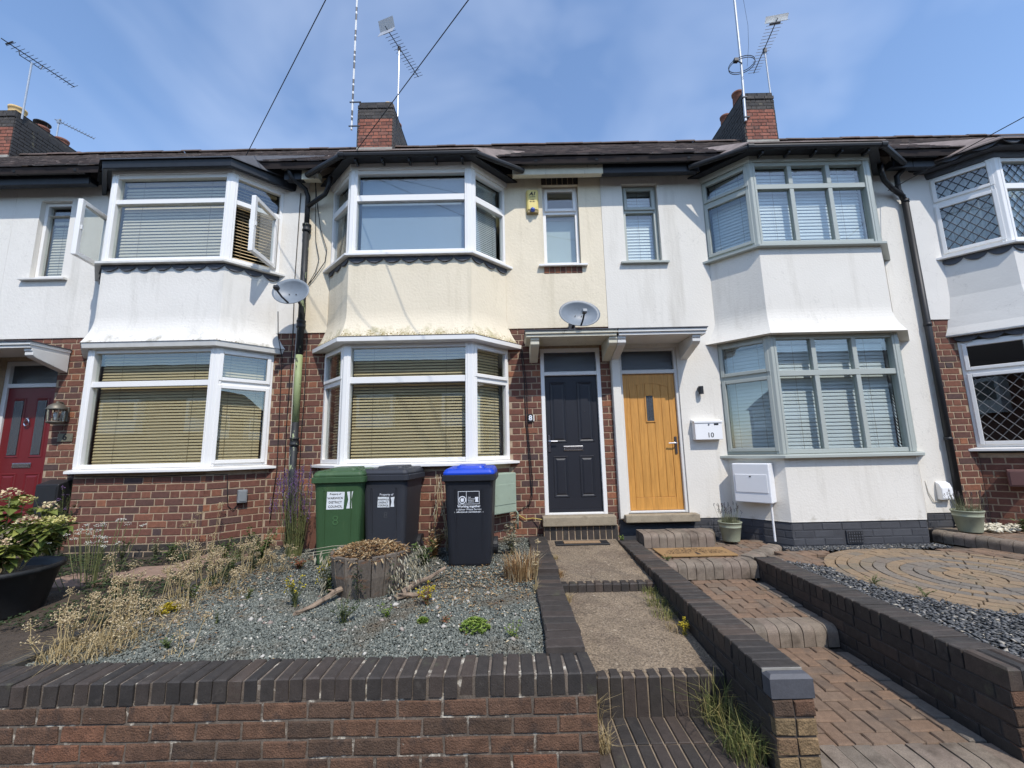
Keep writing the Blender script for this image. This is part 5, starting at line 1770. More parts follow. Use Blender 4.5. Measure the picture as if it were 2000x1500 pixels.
cable('thin black cable below the left bay sill ending at the grey box', [(-6.0, 5.97, 1.32), (-5.6, 5.485, 1.38), (-4.6, 5.485, 1.365), (-3.96, 5.49, 1.38), (-3.78, 5.67, 1.36), (-3.76, 5.68, 1.1), (-3.75, 5.69, .95), (-3.7, 5.72, .9), (-3.66, 5.78, .98)], .006)
cable('yellow earth wire from the meter box to the door step', [(.0, 5.9, .80), (.06, 5.97, .72), (.16, 5.97, .66), (.26, 5.98, .67), (.385, 5.9, .66)], .006, M_cable_y)
cable('pale pipe elbow under the green meter box', [(-.08, 5.8, .80), (.02, 5.86, .80), (.05, 5.88, .76), (.05, 5.88, .55)], .013, M_meter_g)
cable('thin white flex beside the white cover box on the white wall', [(5.72, 5.975, 1.06), (5.73, 5.97, .9), (5.78, 5.965, .78), (5.88, 5.96, .77)], .006, M_cable_w)

# overhead wires from a pole across the street
def wire(label, a, q, k=4.0, r=.0055):
    a, q = Vector(a), Vector(q)
    e = a + (q - a) * k
    return tag(MB().tube([tuple(a), tuple(q), tuple(a + (q - a) * 2), tuple(e)], r, 6).build('overhead_wire', M_cable), label, 'wire', 'overhead wires')


wire('overhead wire running up from the roof of the house with the red door', (-3.92, 5.70, 6.03), (-1.977, 3.96, 6.60))
wire('overhead wire running up from the cream bay past the aerial', (-2.13, 5.32, 5.76), (-.336, 3.44, 5.91))
wire('overhead wire reaching the right hand downpipe', (5.80, 5.87, 5.38), (6.17, 4.45, 5.385))


# ---- satellite dishes
def dish(label, loc, rx, rz, yaw, tilt, side, standoff):
    root = thing('satellite_dish', label, 'satellite dish', loc, 'satellite dishes')
    root.rotation_euler = (0, 0, yaw)
    mb = MB()
    n, m = 28, 7
    for k in range(m + 1):
        f = k / m
        for i in range(n):
            t = 2 * math.pi * i / n
            x, z = rx * f * math.cos(t), rz * f * math.sin(t)
            mb.v.append((x, -.09 * f * f, z))
    for k in range(m):
        for i in range(n):
            mb.f.append((k * n + i, k * n + (i + 1) % n, (k + 1) * n + (i + 1) % n, (k + 1) * n + i))
    o = len(mb.v)
    mb.v += [(x * 1.0, y + .008, z * 1.0) for x, y, z in mb.v[:o]]
    for k in range(m):
        for i in range(n):
            mb.f.append((o + k * n + i, o + (k + 1) * n + i, o + (k + 1) * n + (i + 1) % n, o + k * n + (i + 1) % n))
    for i in range(n):
        a = m * n + i
        b = m * n + (i + 1) % n
        mb.f.append((a, b, o + b, o + a))
    d = mb.build('reflector', M_dish, root, smooth=True)
    d.rotation_euler = (tilt, 0, 0)
    for (x, z) in ((-.045, .0), (.045, 0), (0.0, -rz * .62)):
        MB().tube([(x, -.022, z), (x, -.004, z)], .006, 6).build('bolt', M_black, d)
    MB().tube([(0, -.08, -rz * .9), (side * .05, -.18, -rz * .80), (side * .09, -.27, -rz * .58)], .013, 6).build('feed_arm', M_alu_dark, d)
    MB().box(side * .09 - .032, side * .09 + .032, -.32, -.25, -rz * .6, -rz * .6 + .05).build('receiver_head', M_dish if side == 0 else M_black, d, bevel=.008)
    MB().tube([(0, .01, 0), (0, standoff * .6, -.02), (0, standoff, -.10)], .02, 8).build('wall_arm', M_alu_dark, root)
    MB().box(-.05, .05, standoff - .012, standoff + .0, -.2, 0).build('wall_plate', M_alu_dark, root)
    return root


dish('grey satellite dish beside the peeling downpipe', (-3.03, 5.62, 3.81), .245, .215, .10, -.30, -1, .34)
dish('grey satellite dish above the porch of the black door', (.95, 5.62, 3.41), .29, .205, .12, -.25, 0, .35)

# ---- burglar alarm bell box
al = thing('alarm_box', 'cream burglar alarm box with blue strobe under the eaves', 'alarm box', (.385, 5.985, 5.19))
M_alarm = pm('alarm_cream_plastic', srgb(226, 206, 128), .45, .05, 6)
part(al, MB().prism([(.288, 5.985), (.30, 5.93), (.325, 5.915), (.445, 5.915), (.47, 5.93), (.482, 5.985)], 5.215, 5.545), 'case', M_alarm, bevel=.008, seg=2)
part(al, MB().prism([(.292, 5.985), (.31, 5.925), (.46, 5.925), (.478, 5.985)], 5.175, 5.2145), 'strobe_tray', pm('alarm_dull', srgb(150, 134, 96), .6, .05, 6))
M_strobe = pm('blue_strobe_lens', srgb(58, 84, 170), .15, .02, 6, spec=.7)
part(al, MB().lathe([(.001, -.03), (.03, -.02), (.036, .0), (.034, .02), (.02, .036), (.001, .04)], (.385, 5.912, 5.205), 14), 'strobe', M_strobe, smooth=True)
text_part(al, 'A1', .078, (.385, 5.913, 5.475), M_ink, shear=.3, bold=.003)
text_part(al, 'ALARMS', .024, (.385, 5.913, 5.425), M_ink)
text_part(al, '01926', .022, (.385, 5.913, 5.378), M_ink)
text_part(al, '411 411', .026, (.385, 5.913, 5.348), M_ink, bold=.001)

# ---- white post box, number 10
mbx = thing('mailbox', 'white wall mounted mailbox lettered 10', 'mailbox', (2.735, 5.98, 1.68))
part(mbx, MB().box(2.545, 2.925, 5.875, 5.979, 1.685, 1.925), 'body', M_white_gloss, bevel=.006, seg=2)
part(mbx, MB().extrude_yz([(5.865, 1.915), (5.865, 1.945), (5.979, 1.972), (5.979, 1.926), (5.875, 1.926)], 2.535, 2.935), 'lid', M_white_gloss, bevel=.003)
part(mbx, MB().tube([(2.74, 5.874, 1.893), (2.74, 5.868, 1.893)], .011, 10), 'lock', M_chrome)
part(mbx, MB().box(2.815, 2.875, 5.871, 5.8745, 1.885, 1.905), 'name_slot', M_ink)
text_part(mbx, '10', .095, (2.755, 5.873, 1.745), M_ink)
# ---- gas meter boxes
m10 = thing('meter_box', 'white meter box on the white bay side wall above a flower pot', 'meter box', (3.07, 5.7, .87), 'utility boxes')
A, B = o10[0], o10[1]
L10, T10 = seg_T(A, B)
part(m10, MB().box(.12, .56, .01, .215, .86, 1.36, T10), 'case', M_white_gloss, bevel=.012, seg=2)
part(m10, MB().box(.15, .53, .216, .222, .99, 1.22, T10), 'door', M_white_gloss, bevel=.003)
part(m10, MB().box(.325, .345, .222, .226, 1.185, 1.20, T10), 'lock', M_ink)
part(m10, MB().tube([T10(.5, .06, .87), T10(.5, .06, .38)], .014, 8), 'pipe', M_white_gloss)
m8 = thing('meter_box', 'pale green meter box behind the blue lidded bin', 'meter box', (-.15, 5.8, .77), 'utility boxes')
A, B = o8[2], o8[3]
L8, T8 = seg_T(A, B)
part(m8, MB().box(.18, .60, .01, .20, .79, 1.30, T8), 'case', M_meter_g, bevel=.012, seg=2)
part(m8, MB().box(.20, .58, .2005, .206, .90, 1.16, T8), 'door', M_meter_g, bevel=.003)
m6 = thing('meter_box', 'black meter box on the brick wall right of the red door', 'meter box', (-6.28, 5.99, .85), 'utility boxes')
part(m6, MB().extrude_yz([(5.99, .85), (5.80, .85), (5.80, 1.27), (5.99, 1.33)], -6.44, -6.13), 'case', M_black, bevel=.008)
part(m6, MB().box(-6.42, -6.15, 5.793, 5.7995, .88, 1.24), 'door', M_black, bevel=.003)
gb = thing('junction_box', 'small grey junction box on the left bay below the sill', 'junction box', (-3.66, 5.8, .96), 'utility boxes')
A, B = o6[2], o6[3]
L6, T6 = seg_T(A, B)
part(gb, MB().box(.36, .47, .004, .07, .98, 1.15, T6), 'case', pm('grey_plastic', srgb(128, 132, 134), .6, .04, 6), bevel=.008)
part(gb, MB().box(.375, .455, .0705, .076, 1.0, 1.13, T6), 'lid', MATS['grey_plastic'], bevel=.004)
cv = thing('cover_box', 'white rounded cover box low on the white wall by the downpipe', 'cover box', (5.92, 5.98, .78), 'utility boxes')
part(cv, MB().extrude_yz([(5.979, .80), (5.90, .80), (5.89, .83), (5.895, .96), (5.92, 1.02), (5.979, 1.05)], 5.845, 6.0), 'cover', M_white_gloss, bevel=.012, seg=2)
bx12 = thing('flue_box', 'small brick brown box on the brick bay below the leaded window', 'flue box', (6.85, 5.7, .98), 'utility boxes')
A, B = o12[0], o12[1]
L12, T12 = seg_T(A, B)
part(bx12, MB().box(.22, .43, .01, .17, .98, 1.20, T12), 'case', pm('brown_plastic', srgb(110, 78, 74), .7, .08, 8), bevel=.008)
part(bx12, MB().box(.24, .41, .1705, .178, 1.0, 1.18, T12), 'front_plate', MATS['brown_plastic'], bevel=.004)
# ---- wall lamp by the oak door
wl = thing('wall_light', 'small black cylinder spotlight beside the oak door', 'wall light', (2.70, 5.98, 2.37), 'wall lights')
part(wl, MB().box(2.675, 2.715, 5.955, 5.979, 2.37, 2.43), 'mount', M_black)
part(wl, MB().tube([(2.70, 5.925, 2.33), (2.70, 5.925, 2.44)], .034, 14), 'barrel', M_black)
# ---- lantern by the red door
ln = thing('wall_lantern', 'old bronze glass lantern on the brick beside the red door', 'wall lantern', (-6.37, 5.99, 2.10), 'wall lights')
M_bronze = pm('aged_bronze', srgb(112, 108, 98), .5, .15, 12, metal=.5)
lx, ly = -6.37, 5.86
part(ln, MB().box(lx - .05, lx + .05, 5.965, 5.998, 2.13, 2.34), 'back_plate', M_bronze, bevel=.008)
part(ln, MB().tube([(lx, 5.97, 2.33), (lx, 5.92, 2.40), (lx, ly, 2.395)], .012, 8), 'arm', M_bronze)
part(ln, MB().lathe([(.105, 0), (.11, .01), (.10, .03), (.085, .06), (.05, .085), (.02, .095), (.012, .12), (.001, .125)], (lx, ly, 2.29), 16), 'cap', M_bronze, smooth=True)
part(ln, MB().lathe([(.001, 0), (.03, .0), (.085, .02), (.095, .035), (.09, .045)], (lx, ly, 2.085), 16), 'base', M_bronze, smooth=True)
for k in range(6):
    t = math.pi / 6 + k * math.pi / 3
    part(ln, MB().tube([(lx + .085 * math.cos(t), ly + .085 * math.sin(t), 2.12), (lx + .098 * math.cos(t), ly + .098 * math.sin(t), 2.30)], .006, 5), 'rib', M_bronze)
part(ln, MB().lathe([(.078, .125 - .125), (.09, .18)], (lx, ly, 2.12), 18), 'glass', M_glass)
part(ln, MB().lathe([(.001, 0), (.018, .01), (.02, .05), (.03, .08), (.02, .11), (.001, .12)], (lx, ly, 2.14), 12), 'bulb', M_upvc, smooth=True)
# ---- number plates
n6 = thing('number_plate', 'greenish plate with the figure 6 below the lantern', 'number plate', (-6.33, 5.99, 1.86), 'house numbers')
part(n6, MB().box(-6.44, -6.225, 5.985, 5.993, 1.85, 1.965), 'plate', pm('greenish_plate', srgb(112, 108, 92), .3, .1, 9), bevel=.002)
text_part(n6, '6', .13, (-6.335, 5.984, 1.912), M_ink, bold=.004)
for sx in (-6.425, -6.24):
    part(n6, MB().tube([(sx, 5.985, 1.905), (sx, 5.979, 1.905)], .007, 8), 'screw', M_chrome)
n8 = thing('number_plate', 'small black tile with a white figure 8 by the black door', 'number plate', (.265, 5.99, 1.98), 'house numbers')
part(n8, MB().box(.232, .298, 5.978, 5.993, 1.985, 2.10), 'tile', M_ink, bevel=.002)
text_part(n8, '8', .10, (.265, 5.977, 2.043), M_ink_w, bold=.003)
part(n8, MB().box(.304, .322, 5.985, 5.994, 2.0, 2.09), 'plaster_patch', M_cable_w)


# ---- roof aerials and masts
def yagi(label, mast, mast_z0, z, rear, tip, nel, ell, mat, reflector=None, elmat=None, sling=False, r=.02, striped=False):
    root = thing('tv_aerial', label, 'aerial', (mast[0], mast[1], mast_z0), 'roof aerials')
    part(root, MB().tube([(mast[0], mast[1], mast_z0), (mast[0], mast[1], z - (.14 if sling else 0.0))], r, 8), 'mast', M_alu if not striped else M_alu_dark)
    a, b = Vector((*rear, z)), Vector((*tip, z))
    part(root, MB().tube([tuple(a), tuple(b)], .012, 6), 'boom', mat)
    d = (b - a).normalized()
    s = Vector((-d.y, d.x, 0))
    em = MB().tube([(-ell / 2, 0, 0), (ell / 2, 0, 0)], .0055, 5).mesh('element', elmat or mat)
    ang = math.atan2(s.y, s.x)
    inv = Matrix.Translation(-Vector(root.location))
    for k in range(nel):
        p = a.lerp(b, .12 + .88 * k / (nel - 1))
        o = put('element', em, root, tuple(p + Vector((0, 0, .015))), (0, 0, ang), (1 - .25 * k / nel, 1, 1))
        o.matrix_parent_inverse = inv
    if sling:
        m = Vector((mast[0], mast[1], z - .14))
        part(root, MB().tube([tuple(a.lerp(b, .22)), tuple(a.lerp(b, .24) - Vector((0, 0, .12))), tuple(m), tuple(a.lerp(b, .52) - Vector((0, 0, .12))), tuple(a.lerp(b, .54))], .011, 6), 'cradle', mat)
    else:
        part(root, MB().box(mast[0] - .035, mast[0] + .035, mast[1] - .03, mast[1] + .03, z - .09, z + .03), 'clamp', mat)
    bx = a.lerp(b, .07)
    if reflector:
        w, h, m = reflector
        q = [bx - s * w / 2, bx + s * w / 2]
        for sg in (1, -1):
            e = MB()
            tl = Vector((0, 0, sg * h)) - d * .10
            e.v = [tuple(q[0]), tuple(q[1]), tuple(q[1] + tl), tuple(q[0] + tl), tuple(q[0] - d * .006), tuple(q[1] - d * .006), tuple(q[1] + tl - d * .006), tuple(q[0] + tl - d * .006)]
            e.f = [(0, 1, 2, 3), (7, 6, 5, 4), (0, 4, 5, 1), (1, 5, 6, 2), (2, 6, 7, 3), (3, 7, 4, 0)]
            part(root, e, 'reflector', m)
    part(root, MB().tube([tuple(a.lerp(b, .1) - s * .12 + Vector((0, 0, .02))), tuple(a.lerp(b, .1) + s * .12 + Vector((0, 0, .02)))], .02, 6), 'dipole', mat)
    return root


M_mesh = pm('aerial_reflector_grey', srgb(168, 172, 180), .5, .1, 30, metal=.3)
yagi('tv aerial with a grey mesh reflector on the middle chimney', (-2.70, 9.35), 9.9, 11.9, (-2.898, 8.785), (-2.40, 10.21), 16, .36, M_alu_dark, (.42, .22, M_mesh))
yagi('tv aerial with a white plate reflector on the right chimney', (6.68, 9.32), 10.1, 11.6, (6.513, 8.514), (6.786, 10.0), 16, .36, M_alu_dark, (.50, .09, M_white_gloss))
yagi('large tv aerial with a cradle above the left chimney', (-12.05, 9.3), 10.0, 11.75, (-12.22, 8.77), (-11.88, 10.17), 16, .34, M_alu_dark, None, None, True)
yagi('small pale tv aerial beyond the left chimney', (-13.20, 11.05), 10.4, 11.5, (-13.27, 10.99), (-12.89, 11.79), 12, .22, M_alu, None)
M_band = pm('pale_mast_band', srgb(196, 198, 200), .5, .1, 9)
tm = thing('aerial_mast', 'tall mast wrapped in black and white bands left of the middle chimney', 'mast', (-3.765, 9.16, 9.40), 'roof masts')
zz, k = 9.40, 0
while zz < 15.0:
    h = random.uniform(.07, .2) if k % 2 else random.choice((.05, .07, .24, .3))
    part(tm, MB().tube([(-3.765, 9.16, zz), (-3.765, 9.16, zz + h)], .023 if k % 2 else .025, 8), 'band', M_alu_dark if k % 2 else M_band)
    zz += h
    k += 1
for z in (9.47, 10.13):
    part(tm, MB().box(-3.83, -3.55, 9.13, 9.15, z, z + .025), 'bracket', M_alu_dark)
sp = thing('aerial_mast', 'tall silver pole with a ring aerial at the right chimney', 'mast', (5.87, 9.16, 9.45), 'roof masts')
part(sp, MB().tube([(5.87, 9.16, 9.42), (5.93, 9.16, 11.0), (5.99, 9.16, 15.0)], .032, 10), 'pole', M_alu)
for dz in (0, .05):
    ring = [(5.94 + .29 * math.cos(t), 9.16 + .29 * math.sin(t), 10.97 + dz + .05 * math.sin(t)) for t in [2 * math.pi * i / 28 - (.3 if dz else 0) for i in range(27 if dz else 29)]]
    part(sp, MB().tube(ring, .009, 6), 'ring', M_alu_dark)
part(sp, MB().tube([(5.93, 9.13, 11.02), (5.70, 8.98, 10.95)], .016, 6), 'ring_arm', M_alu_dark)
part(sp, MB().box(5.64, 5.74, 8.93, 9.02, 10.90, 10.98), 'feed_box', M_black)
part(sp, MB().tube([(6.1, 9.2, 11.0), (6.2, 9.2, 11.6), (6.25, 9.2, 12.2), (6.22, 9.2, 12.9), (6.15, 9.2, 13.6)], .004, 4), 'aerial_wire', M_cable)
for z in (9.5, 10.05):
    part(sp, MB().box(5.84, 5.96, 9.12, 9.19, z, z + .03), 'bracket', M_alu_dark)

# ================================================================== BINS
def rrect(w, d, r, y0=0.0, n=4):
    pts = []
    for (cx_, cy_, a0) in ((w / 2 - r, d / 2 - r, 0), (-w / 2 + r, d / 2 - r, 90), (-w / 2 + r, -d / 2 + r, 180), (w / 2 - r, -d / 2 + r, 270)):
        for k in range(n + 1):
            t = R_(a0 + 90 * k / n)
            pts.append((cx_ + r * math.cos(t), cy_ + r * math.sin(t) + y0))
    return pts


def loft(rings, cap=True):
    mb = MB()
    n = len(rings[0][0])
    for pts, z in rings:
        mb.v += [(x, y, z if not callable(z) else z(x, y)) for x, y in pts]
    for k in range(len(rings) - 1):
        for i in range(n):
            mb.f.append((k * n + i, k * n + (i + 1) % n, (k + 1) * n + (i + 1) % n, (k + 1) * n + i))
    if cap:
        mb.f.append(tuple(range(n))[::-1])
        mb.f.append(tuple(range((len(rings) - 1) * n, len(rings) * n)))
    return mb


def wheelie_bin(label, loc, rz, body, lid, rim_mat=None):
    root = thing('wheelie_bin', label, 'wheelie bin', loc, 'wheelie bins')
    root.rotation_euler.z = rz
    b = loft([(rrect(.43, .50, .05), 0.0), (rrect(.45, .52, .05), .03), (rrect(.515, .60, .055), .80), (rrect(.53, .615, .055), .875), (rrect(.545, .63, .055), .878), (rrect(.55, .64, .05), .90)])
    bo = b.build('body', body, root, smooth=False)
    # front panel edges and side wings pressed into the body
    for sx in (-.145, .145):
        e = MB()
        e.v = [(sx * .92 - .008, -.252, .05), (sx * .92 + .008, -.252, .05), (sx + .008, -.312, .80), (sx - .008, -.312, .80), (sx * .92 - .008, -.262, .05), (sx * .92 + .008, -.262, .05), (sx + .008, -.307, .80), (sx - .008, -.307, .80)]
        e.f = [(4, 5, 6, 7), (0, 1, 5, 4), (1, 2, 6, 5), (2, 3, 7, 6), (3, 0, 4, 7)]
        e.build('front_rib', body, bo)
    loft([(rrect(.575, .665, .05), .885), (rrect(.585, .675, .05), .89), (rrect(.585, .675, .05), .945), (rrect(.575, .665, .05), .95)]).build('rim', rim_mat or body, root)
    lm = loft([(rrect(.55, .645, .05), .950), (rrect(.56, .655, .05), .956), (rrect(.56, .655, .05), .972), (rrect(.53, .62, .05), lambda x, y: 1.0 + .02 * (y + .3)), (rrect(.50, .56, .06), lambda x, y: 1.012 + .03 * (y + .3)), ])
    lo = lm.build('lid', lid, root, smooth=False)
    loft([(rrect(.34, .40, .05, .03), 1.0), (rrect(.30, .36, .05, .03), lambda x, y: 1.034 + .03 * (y + .3))]).build('lid_panel', lid, lo)
    for sx in (-.2, .2):
        loft([([(x + sx, y) for x, y in rrect(.10, .075, .02, -.262)], .97), ([(x + sx, y) for x, y in rrect(.085, .06, .02, -.255)], 1.018)]).build('lid_grip', lid, lo)
    MB().tube([(-.25, .36, .93), (.25, .36, .93)], .016, 8).build('handle', body, root)
    for sx in (-1, 1):
        w = MB().tube([(sx * .225, .27, .1), (sx * .275, .27, .1)], .10, 18).build('wheel', M_black, root)
        MB().tube([(sx * .276, .27, .1), (sx * .28, .27, .1)], .04, 12).build('hub', M_alu_dark, w)
    return root, bo


M_bin_green = pm('green_bin_plastic', srgb(56, 84, 53), .5, .06, 4, .15, 120, stains=[(srgb(86, 108, 72), 3.0, .58, .85, None, (2, 2, .4))])
M_bin_grey = pm('charcoal_bin_plastic', srgb(52, 54, 60), .5, .07, 4, .15, 120, stains=[(srgb(78, 78, 80), 3.0, .6, .85, None, (2, 2, .4))])
M_bin_black = pm('black_bin_plastic', srgb(36, 38, 44), .45, .06, 4, .12, 120, stains=[(srgb(58, 58, 62), 3.0, .62, .85, None, (2, 2, .4))])
M_lid_blue = pm('blue_lid_plastic', srgb(24, 68, 186), .4, .05, 6)
M_sticker = pm('white_sticker', srgb(222, 226, 228), .6, .06, 20, stains=[(srgb(140, 146, 150), 26, .6, .7, None, None)])
lean = math.pi / 2 - .076


def on_front(root_body, s, size, x, z, mat, rz=0.0, name='lettering', **k):
    """lettering on the sloping front of a bin (local coordinates of the bin)"""
    y = -.26 - (z - .03) * .052 - .0035
    return text_part(root_body, s, size, (x, y, z), mat, tilt=math.pi / 2 + .052, name=name, **k)


def plate_front(parent, pts, mat, name, lift=.002):
    mb = MB()
    f = lambda x, z, o: (x, -.26 - (z - .03) * .052 - o, z)
    n = len(pts)
    mb.v = [f(x, z, lift + .0015) for x, z in pts] + [f(x, z, 0) for x, z in pts]
    mb.f = [tuple(range(n))] + [(i, n + i, n + (i + 1) % n, (i + 1) % n) for i in range(n)]
    return mb.build(name, mat, parent)


gbin, gbo = wheelie_bin('green wheelie bin with a white council sticker', (-1.965, 5.08, .395), .07, M_bin_green, M_bin_green)
plate_front(gbo, [(-.12, .60), (.065, .60), (.075, .785), (-.115, .79)], M_sticker, 'sticker')
plate_front(gbo, [(.095, .605), (.155, .605), (.15, .70), (.165, .79), (.10, .785), (.115, .70)], M_sticker, 'sticker')
for i, s in enumerate(('Property of', 'WARWICK', 'DISTRICT', 'COUNCIL')):
    on_front(gbo, s, .034 if i else .026, -.025, .765 - i * .045, M_ink, ext=.0022)
M_faint = pm('faint_chalk_green', srgb(66, 100, 62), .9, .1, 30)
M_faint2 = pm('faint_chalk_grey', srgb(72, 74, 78), .9, .1, 30)
on_front(gbo, '8', .15, -.02, .475, M_faint, ext=.0006)
kbin, kbo = wheelie_bin('charcoal wheelie bin standing between the green bin and the blue lidded bin', (-1.44, 5.20, .40), -.10, M_bin_grey, M_bin_grey)
plate_front(kbo, [(-.075, .59), (.065, .59), (.06, .705), (-.07, .705)], M_sticker, 'sticker')
plate_front(kbo, [(.078, .595), (.12, .595), (.115, .65), (.125, .705), (.08, .70), (.09, .65)], M_sticker, 'sticker')
on_front(kbo, 'Property of', .034, .03, .73, M_ink_w)
for i, s in enumerate(('WARWICK', 'DISTRICT', 'COUNCIL')):
    on_front(kbo, s, .027, -.005, .675 - i * .032, M_ink, ext=.0022)
on_front(kbo, '8', .10, .02, .50, M_faint2, ext=.0006)
bbin, bbo = wheelie_bin('black wheelie bin with a bright blue lid', (-.475, 4.93, .395), -.015, M_bin_black, M_lid_blue, M_bin_black)
lg = plate_front(bbo, [(-.115, .642), (.115, .642), (.115, .646), (-.115, .646)], M_ink_w, 'logo_frame')
for r in ([(-.115, .774), (.115, .774), (.115, .778), (-.115, .778)], [(-.115, .646), (-.111, .646), (-.111, .774), (-.115, .774)], [(.111, .646), (.115, .646), (.115, .774), (.111, .774)], [(-.028, .66), (-.024, .655), (-.024, .774), (-.028, .774)]):
    plate_front(bbo, r, M_ink_w, 'logo_frame')
cr = [(-.069 + .04 * math.cos(t), .688 + .04 * math.sin(t)) for t in [2 * math.pi * i / 28 for i in range(28)]]
plate_front(bbo, cr, M_ink_w, 'crest')
plate_front(bbo, [(-.069 + .031 * math.cos(t), .688 + .031 * math.sin(t)) for t in [2 * math.pi * i / 28 for i in range(28)]], M_bin_black, 'crest_ring', .0035)
plate_front(bbo, [(-.083, .668), (-.055, .668), (-.05, .69), (-.058, .712), (-.07, .702), (-.08, .71), (-.089, .69)], M_ink_w, 'crest_shield', .005)
for i, s in enumerate(('THE', 'STRATFORD', 'DISTRICT', 'COUNCIL')):
    on_front(bbo, s, .015, -.008, .712 - i * .016, M_ink_w, align='LEFT')
plate_front(bbo, [(.066, .664), (.104, .664), (.098, .69), (.104, .716), (.066, .716), (.072, .69)], M_ink_w, 'tower_mark')
on_front(bbo, 'Working together', .033, 0, .62, M_ink_w, bold=.0008)
on_front(bbo, 'to deliver Waste Services', .0285, 0, .588, M_ink_w)
on_front(bbo, 'stratford.gov.uk | warwickdc.gov.uk', .0215, 0, .562, M_ink_w, bold=.0004)

# ================================================================== DOOR MATS
mt8 = thing('doormat', 'rubber edged tan doormat on the concrete path', 'doormat', (.87, 5.70, .384), 'doormats')
part(mt8, MB().box(.53, 1.22, 5.60, 5.82, .381, .397), 'rubber_border', M_black, bevel=.004)
part(mt8, MB().box(.64, 1.11, 5.65, 5.77, .3972, .404), 'bristle_field', pm('worn_coir', srgb(150, 124, 96), .98, .2, 60, .8, 200))
M_coir = pm('coir_mat', srgb(150, 119, 80), .98, .15, 60, .9, 220)
mt10 = thing('doormat', 'coir doormat with a dark leafy tree print before the oak door', 'doormat', (2.13, 5.25, .345), 'doormats')
part(mt10, MB().box(1.70, 2.56, 5.06, 5.44, .345, .366, None), 'mat', M_coir, bevel=.005)
pr_ = MB()
for i in range(230):
    t, r = random.uniform(0, math.pi), math.sqrt(random.uniform(.05, 1))
    x, y = 2.13 + .36 * r * math.cos(t), 5.14 + .25 * r * math.sin(t)
    a = random.uniform(0, 6.28)
    s = .013
    pr_.add([(x - s * math.cos(a), y - s * math.sin(a), .3675), (x + .006 * math.sin(a), y - .006 * math.cos(a), .3675), (x + s * math.cos(a), y + s * math.sin(a), .3675), (x - .006 * math.sin(a), y + .006 * math.cos(a), .3675)], [(0, 1, 2, 3)])
pr_.add([(2.105, 5.09, .3675), (2.155, 5.09, .3675), (2.14, 5.22, .3675), (2.12, 5.22, .3675)], [(0, 1, 2, 3)])
kind(part(mt10, pr_, 'leaf_print', pm('dark_mat_print', srgb(62, 50, 40), .98, .1, 60)), 'stuff')

# ================================================================== PLANTS
def leaf_mat(name, ramp, rough=.6, trans=.25, var=.2):
    m = pm(name, ramp=ramp, mode='island', rough=rough, var=var, vs=9)
    t = m.node_tree
    N, L = t.nodes, t.links
    b = N['Principled BSDF']
    src = b.inputs['Base Color'].links[0].from_socket
    tl = N.new('ShaderNodeBsdfTranslucent')
    L.new(src, tl.inputs['Color'])
    mx = N.new('ShaderNodeMixShader')
    mx.inputs[0].default_value = trans
    L.new(b.outputs[0], mx.inputs[1])
    L.new(tl.outputs[0], mx.inputs[2])
    L.new(mx.outputs[0], N['Material Output'].inputs['Surface'])
    return m


L_green = leaf_mat('leaf_green', [(0, srgb(54, 72, 36)), (.5, srgb(76, 96, 48)), (1, srgb(104, 122, 62))])
L_dark = leaf_mat('leaf_dark_green', [(0, srgb(40, 54, 32)), (.6, srgb(60, 76, 44)), (1, srgb(84, 96, 58))])
L_lime = leaf_mat('leaf_lime', [(0, srgb(92, 116, 42)), (.6, srgb(120, 144, 56)), (1, srgb(148, 164, 80))])
L_grey = leaf_mat('leaf_grey_green', [(0, srgb(98, 104, 78)), (.6, srgb(124, 126, 96)), (1, srgb(150, 144, 116))])
L_dry = leaf_mat('dry_leaf', [(0, srgb(112, 80, 52)), (.35, srgb(150, 116, 78)), (.7, srgb(184, 156, 112)), (1, srgb(206, 188, 154))], .85)
L_dead = leaf_mat('grey_dead_leaf', [(0, srgb(128, 122, 100)), (.5, srgb(164, 156, 132)), (1, srgb(198, 192, 172))], .85)
L_straw = leaf_mat('straw', [(0, srgb(142, 122, 84)), (.5, srgb(172, 152, 110)), (1, srgb(196, 178, 138))], .85)
L_seed = leaf_mat('dry_seed_head', [(0, srgb(140, 120, 90)), (.5, srgb(176, 156, 120)), (1, srgb(200, 184, 150))], .9, .1)
L_red = leaf_mat('reddish_dead_leaf', [(0, srgb(112, 62, 44)), (1, srgb(164, 104, 74))], .85)
L_purple = leaf_mat('purple_floret', [(0, srgb(92, 66, 112)), (1, srgb(136, 104, 152))], .8)
L_yellow = leaf_mat('yellow_floret', [(0, srgb(176, 158, 36)), (1, srgb(206, 190, 70))], .8)
L_pink = leaf_mat('pink_floret', [(0, srgb(200, 166, 146)), (.5, srgb(214, 194, 160)), (1, srgb(222, 214, 168))], .8)
L_cream = leaf_mat('cream_floret', [(0, srgb(196, 190, 110)), (1, srgb(224, 214, 160))], .8)
L_grass = leaf_mat('rough_grass', [(0, srgb(86, 98, 52)), (.5, srgb(120, 124, 70)), (1, srgb(176, 160, 104))], .8)
M_stem = pm('green_stem', srgb(104, 108, 66), .8, .2, 20)
M_stem_dry = pm('dry_stem', srgb(164, 146, 106), .85, .2, 20)
M_stem_pale = pm('pale_woody_stem', srgb(176, 160, 124), .85, .2, 20)
M_wood = pm('weathered_driftwood', srgb(140, 122, 104), .9, .25, 12, .9, 50, stretch=(1, 1, 1), stains=[(srgb(84, 72, 62), 14, .5, .65, None, None)])
M_stave = pm('weathered_stave', grain=(60, .2), ramp=[(0, srgb(92, 84, 76)), (1, srgb(122, 112, 100))], rough=.92, var=.25, vs=14, bump=.8, bs=40, stretch=(3, 3, .5),
             stains=[(srgb(120, 84, 56), 5, .55, .68, None, (1, 1, 3))])


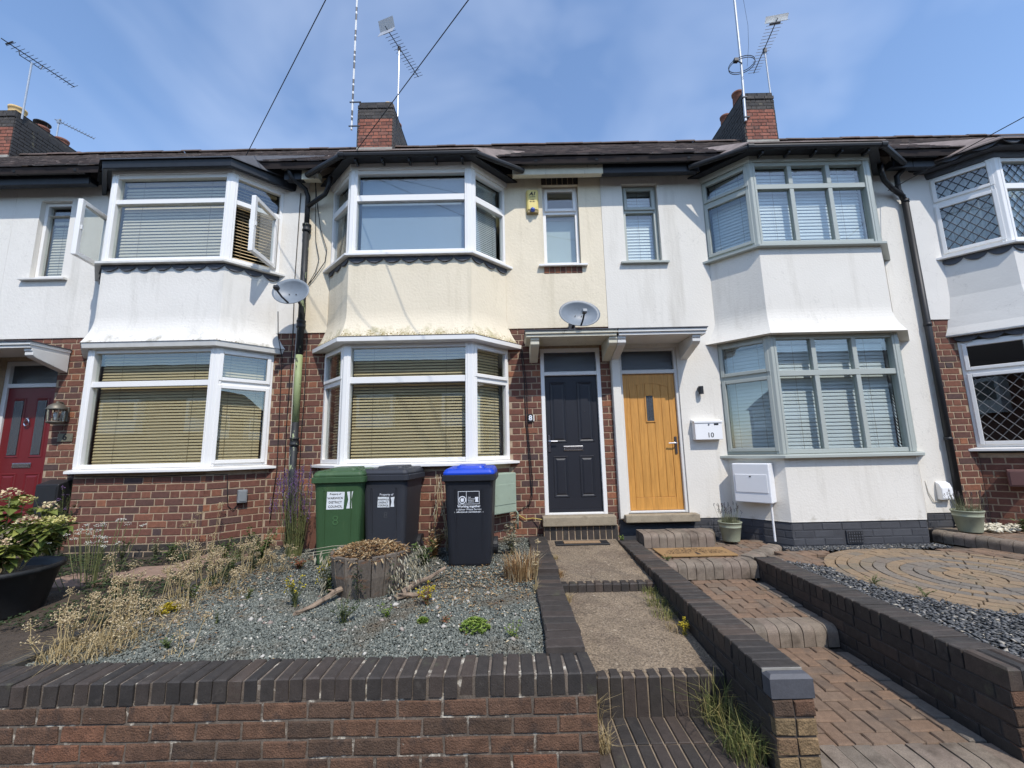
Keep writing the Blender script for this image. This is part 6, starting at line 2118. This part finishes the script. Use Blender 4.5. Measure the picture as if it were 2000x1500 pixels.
def blade(mb, p, ang, h, w, bend):
    p = Vector(p)
    d = Vector((math.cos(ang), math.sin(ang), 0))
    s = Vector((-d.y, d.x, 0)) * w / 2
    q1 = p + d * bend * .25 * h + Vector((0, 0, h * .55))
    q2 = p + d * bend * h + Vector((0, 0, h * (1 - .35 * bend)))
    mb.add([p - s, p + s, q1 + s * .8, q1 - s * .8, q2], [(0, 1, 2, 3), (3, 2, 4)])


def plant(name, label, loc, cat='plant', group=None):
    return thing(name, label, cat, loc, group)


def stuffpart(mb, name, mat, root, smooth=False):
    return kind(mb.build(name, mat, root, smooth), 'stuff')


def seed_stalks(label, loc, n, h, spread, lean=(0, 0), head=.05, leafy=False, mat=None, name='dried_seed_plant'):
    root = plant(name, label, loc, group='dried seed plants')
    st, hd = MB(), MB()
    for i in range(n):
        x, y = random.gauss(0, spread), random.gauss(0, spread)
        hh = h * random.uniform(.6, 1.1)
        tx, ty = x * 1.4 + lean[0] * hh + random.gauss(0, .03), y * 1.4 + lean[1] * hh + random.gauss(0, .03)
        mid = ((x + tx) / 2 + random.gauss(0, .012), (y + ty) / 2 + random.gauss(0, .012), hh * .55)
        st.tube([(x, y, 0), mid, (tx, ty, hh)], .0032, 4, .0018)
        for k in range(random.randint(18, 32)):
            v = Vector((random.gauss(0, 1), random.gauss(0, 1), random.gauss(0, 1))).normalized() * head * random.uniform(.5, 1)
            hd.ball((tx + v.x, ty + v.y, hh + v.z * .8), random.uniform(.004, .0075))
            if k % 3 == 0:
                st.tube([(tx, ty, hh - .01), (tx + v.x, ty + v.y, hh + v.z * .8)], .0012, 3, cap=False)
    for i in range(n * 5):
        a = random.uniform(0, 6.28)
        blade(st, (random.gauss(0, spread), random.gauss(0, spread), 0), a, h * random.uniform(.15, .4), .005, random.uniform(.5, 1.4))
    stuffpart(st, 'stems', mat or M_stem_dry, root)
    stuffpart(hd, 'seed_heads', L_seed, root)
    return root


def weed(label, loc, n, h, r, mat, leaf=.03, flowers=None, upright=.6, name='weed', stem=True, cat='plant', group='weeds'):
    """branching little plant with leaves along its stems"""
    root = plant(name, label, loc, cat, group)
    st, lf, fl = MB(), MB(), MB()
    for i in range(n):
        a, rr = random.uniform(0, 6.28), r * math.sqrt(random.random())
        hh = h * random.uniform(.55, 1.1)
        top = Vector((rr * math.cos(a), rr * math.sin(a), hh * (upright + (1 - upright) * random.random())))
        mid = Vector((top.x * .35, top.y * .35, top.z * .55))
        pts = [Vector((random.gauss(0, .008), random.gauss(0, .008), 0)), mid, top]
        st.tube([tuple(p) for p in pts], .0025, 4, .0012)
        m = max(5, int(hh / leaf * 2.2))
        for k in range(m):
            t = random.uniform(.12, 1)
            p = pts[0].lerp(mid, t * 2) if t < .5 else mid.lerp(top, t * 2 - 1)
            b = random.uniform(0, 6.28)
            d = Vector((math.cos(b), math.sin(b), random.uniform(-.2, .8))).normalized() * leaf * random.uniform(.6, 1.3)
            lf.leaf(p, d, leaf * .5)
        if flowers:
            for k in range(7):
                fl.ball((top.x + random.gauss(0, .008), top.y + random.gauss(0, .008), top.z + random.gauss(0, .012)), random.uniform(.004, .008))
    stuffpart(st, 'stems', M_stem, root)
    stuffpart(lf, 'leaves', mat, root)
    if flowers:
        stuffpart(fl, 'flowers', flowers, root)
    return root


def grass_tuft(label, loc, n, h, r, mat, w=.005, name='grass_tuft', bend=(.2, 1.2)):
    root = plant(name, label, loc, 'grass', 'grass tufts')
    mb = MB()
    for i in range(n):
        a, rr = random.uniform(0, 6.28), r * math.sqrt(random.random())
        blade(mb, (rr * math.cos(a), rr * math.sin(a), 0), random.uniform(0, 6.28), h * random.uniform(.4, 1.1), w * random.uniform(.6, 1.2), random.uniform(*bend))
    stuffpart(mb, 'blades', mat, root)
    return root


# ---- half barrel planter
BC = Vector((-1.33, 4.07))
ba = thing('barrel_planter', 'weathered wooden half barrel heaped with dead leaves', 'planter', (BC.x, BC.y, .37))
r0, r1, hb = .285, .345, .345
for k in range(18):
    a = 2 * math.pi * k / 18
    da = math.pi / 18 * .95
    top = hb + random.uniform(-.02, .02)
    mb = MB()
    vs = []
    for (z, ra) in ((0, r0), (top * .5, (r0 + r1) / 2 + .012), (top, r1)):
        for (rr, t) in ((ra, a - da), (ra, a + da), (ra - .028, a + da), (ra - .028, a - da)):
            vs.append((rr * math.cos(t), rr * math.sin(t), z))
    mb.add(vs, [(0, 1, 5, 4), (4, 5, 9, 8), (1, 2, 6, 5), (5, 6, 10, 9), (2, 3, 7, 6), (6, 7, 11, 10), (3, 0, 4, 7), (7, 4, 8, 11), (8, 9, 10, 11), (3, 2, 1, 0)])
    mb.build('stave', M_stave, ba, bevel=.004)
MB().lathe([(.0, .27), (.30, .27)], (0, 0, 0), 18).build('soil', M_soil, ba)
lf = MB()
for i in range(1500):
    a, rr = random.uniform(0, 6.28), .345 * math.sqrt(random.random())
    z = .30 + .09 * (1 - (rr / .345) ** 2) + random.uniform(0, .035)
    t = random.uniform(0, 6.28)
    lf.leaf((rr * math.cos(a), rr * math.sin(a), z), Vector((math.cos(t), math.sin(t), random.uniform(-.4, .5))) * random.uniform(.02, .055), random.uniform(.008, .02), fold=random.uniform(.1, .6), curl=random.uniform(-.2, .3))
kind(lf.build('dead_leaves', L_dry, ba), 'stuff')
lf = MB()
for i in range(420):      # trailing dead growth over the rim
    a = random.choice((random.uniform(2.5, 3.9), random.uniform(-.9, .9), random.uniform(-.6, .4)))
    rr, z = .35 + random.uniform(0, .06) + (.12 * random.random() if abs(a) < 1 else 0), random.uniform(.05, .36)
    t = a + random.uniform(-1, 1)
    lf.leaf((rr * math.cos(a), rr * math.sin(a), z), Vector((math.cos(t) * .5, math.sin(t) * .5, -1)) * random.uniform(.02, .06), random.uniform(.006, .018), fold=.4)
kind(lf.build('withered_leaves', L_dead, ba), 'stuff')
lf = MB()
for (a0, n) in ((-1.55, 90), (-2.6, 60), (-.7, 50)):
    for i in range(n):
        a, z = a0 + random.gauss(0, .07), random.uniform(0, .30)
        rr = .30 + .05 * z / .3 + random.uniform(.005, .03)
        t = a + random.uniform(-1.2, 1.2)
        lf.leaf((rr * math.cos(a), rr * math.sin(a), z), Vector((math.cos(t), math.sin(t), random.uniform(-.6, .8))) * random.uniform(.015, .035), .012)
kind(lf.build('creeping_leaves', L_dark, ba), 'stuff')
st = MB()
for (a, z0, dx) in ((3.0, .36, -.22), (2.9, .33, -.26), (3.15, .31, -.20)):
    st.tube([(-.25, 0.02 * z0, z0 + .03), (-.35, -.02, z0 + .03), (-.36 + dx, -.03, z0)], .003, 4)
    for k in range(3):
        st.leaf((-.36 + dx * (k + 1) / 3, -.03, z0), Vector((random.uniform(-.01, .01), -.01, -.07)), .022, fold=.3)
kind(st.build('drooping_stems', L_dead, ba), 'stuff')


# ---- driftwood
def driftwood(label, a, b, r):
    a, b = Vector(a), Vector(b)
    pts = [tuple(a.lerp(b, k / 7) + Vector((random.gauss(0, .008), random.gauss(0, .008), .01 * math.sin(k)))) for k in range(8)]
    root = thing('driftwood', label, 'driftwood', tuple(a), 'driftwood pieces')
    mb = MB()
    mb.tube(pts, r, 9, r * .55)
    mb.v = [(x + random.gauss(0, r * .12), y + random.gauss(0, r * .12), z * 1.0 + random.gauss(0, r * .1)) for x, y, z in mb.v]
    part(root, mb, 'log', M_wood)
    br = MB().tube([pts[2], tuple(Vector(pts[2]) + Vector((-.05, -.05, .03)))], r * .4, 6, r * .2)
    part(root, br, 'broken_branch', M_wood)
    return root


driftwood('pale driftwood log leaning at the left foot of the barrel', (-1.44, 3.90, gz(3.9) + .09), (-1.70, 3.46, gz(3.46) + .02), .026)
driftwood('short driftwood piece right of the barrel pointing at the black bin', (-.98, 3.85, gz(3.8) + .03), (-.68, 4.28, gz(4.3) + .10), .028)
driftwood('short flat driftwood piece low at the right of the barrel', (-1.0, 3.72, gz(3.7) + .03), (-.76, 3.84, gz(3.8) + .04), .022)

# ---- hydrangea in the big black pot
PC = Vector((-4.36, 3.74))
hp = thing('hydrangea', 'hydrangea with faded pink heads growing in the big black pot', 'hydrangea', (PC.x, PC.y, .68), 'potted plants')
pot = thing('plant_pot', 'big black plastic plant pot holding the hydrangea', 'plant pot', (PC.x, PC.y, .335), 'plant pots')
MB().lathe([(.001, 0), (.29, 0), (.30, .02), (.37, .33), (.40, .34), (.405, .375), (.385, .38), (.36, .35), (.34, .30), (.001, .30)], (0, 0, 0), 32).build('tub', M_black_pot, pot, smooth=True)
MB().lathe([(.0, .312), (.345, .312)], (0, 0, 0), 24).build('compost', M_soil, pot)
st, lf, fl, fl2 = MB(), MB(), MB(), MB()
heads = [(.12, -.10, .62), (-.05, -.25, .40), (.33, -.12, .40), (.42, -.05, .38), (.30, -.22, .24), (-.12, -.05, .50), (.02, .1, .55), (-.25, -.1, .45), (.2, .15, .48), (.38, .12, .36), (-.2, -.28, .30), (.1, -.3, .2)]
for (hx, hy, hz) in heads:
    b = Vector((hx * .35 + random.gauss(0, .03), hy * .35, 0))
    t = Vector((hx, hy, hz))
    m = b.lerp(t, .5) + Vector((random.gauss(0, .02), random.gauss(0, .02), .03))
    st.tube([tuple(b), tuple(m), tuple(t)], .008, 6, .004)
    for k in range(44):
        f = random.uniform(.35, 1.02)
        p = b.lerp(t, f) + Vector((random.gauss(0, .01), random.gauss(0, .01), 0))
        a = random.uniform(0, 6.28)
        lf.leaf(p, Vector((math.cos(a), math.sin(a), random.uniform(-.45, .35))).normalized() * random.uniform(.08, .15), random.uniform(.06, .10), fold=.15, curl=.2)
    tgt = fl if random.random() < .7 else fl2
    for k in range(60):
        a, rr = random.uniform(0, 6.28), .075 * math.sqrt(random.random())
        tgt.leaf((t.x + rr * math.cos(a), t.y + rr * math.sin(a), t.z + .06 - rr * rr * 9 + random.uniform(-.008, .008)), Vector((random.uniform(-1, 1), random.uniform(-1, 1), random.uniform(-.3, .8))).normalized() * .024, .022)
for i in range(9):
    a = random.uniform(-.6, 1.2)
    st.tube([(.1, -.05, 0), (.1 + .25 * math.cos(a) * .6, -.05 + .1 * math.sin(a), .12), (.1 + .36 * math.cos(a) * .8, -.08 + .12 * math.sin(a), .26)], .007, 5, .004)
stuffpart(st, 'stems', M_stem_pale, hp)
stuffpart(lf, 'leaves', leaf_mat('hydrangea_leaf', [(0, srgb(76, 90, 42)), (.5, srgb(112, 122, 58)), (1, srgb(160, 164, 84))]), hp)
stuffpart(fl, 'flower_heads', L_pink, hp)
stuffpart(fl2, 'cream_flower_heads', L_cream, hp)


# ---- green enamel pots with lavender
M_pot_g = pm('sage_enamel_pot', srgb(150, 154, 132), .4, .06, 6, stains=[(srgb(120, 122, 104), 9, .6, .75, None, None)])


def lav_pot(label, plabel, loc, s=1.0):
    root = thing('plant_pot', label, 'plant pot', loc, 'plant pots')
    MB().lathe([(.001, 0), (.10 * s, 0), (.102 * s, .01), (.128 * s, .17 * s), (.131 * s, .172 * s), (.131 * s, .182 * s), (.129 * s, .184 * s), (.138 * s, .225 * s), (.144 * s, .228 * s), (.144 * s, .24 * s), (.136 * s, .24 * s), (.13 * s, .19 * s), (.001, .19 * s)], (0, 0, 0), 28).build('pot', M_pot_g, root, smooth=True)
    MB().lathe([(0, .20 * s), (.128 * s, .20 * s)], (0, 0, 0), 20).build('compost', M_soil, root)
    p = plant('lavender', plabel, (loc[0], loc[1], loc[2] + .2 * s), 'lavender', 'potted plants')
    st, fl = MB(), MB()
    for i in range(230):
        a, rr = random.uniform(0, 6.28), .11 * s * math.sqrt(random.random())
        x, y = rr * math.cos(a), rr * math.sin(a)
        h = random.uniform(.06, .16) * s
        blade(st, (x, y, 0), a + random.gauss(0, .5), h, .004, random.uniform(.1, .5))
        if i % 7 == 0:
            hh = random.uniform(.14, .24) * s
            tx, ty = x * 1.6, y * 1.6
            st.tube([(x, y, 0), (tx, ty, hh)], .0015, 3)
            for k in range(7):
                fl.ball((tx + random.gauss(0, .004), ty + random.gauss(0, .004), hh + k * .006), .0055)
    stuffpart(st, 'foliage', L_grey, p)
    stuffpart(fl, 'spent_flowers', leaf_mat('spent_lavender', [(0, srgb(74, 68, 70)), (1, srgb(104, 94, 92))]), p)


lav_pot('sage green pot standing between the oak door and the white meter box', 'faded lavender in the pot below the white meter box', (2.80, 5.67, .385), 1.0)
lav_pot('sage green pot standing by the right hand downpipe', 'faded lavender in the pot by the right hand downpipe', (5.83, 5.60, .447), 1.12)

# ---- lavender bush against the left downpipe
lb = plant('lavender_bush', 'tall lavender with purple spikes beside the peeling downpipe', (-2.62, 5.25, .38), 'lavender')
st, lf, fl = MB(), MB(), MB()
for i in range(70):
    a, rr = random.uniform(0, 6.28), .16 * math.sqrt(random.random())
    b = (rr * .5 * math.cos(a), rr * .5 * math.sin(a), 0)
    h = random.uniform(.6, 1.12)
    t = (rr * 1.3 * math.cos(a) + random.gauss(0, .04) - .05, rr * 1.3 * math.sin(a), h)
    st.tube([b, ((b[0] + t[0]) / 2, (b[1] + t[1]) / 2, h * .5), t], .003, 4, .0015)
    for k in range(16):
        f = random.uniform(.15, .75)
        aa = random.uniform(0, 6.28)
        lf.leaf((b[0] + (t[0] - b[0]) * f, b[1] + (t[1] - b[1]) * f, h * f), Vector((math.cos(aa), math.sin(aa), 1.2)).normalized() * random.uniform(.03, .06), .006)
    for k in range(16):
        fl.ball((t[0] + random.gauss(0, .006), t[1] + random.gauss(0, .006), h - .02 - k * .012), random.uniform(.005, .009))
stuffpart(st, 'stems', M_stem, lb)
stuffpart(lf, 'leaves', L_dark, lb)
stuffpart(fl, 'flower_spikes', L_purple, lb)

# ---- dried seed stalks along the kerb and in the front left corner
for i, (x, y, n, h, sp, ln, lab) in enumerate((
        (-2.85, 2.95, 16, .22, .10, (-.2, .1), 'dried seed plant nearest the front wall at the lower left'),
        (-3.0, 3.15, 16, .27, .10, (.25, .0), 'dried seed plant leaning below the big black pot'),
        (-2.62, 3.05, 10, .18, .08, (.2, 0), 'low dried seed plant just right of the front corner clump'),
        (-2.98, 3.42, 9, .46, .05, (-.1, 0), 'tall dried seed plant with straight stalks on the kerb'),
        (-2.86, 3.30, 4, .22, .06, (.2, 0), 'small dried seed plant at the foot of the tall stalks'),
        (-2.98, 3.92, 9, .34, .07, (0, 0), 'dried seed plant behind the yellow stonecrop'),
        (-2.92, 4.30, 12, .38, .10, (-.1, 0), 'dried seed plant midway along the kerb'),
        (-2.75, 4.62, 9, .36, .12, (.1, 0), 'dried seed plant left of the tall lavender'),
        (-2.15, 2.92, 3, .20, .03, (0, 0), 'single dried seed stalk in the gravel by the front wall'),
        (-3.35, 4.95, 8, .30, .12, (0, 0), 'dried seed plant left of the kerb near the bay'),
        (-3.85, 5.35, 5, .62, .10, (0, 0), 'very tall dried seed plant against the left bay bricks'))):
    seed_stalks(lab, (x, y, gz(y) - .01), n, h, sp, ln)
gt_ = grass_tuft('tangle of yellowed straw in the lower left corner', (-2.78, 2.98, gz(3.0)), 260, .16, .24, L_straw, .006, bend=(.8, 1.9))
# stonecrop cushions
for (lab, x, y, r, m) in (('yellow stonecrop cushion on the kerb edge', -2.80, 3.62, .085, L_yellow), ('bright lime stonecrop mound in the open gravel', -.29, 3.17, .105, L_lime),
                          ('tiny lime stonecrop right of the driftwood', -.68, 3.30, .035, L_lime)):
    root = plant('stonecrop', lab, (x, y, gz(y)), 'stonecrop', 'stonecrops')
    lf = MB()
    for i in range(int(260 * r / .1)):
        a, rr = random.uniform(0, 6.28), r * math.sqrt(random.random())
        z = .055 * (1 - (rr / r) ** 2) * (r / .1) + random.uniform(0, .018)
        for k in range(3):
            t = random.uniform(0, 6.28)
            lf.leaf((rr * math.cos(a), rr * math.sin(a), z), Vector((math.cos(t), math.sin(t), .7)) * .017, .013)
    stuffpart(lf, 'rosettes', m, root)
for (lab, x, y, n, h, r, m, l, fw_) in (
        ('dark feathery weed in front of the barrel', -1.28, 3.32, 16, .20, .13, L_dark, .022, None),
        ('dark upright weed left of the driftwood log', -1.80, 3.66, 14, .26, .09, L_dark, .02, L_yellow),
        ('dark leafy weed between the log and the green bin', -1.68, 3.98, 18, .28, .10, L_dark, .02, L_yellow),
        ('pale green weed in the gravel right of the driftwood log', -.98, 3.42, 10, .13, .07, L_lime, .02, None),
        ('green sprig in the gravel near the edging wall', -.02, 3.02, 8, .13, .06, L_lime, .018, None),
        ('small green weed near the front wall on the left', -2.3, 3.0, 10, .09, .06, L_green, .022, None),
        ('thin green weed among the left gravel', -2.22, 3.35, 5, .16, .03, L_dark, .02, None),
        ('tuft of green weed near the kerb', -2.3, 3.85, 8, .11, .04, L_green, .02, None),
        ('purple brown weed in the middle of the gravel', -.52, 3.30, 9, .07, .08, L_red, .02, None),
        ('bushy weed right of the barrel foot', -.72, 3.62, 12, .20, .07, L_red, .018, L_yellow),
        ('green bushy weed left of the tall lavender', -2.85, 4.95, 26, .42, .18, L_green, .035, None),
        ('green weed under the left bay corner', -3.45, 5.25, 18, .26, .16, L_green, .035, None),
        ('leafy weed against the blue bricks of the left bay', -4.15, 5.30, 14, .22, .14, L_green, .04, None),
        ('reddish dying plant at the foot of the green bin', -2.30, 4.72, 22, .16, .13, L_red, .03, None),
        ('green weed sprouting behind the barrel', -.98, 4.75, 18, .26, .15, L_green, .06, None),
        ('brown dying growth right of the charcoal bin', -.92, 5.05, 26, .42, .16, L_dry, .045, None),
        ('withered plant beside the wheel of the blue lidded bin', -.03, 5.10, 16, .42, .13, L_dead, .05, None),
        ('tiny weed at the corner of the door step', 1.40, 5.72, 8, .10, .05, L_lime, .03, None),
        ('yellow flowering weed on the concrete path edge', 1.30, 3.50, 7, .16, .04, L_yellow, .016, L_yellow),
        ('weed on the paved landing by the coir mat', 1.72, 4.98, 8, .07, .08, L_green, .02, None),
        ('green spiky weed in the raised bed at the far right', 6.35, 5.45, 10, .24, .07, L_green, .05, None),
        ('wispy weed between the slate and the circle', 3.25, 4.05, 9, .10, .10, L_green, .018, None),
        ('low weed further along the slate edge', 3.40, 3.72, 7, .08, .08, L_green, .018, None)):
    zz = gz(y) - .005
    if x > .5:
        zz = .385 if y > 4.4 else .15
    if x > 1.6:
        zz = .335
    if x > 2.9:
        zz = .325
    if x > 6:
        zz = .46
    weed(lab, (x, y, zz), n, h, r, m, l, fw_)
# spiky dried clump by the edging wall
root = plant('dried_grass_clump', 'spiky dried orange clump beside the edging wall', (.06, 4.28, gz(4.3)), 'grass', 'grass tufts')
mb = MB()
for i in range(420):
    a, rr = random.uniform(0, 6.28), .16 * math.sqrt(random.random())
    blade(mb, (rr * math.cos(a), rr * math.sin(a), 0), a + random.gauss(0, .6), random.uniform(.10, .30), .007, random.uniform(.05, .7))
stuffpart(mb, 'blades', L_dry, root)
seed_stalks('pair of straight straw stalks at the edging wall', (.17, 3.85, gz(3.9)), 3, .40, .012, (.05, 0), .03)
# litter of dry leaves
lt = MB()
for i in range(900):
    x, y = random.gauss(-.35, .35), random.gauss(4.1, .35)
    if not (-1.2 < x < .18 and 3.2 < y < 5.4):
        continue
    t = random.uniform(0, 6.28)
    lt.leaf((x, y, gz(y) + .012 + random.uniform(0, .012)), Vector((math.cos(t), math.sin(t), random.uniform(-.2, .3))) * random.uniform(.015, .05), random.uniform(.006, .016), fold=.3)
for i in range(1100):
    x, y = random.gauss(-2.75, .3), random.gauss(3.9, .75)
    if not (-3.0 < x < -1.6 and 2.8 < y < 5.3):
        continue
    t = random.uniform(0, 6.28)
    lt.leaf((x, y, gz(y) + .012 + random.uniform(0, .01)), Vector((math.cos(t), math.sin(t), random.uniform(-.2, .3))) * random.uniform(.02, .07), random.uniform(.004, .012), fold=.3)
for i in range(260):
    x, y = random.uniform(-2.9, .1), random.uniform(2.6, 5.4)
    t = random.uniform(0, 6.28)
    lt.leaf((x, y, gz(y) + .014), Vector((math.cos(t), math.sin(t), random.uniform(-.2, .3))) * random.uniform(.012, .035), random.uniform(.006, .014), fold=.3)
kind(tag(lt.build('leaf_litter', L_dry), 'dry leaf litter scattered over the gravel by the bins', 'leaf litter'), 'stuff')
# dry vines hanging beside the charcoal bin
vn = plant('dried_vine', 'dry vine stems hanging right of the charcoal bin', (-.95, 5.30, .40), 'vine')
st, lf = MB(), MB()
for (x0, x1) in ((0, -.02), (.02, .14), (.05, .16)):
    pts = [(x1, 0, .02), (x1 * .8 + .01, -.02, .3), (x0 + .03, -.02, .6), (x0, 0, .92)]
    st.tube(pts, .006, 5, .003)
    for k in range(26):
        f = random.uniform(0, 1)
        p = Vector(pts[0]).lerp(Vector(pts[3]), f)
        lf.leaf(p, Vector((random.uniform(-.4, .4), -.3, -1)).normalized() * random.uniform(.03, .07), .014, fold=.4)
stuffpart(st, 'stems', M_stem_pale, vn)
stuffpart(lf, 'dead_leaves', L_dead, vn)
# terracotta pot half hidden behind the green bin
tp = thing('plant_pot', 'brown trough with a tipped terracotta pot behind the green bin', 'plant pot', (-2.52, 5.70, .38), 'plant pots')
MB().box(-.22, .2, -.12, .12, .0, .45).build('trough', pm('brown_trough', srgb(104, 70, 56), .8, .15, 8), tp, bevel=.015)
o = MB().lathe([(.001, 0), (.055, 0), (.075, .11), (.085, .11), (.085, .14), (.07, .14), (.06, .02), (.001, .02)], (0, 0, 0), 18).build('tipped_pot', pm('terracotta', srgb(186, 100, 62), .85, .12, 10), tp, smooth=True)
o.location, o.rotation_euler = (.05, 0, .50), (1.2, .5, 0)

# ---- grass and weeds along the concrete path
for (lab, x, y, z, n, h, r, m) in (
        ('green grass along the right edge of the concrete path', 1.27, 4.02, .19, 150, .12, .10, L_grass),
        ('grass strip higher up the right path edge', 1.29, 4.25, .21, 110, .11, .08, L_grass),
        ('grass patch lower down the right path edge', 1.25, 3.80, .18, 130, .10, .10, L_grass),
        ('dry grass patch against the dividing wall of the path', 1.27, 3.58, .16, 90, .09, .08, L_straw),
        ('long wild grass on the entrance step beside the wall end', 1.27, 2.64, -.11, 230, .24, .12, L_grass),
        ('wispy tall grass at the foot of the step riser', 1.25, 2.88, -.11, 110, .36, .10, L_grass),
        ('dry straw tuft at the left of the entrance step', .48, 2.70, -.11, 90, .16, .045, L_straw),
        ('small dry tuft at the left corner of the riser', .48, 2.92, -.11, 50, .22, .03, L_straw),
        ('dry weeds along the left edge of the concrete path', .45, 4.12, .21, 120, .10, .06, L_straw),
        ('second dry weed strip on the left path edge', .45, 4.55, .31, 80, .10, .05, L_dry),
        ('dry weed strip near the doormat on the left', .45, 5.1, .34, 80, .08, .05, L_straw)):
    grass_tuft(lab, (x, y, z), n, h, r, m, .0045)

for i in range(16):       # straggly growth all along the kerb and the foot of the left bay
    t = i / 15
    x, y = (-3.0 + random.uniform(-.22, .3), 3.2 + 2.1 * t) if i % 3 else (-3.3 - 1.7 * t, 5.3 + random.uniform(-.08, .08))
    weed('straggly dull green weed along the kerb and the left bay', (x, y, gz(y) - .01), 9, random.uniform(.12, .34), random.uniform(.06, .14), random.choice((L_green, L_dark, L_grey)), .028, None, group='straggly weeds')
for i in range(12):
    x, y = random.uniform(-3.2, -2.3), random.uniform(3.3, 5.1)
    seed_stalks('short brown seed stalks among the weeds near the kerb', (x, y, gz(y) - .01), 6, random.uniform(.14, .3), .05, (random.uniform(-.3, .3), 0), .03)
# ---- ground cover and shrubs of the left garden
gc = MB()
for i in range(2600):
    x, y = random.uniform(-5.6, -3.2), random.uniform(3.3, 5.45)
    if (abs(x + 3.85) < .33 and abs(y - 4.75) < .25) or (abs(x + 3.55) < .3 and abs(y - 5.25) < .2) or (Vector((x, y)) - PC).length < .36 or math.sin(x * 3.1) + math.sin(y * 2.7 + 1) < -.25:
        continue
    z = .345 + .016 * (y - 2.5) + random.uniform(0, .07)
    for k in range(3):
        t = random.uniform(0, 6.28)
        gc.leaf((x + random.gauss(0, .015), y + random.gauss(0, .015), z), Vector((math.cos(t), math.sin(t), random.uniform(-.1, .5))) * random.uniform(.018, .045), random.uniform(.012, .028))
kind(tag(gc.build('ground_cover', L_dark), 'dark green ground cover spreading over the left garden', 'ground cover'), 'stuff')
weed('dark twiggy shrub between the red door and the left bay', (-5.75, 5.45, .37), 60, .75, .32, L_dark, .035, None, .5, 'shrub', group='shrubs')
weed('purple flowered sprig in front of the black meter box', (-5.9, 5.7, .40), 14, 1.0, .16, L_dark, .02, L_purple, .8, 'shrub', group='shrubs')
wf = plant('white_daisies', 'clump of white flat flowers behind the hydrangea', (-4.15, 4.35, .36), 'flowers')
st, fl = MB(), MB()
for i in range(26):
    x, y, h = random.gauss(0, .18), random.gauss(0, .12), random.uniform(.4, .62)
    st.tube([(x * .5, y * .5, 0), (x, y, h)], .003, 4)
    for k in range(16):
        a, rr = random.uniform(0, 6.28), .03 * math.sqrt(random.random())
        fl.ball((x + rr * math.cos(a), y + rr * math.sin(a), h + random.uniform(-.012, .012)), .006, .8)
stuffpart(st, 'stems', M_stem, wf)
stuffpart(fl, 'flowers', leaf_mat('white_floret', [(0, srgb(190, 188, 176)), (1, srgb(224, 222, 210))]), wf)
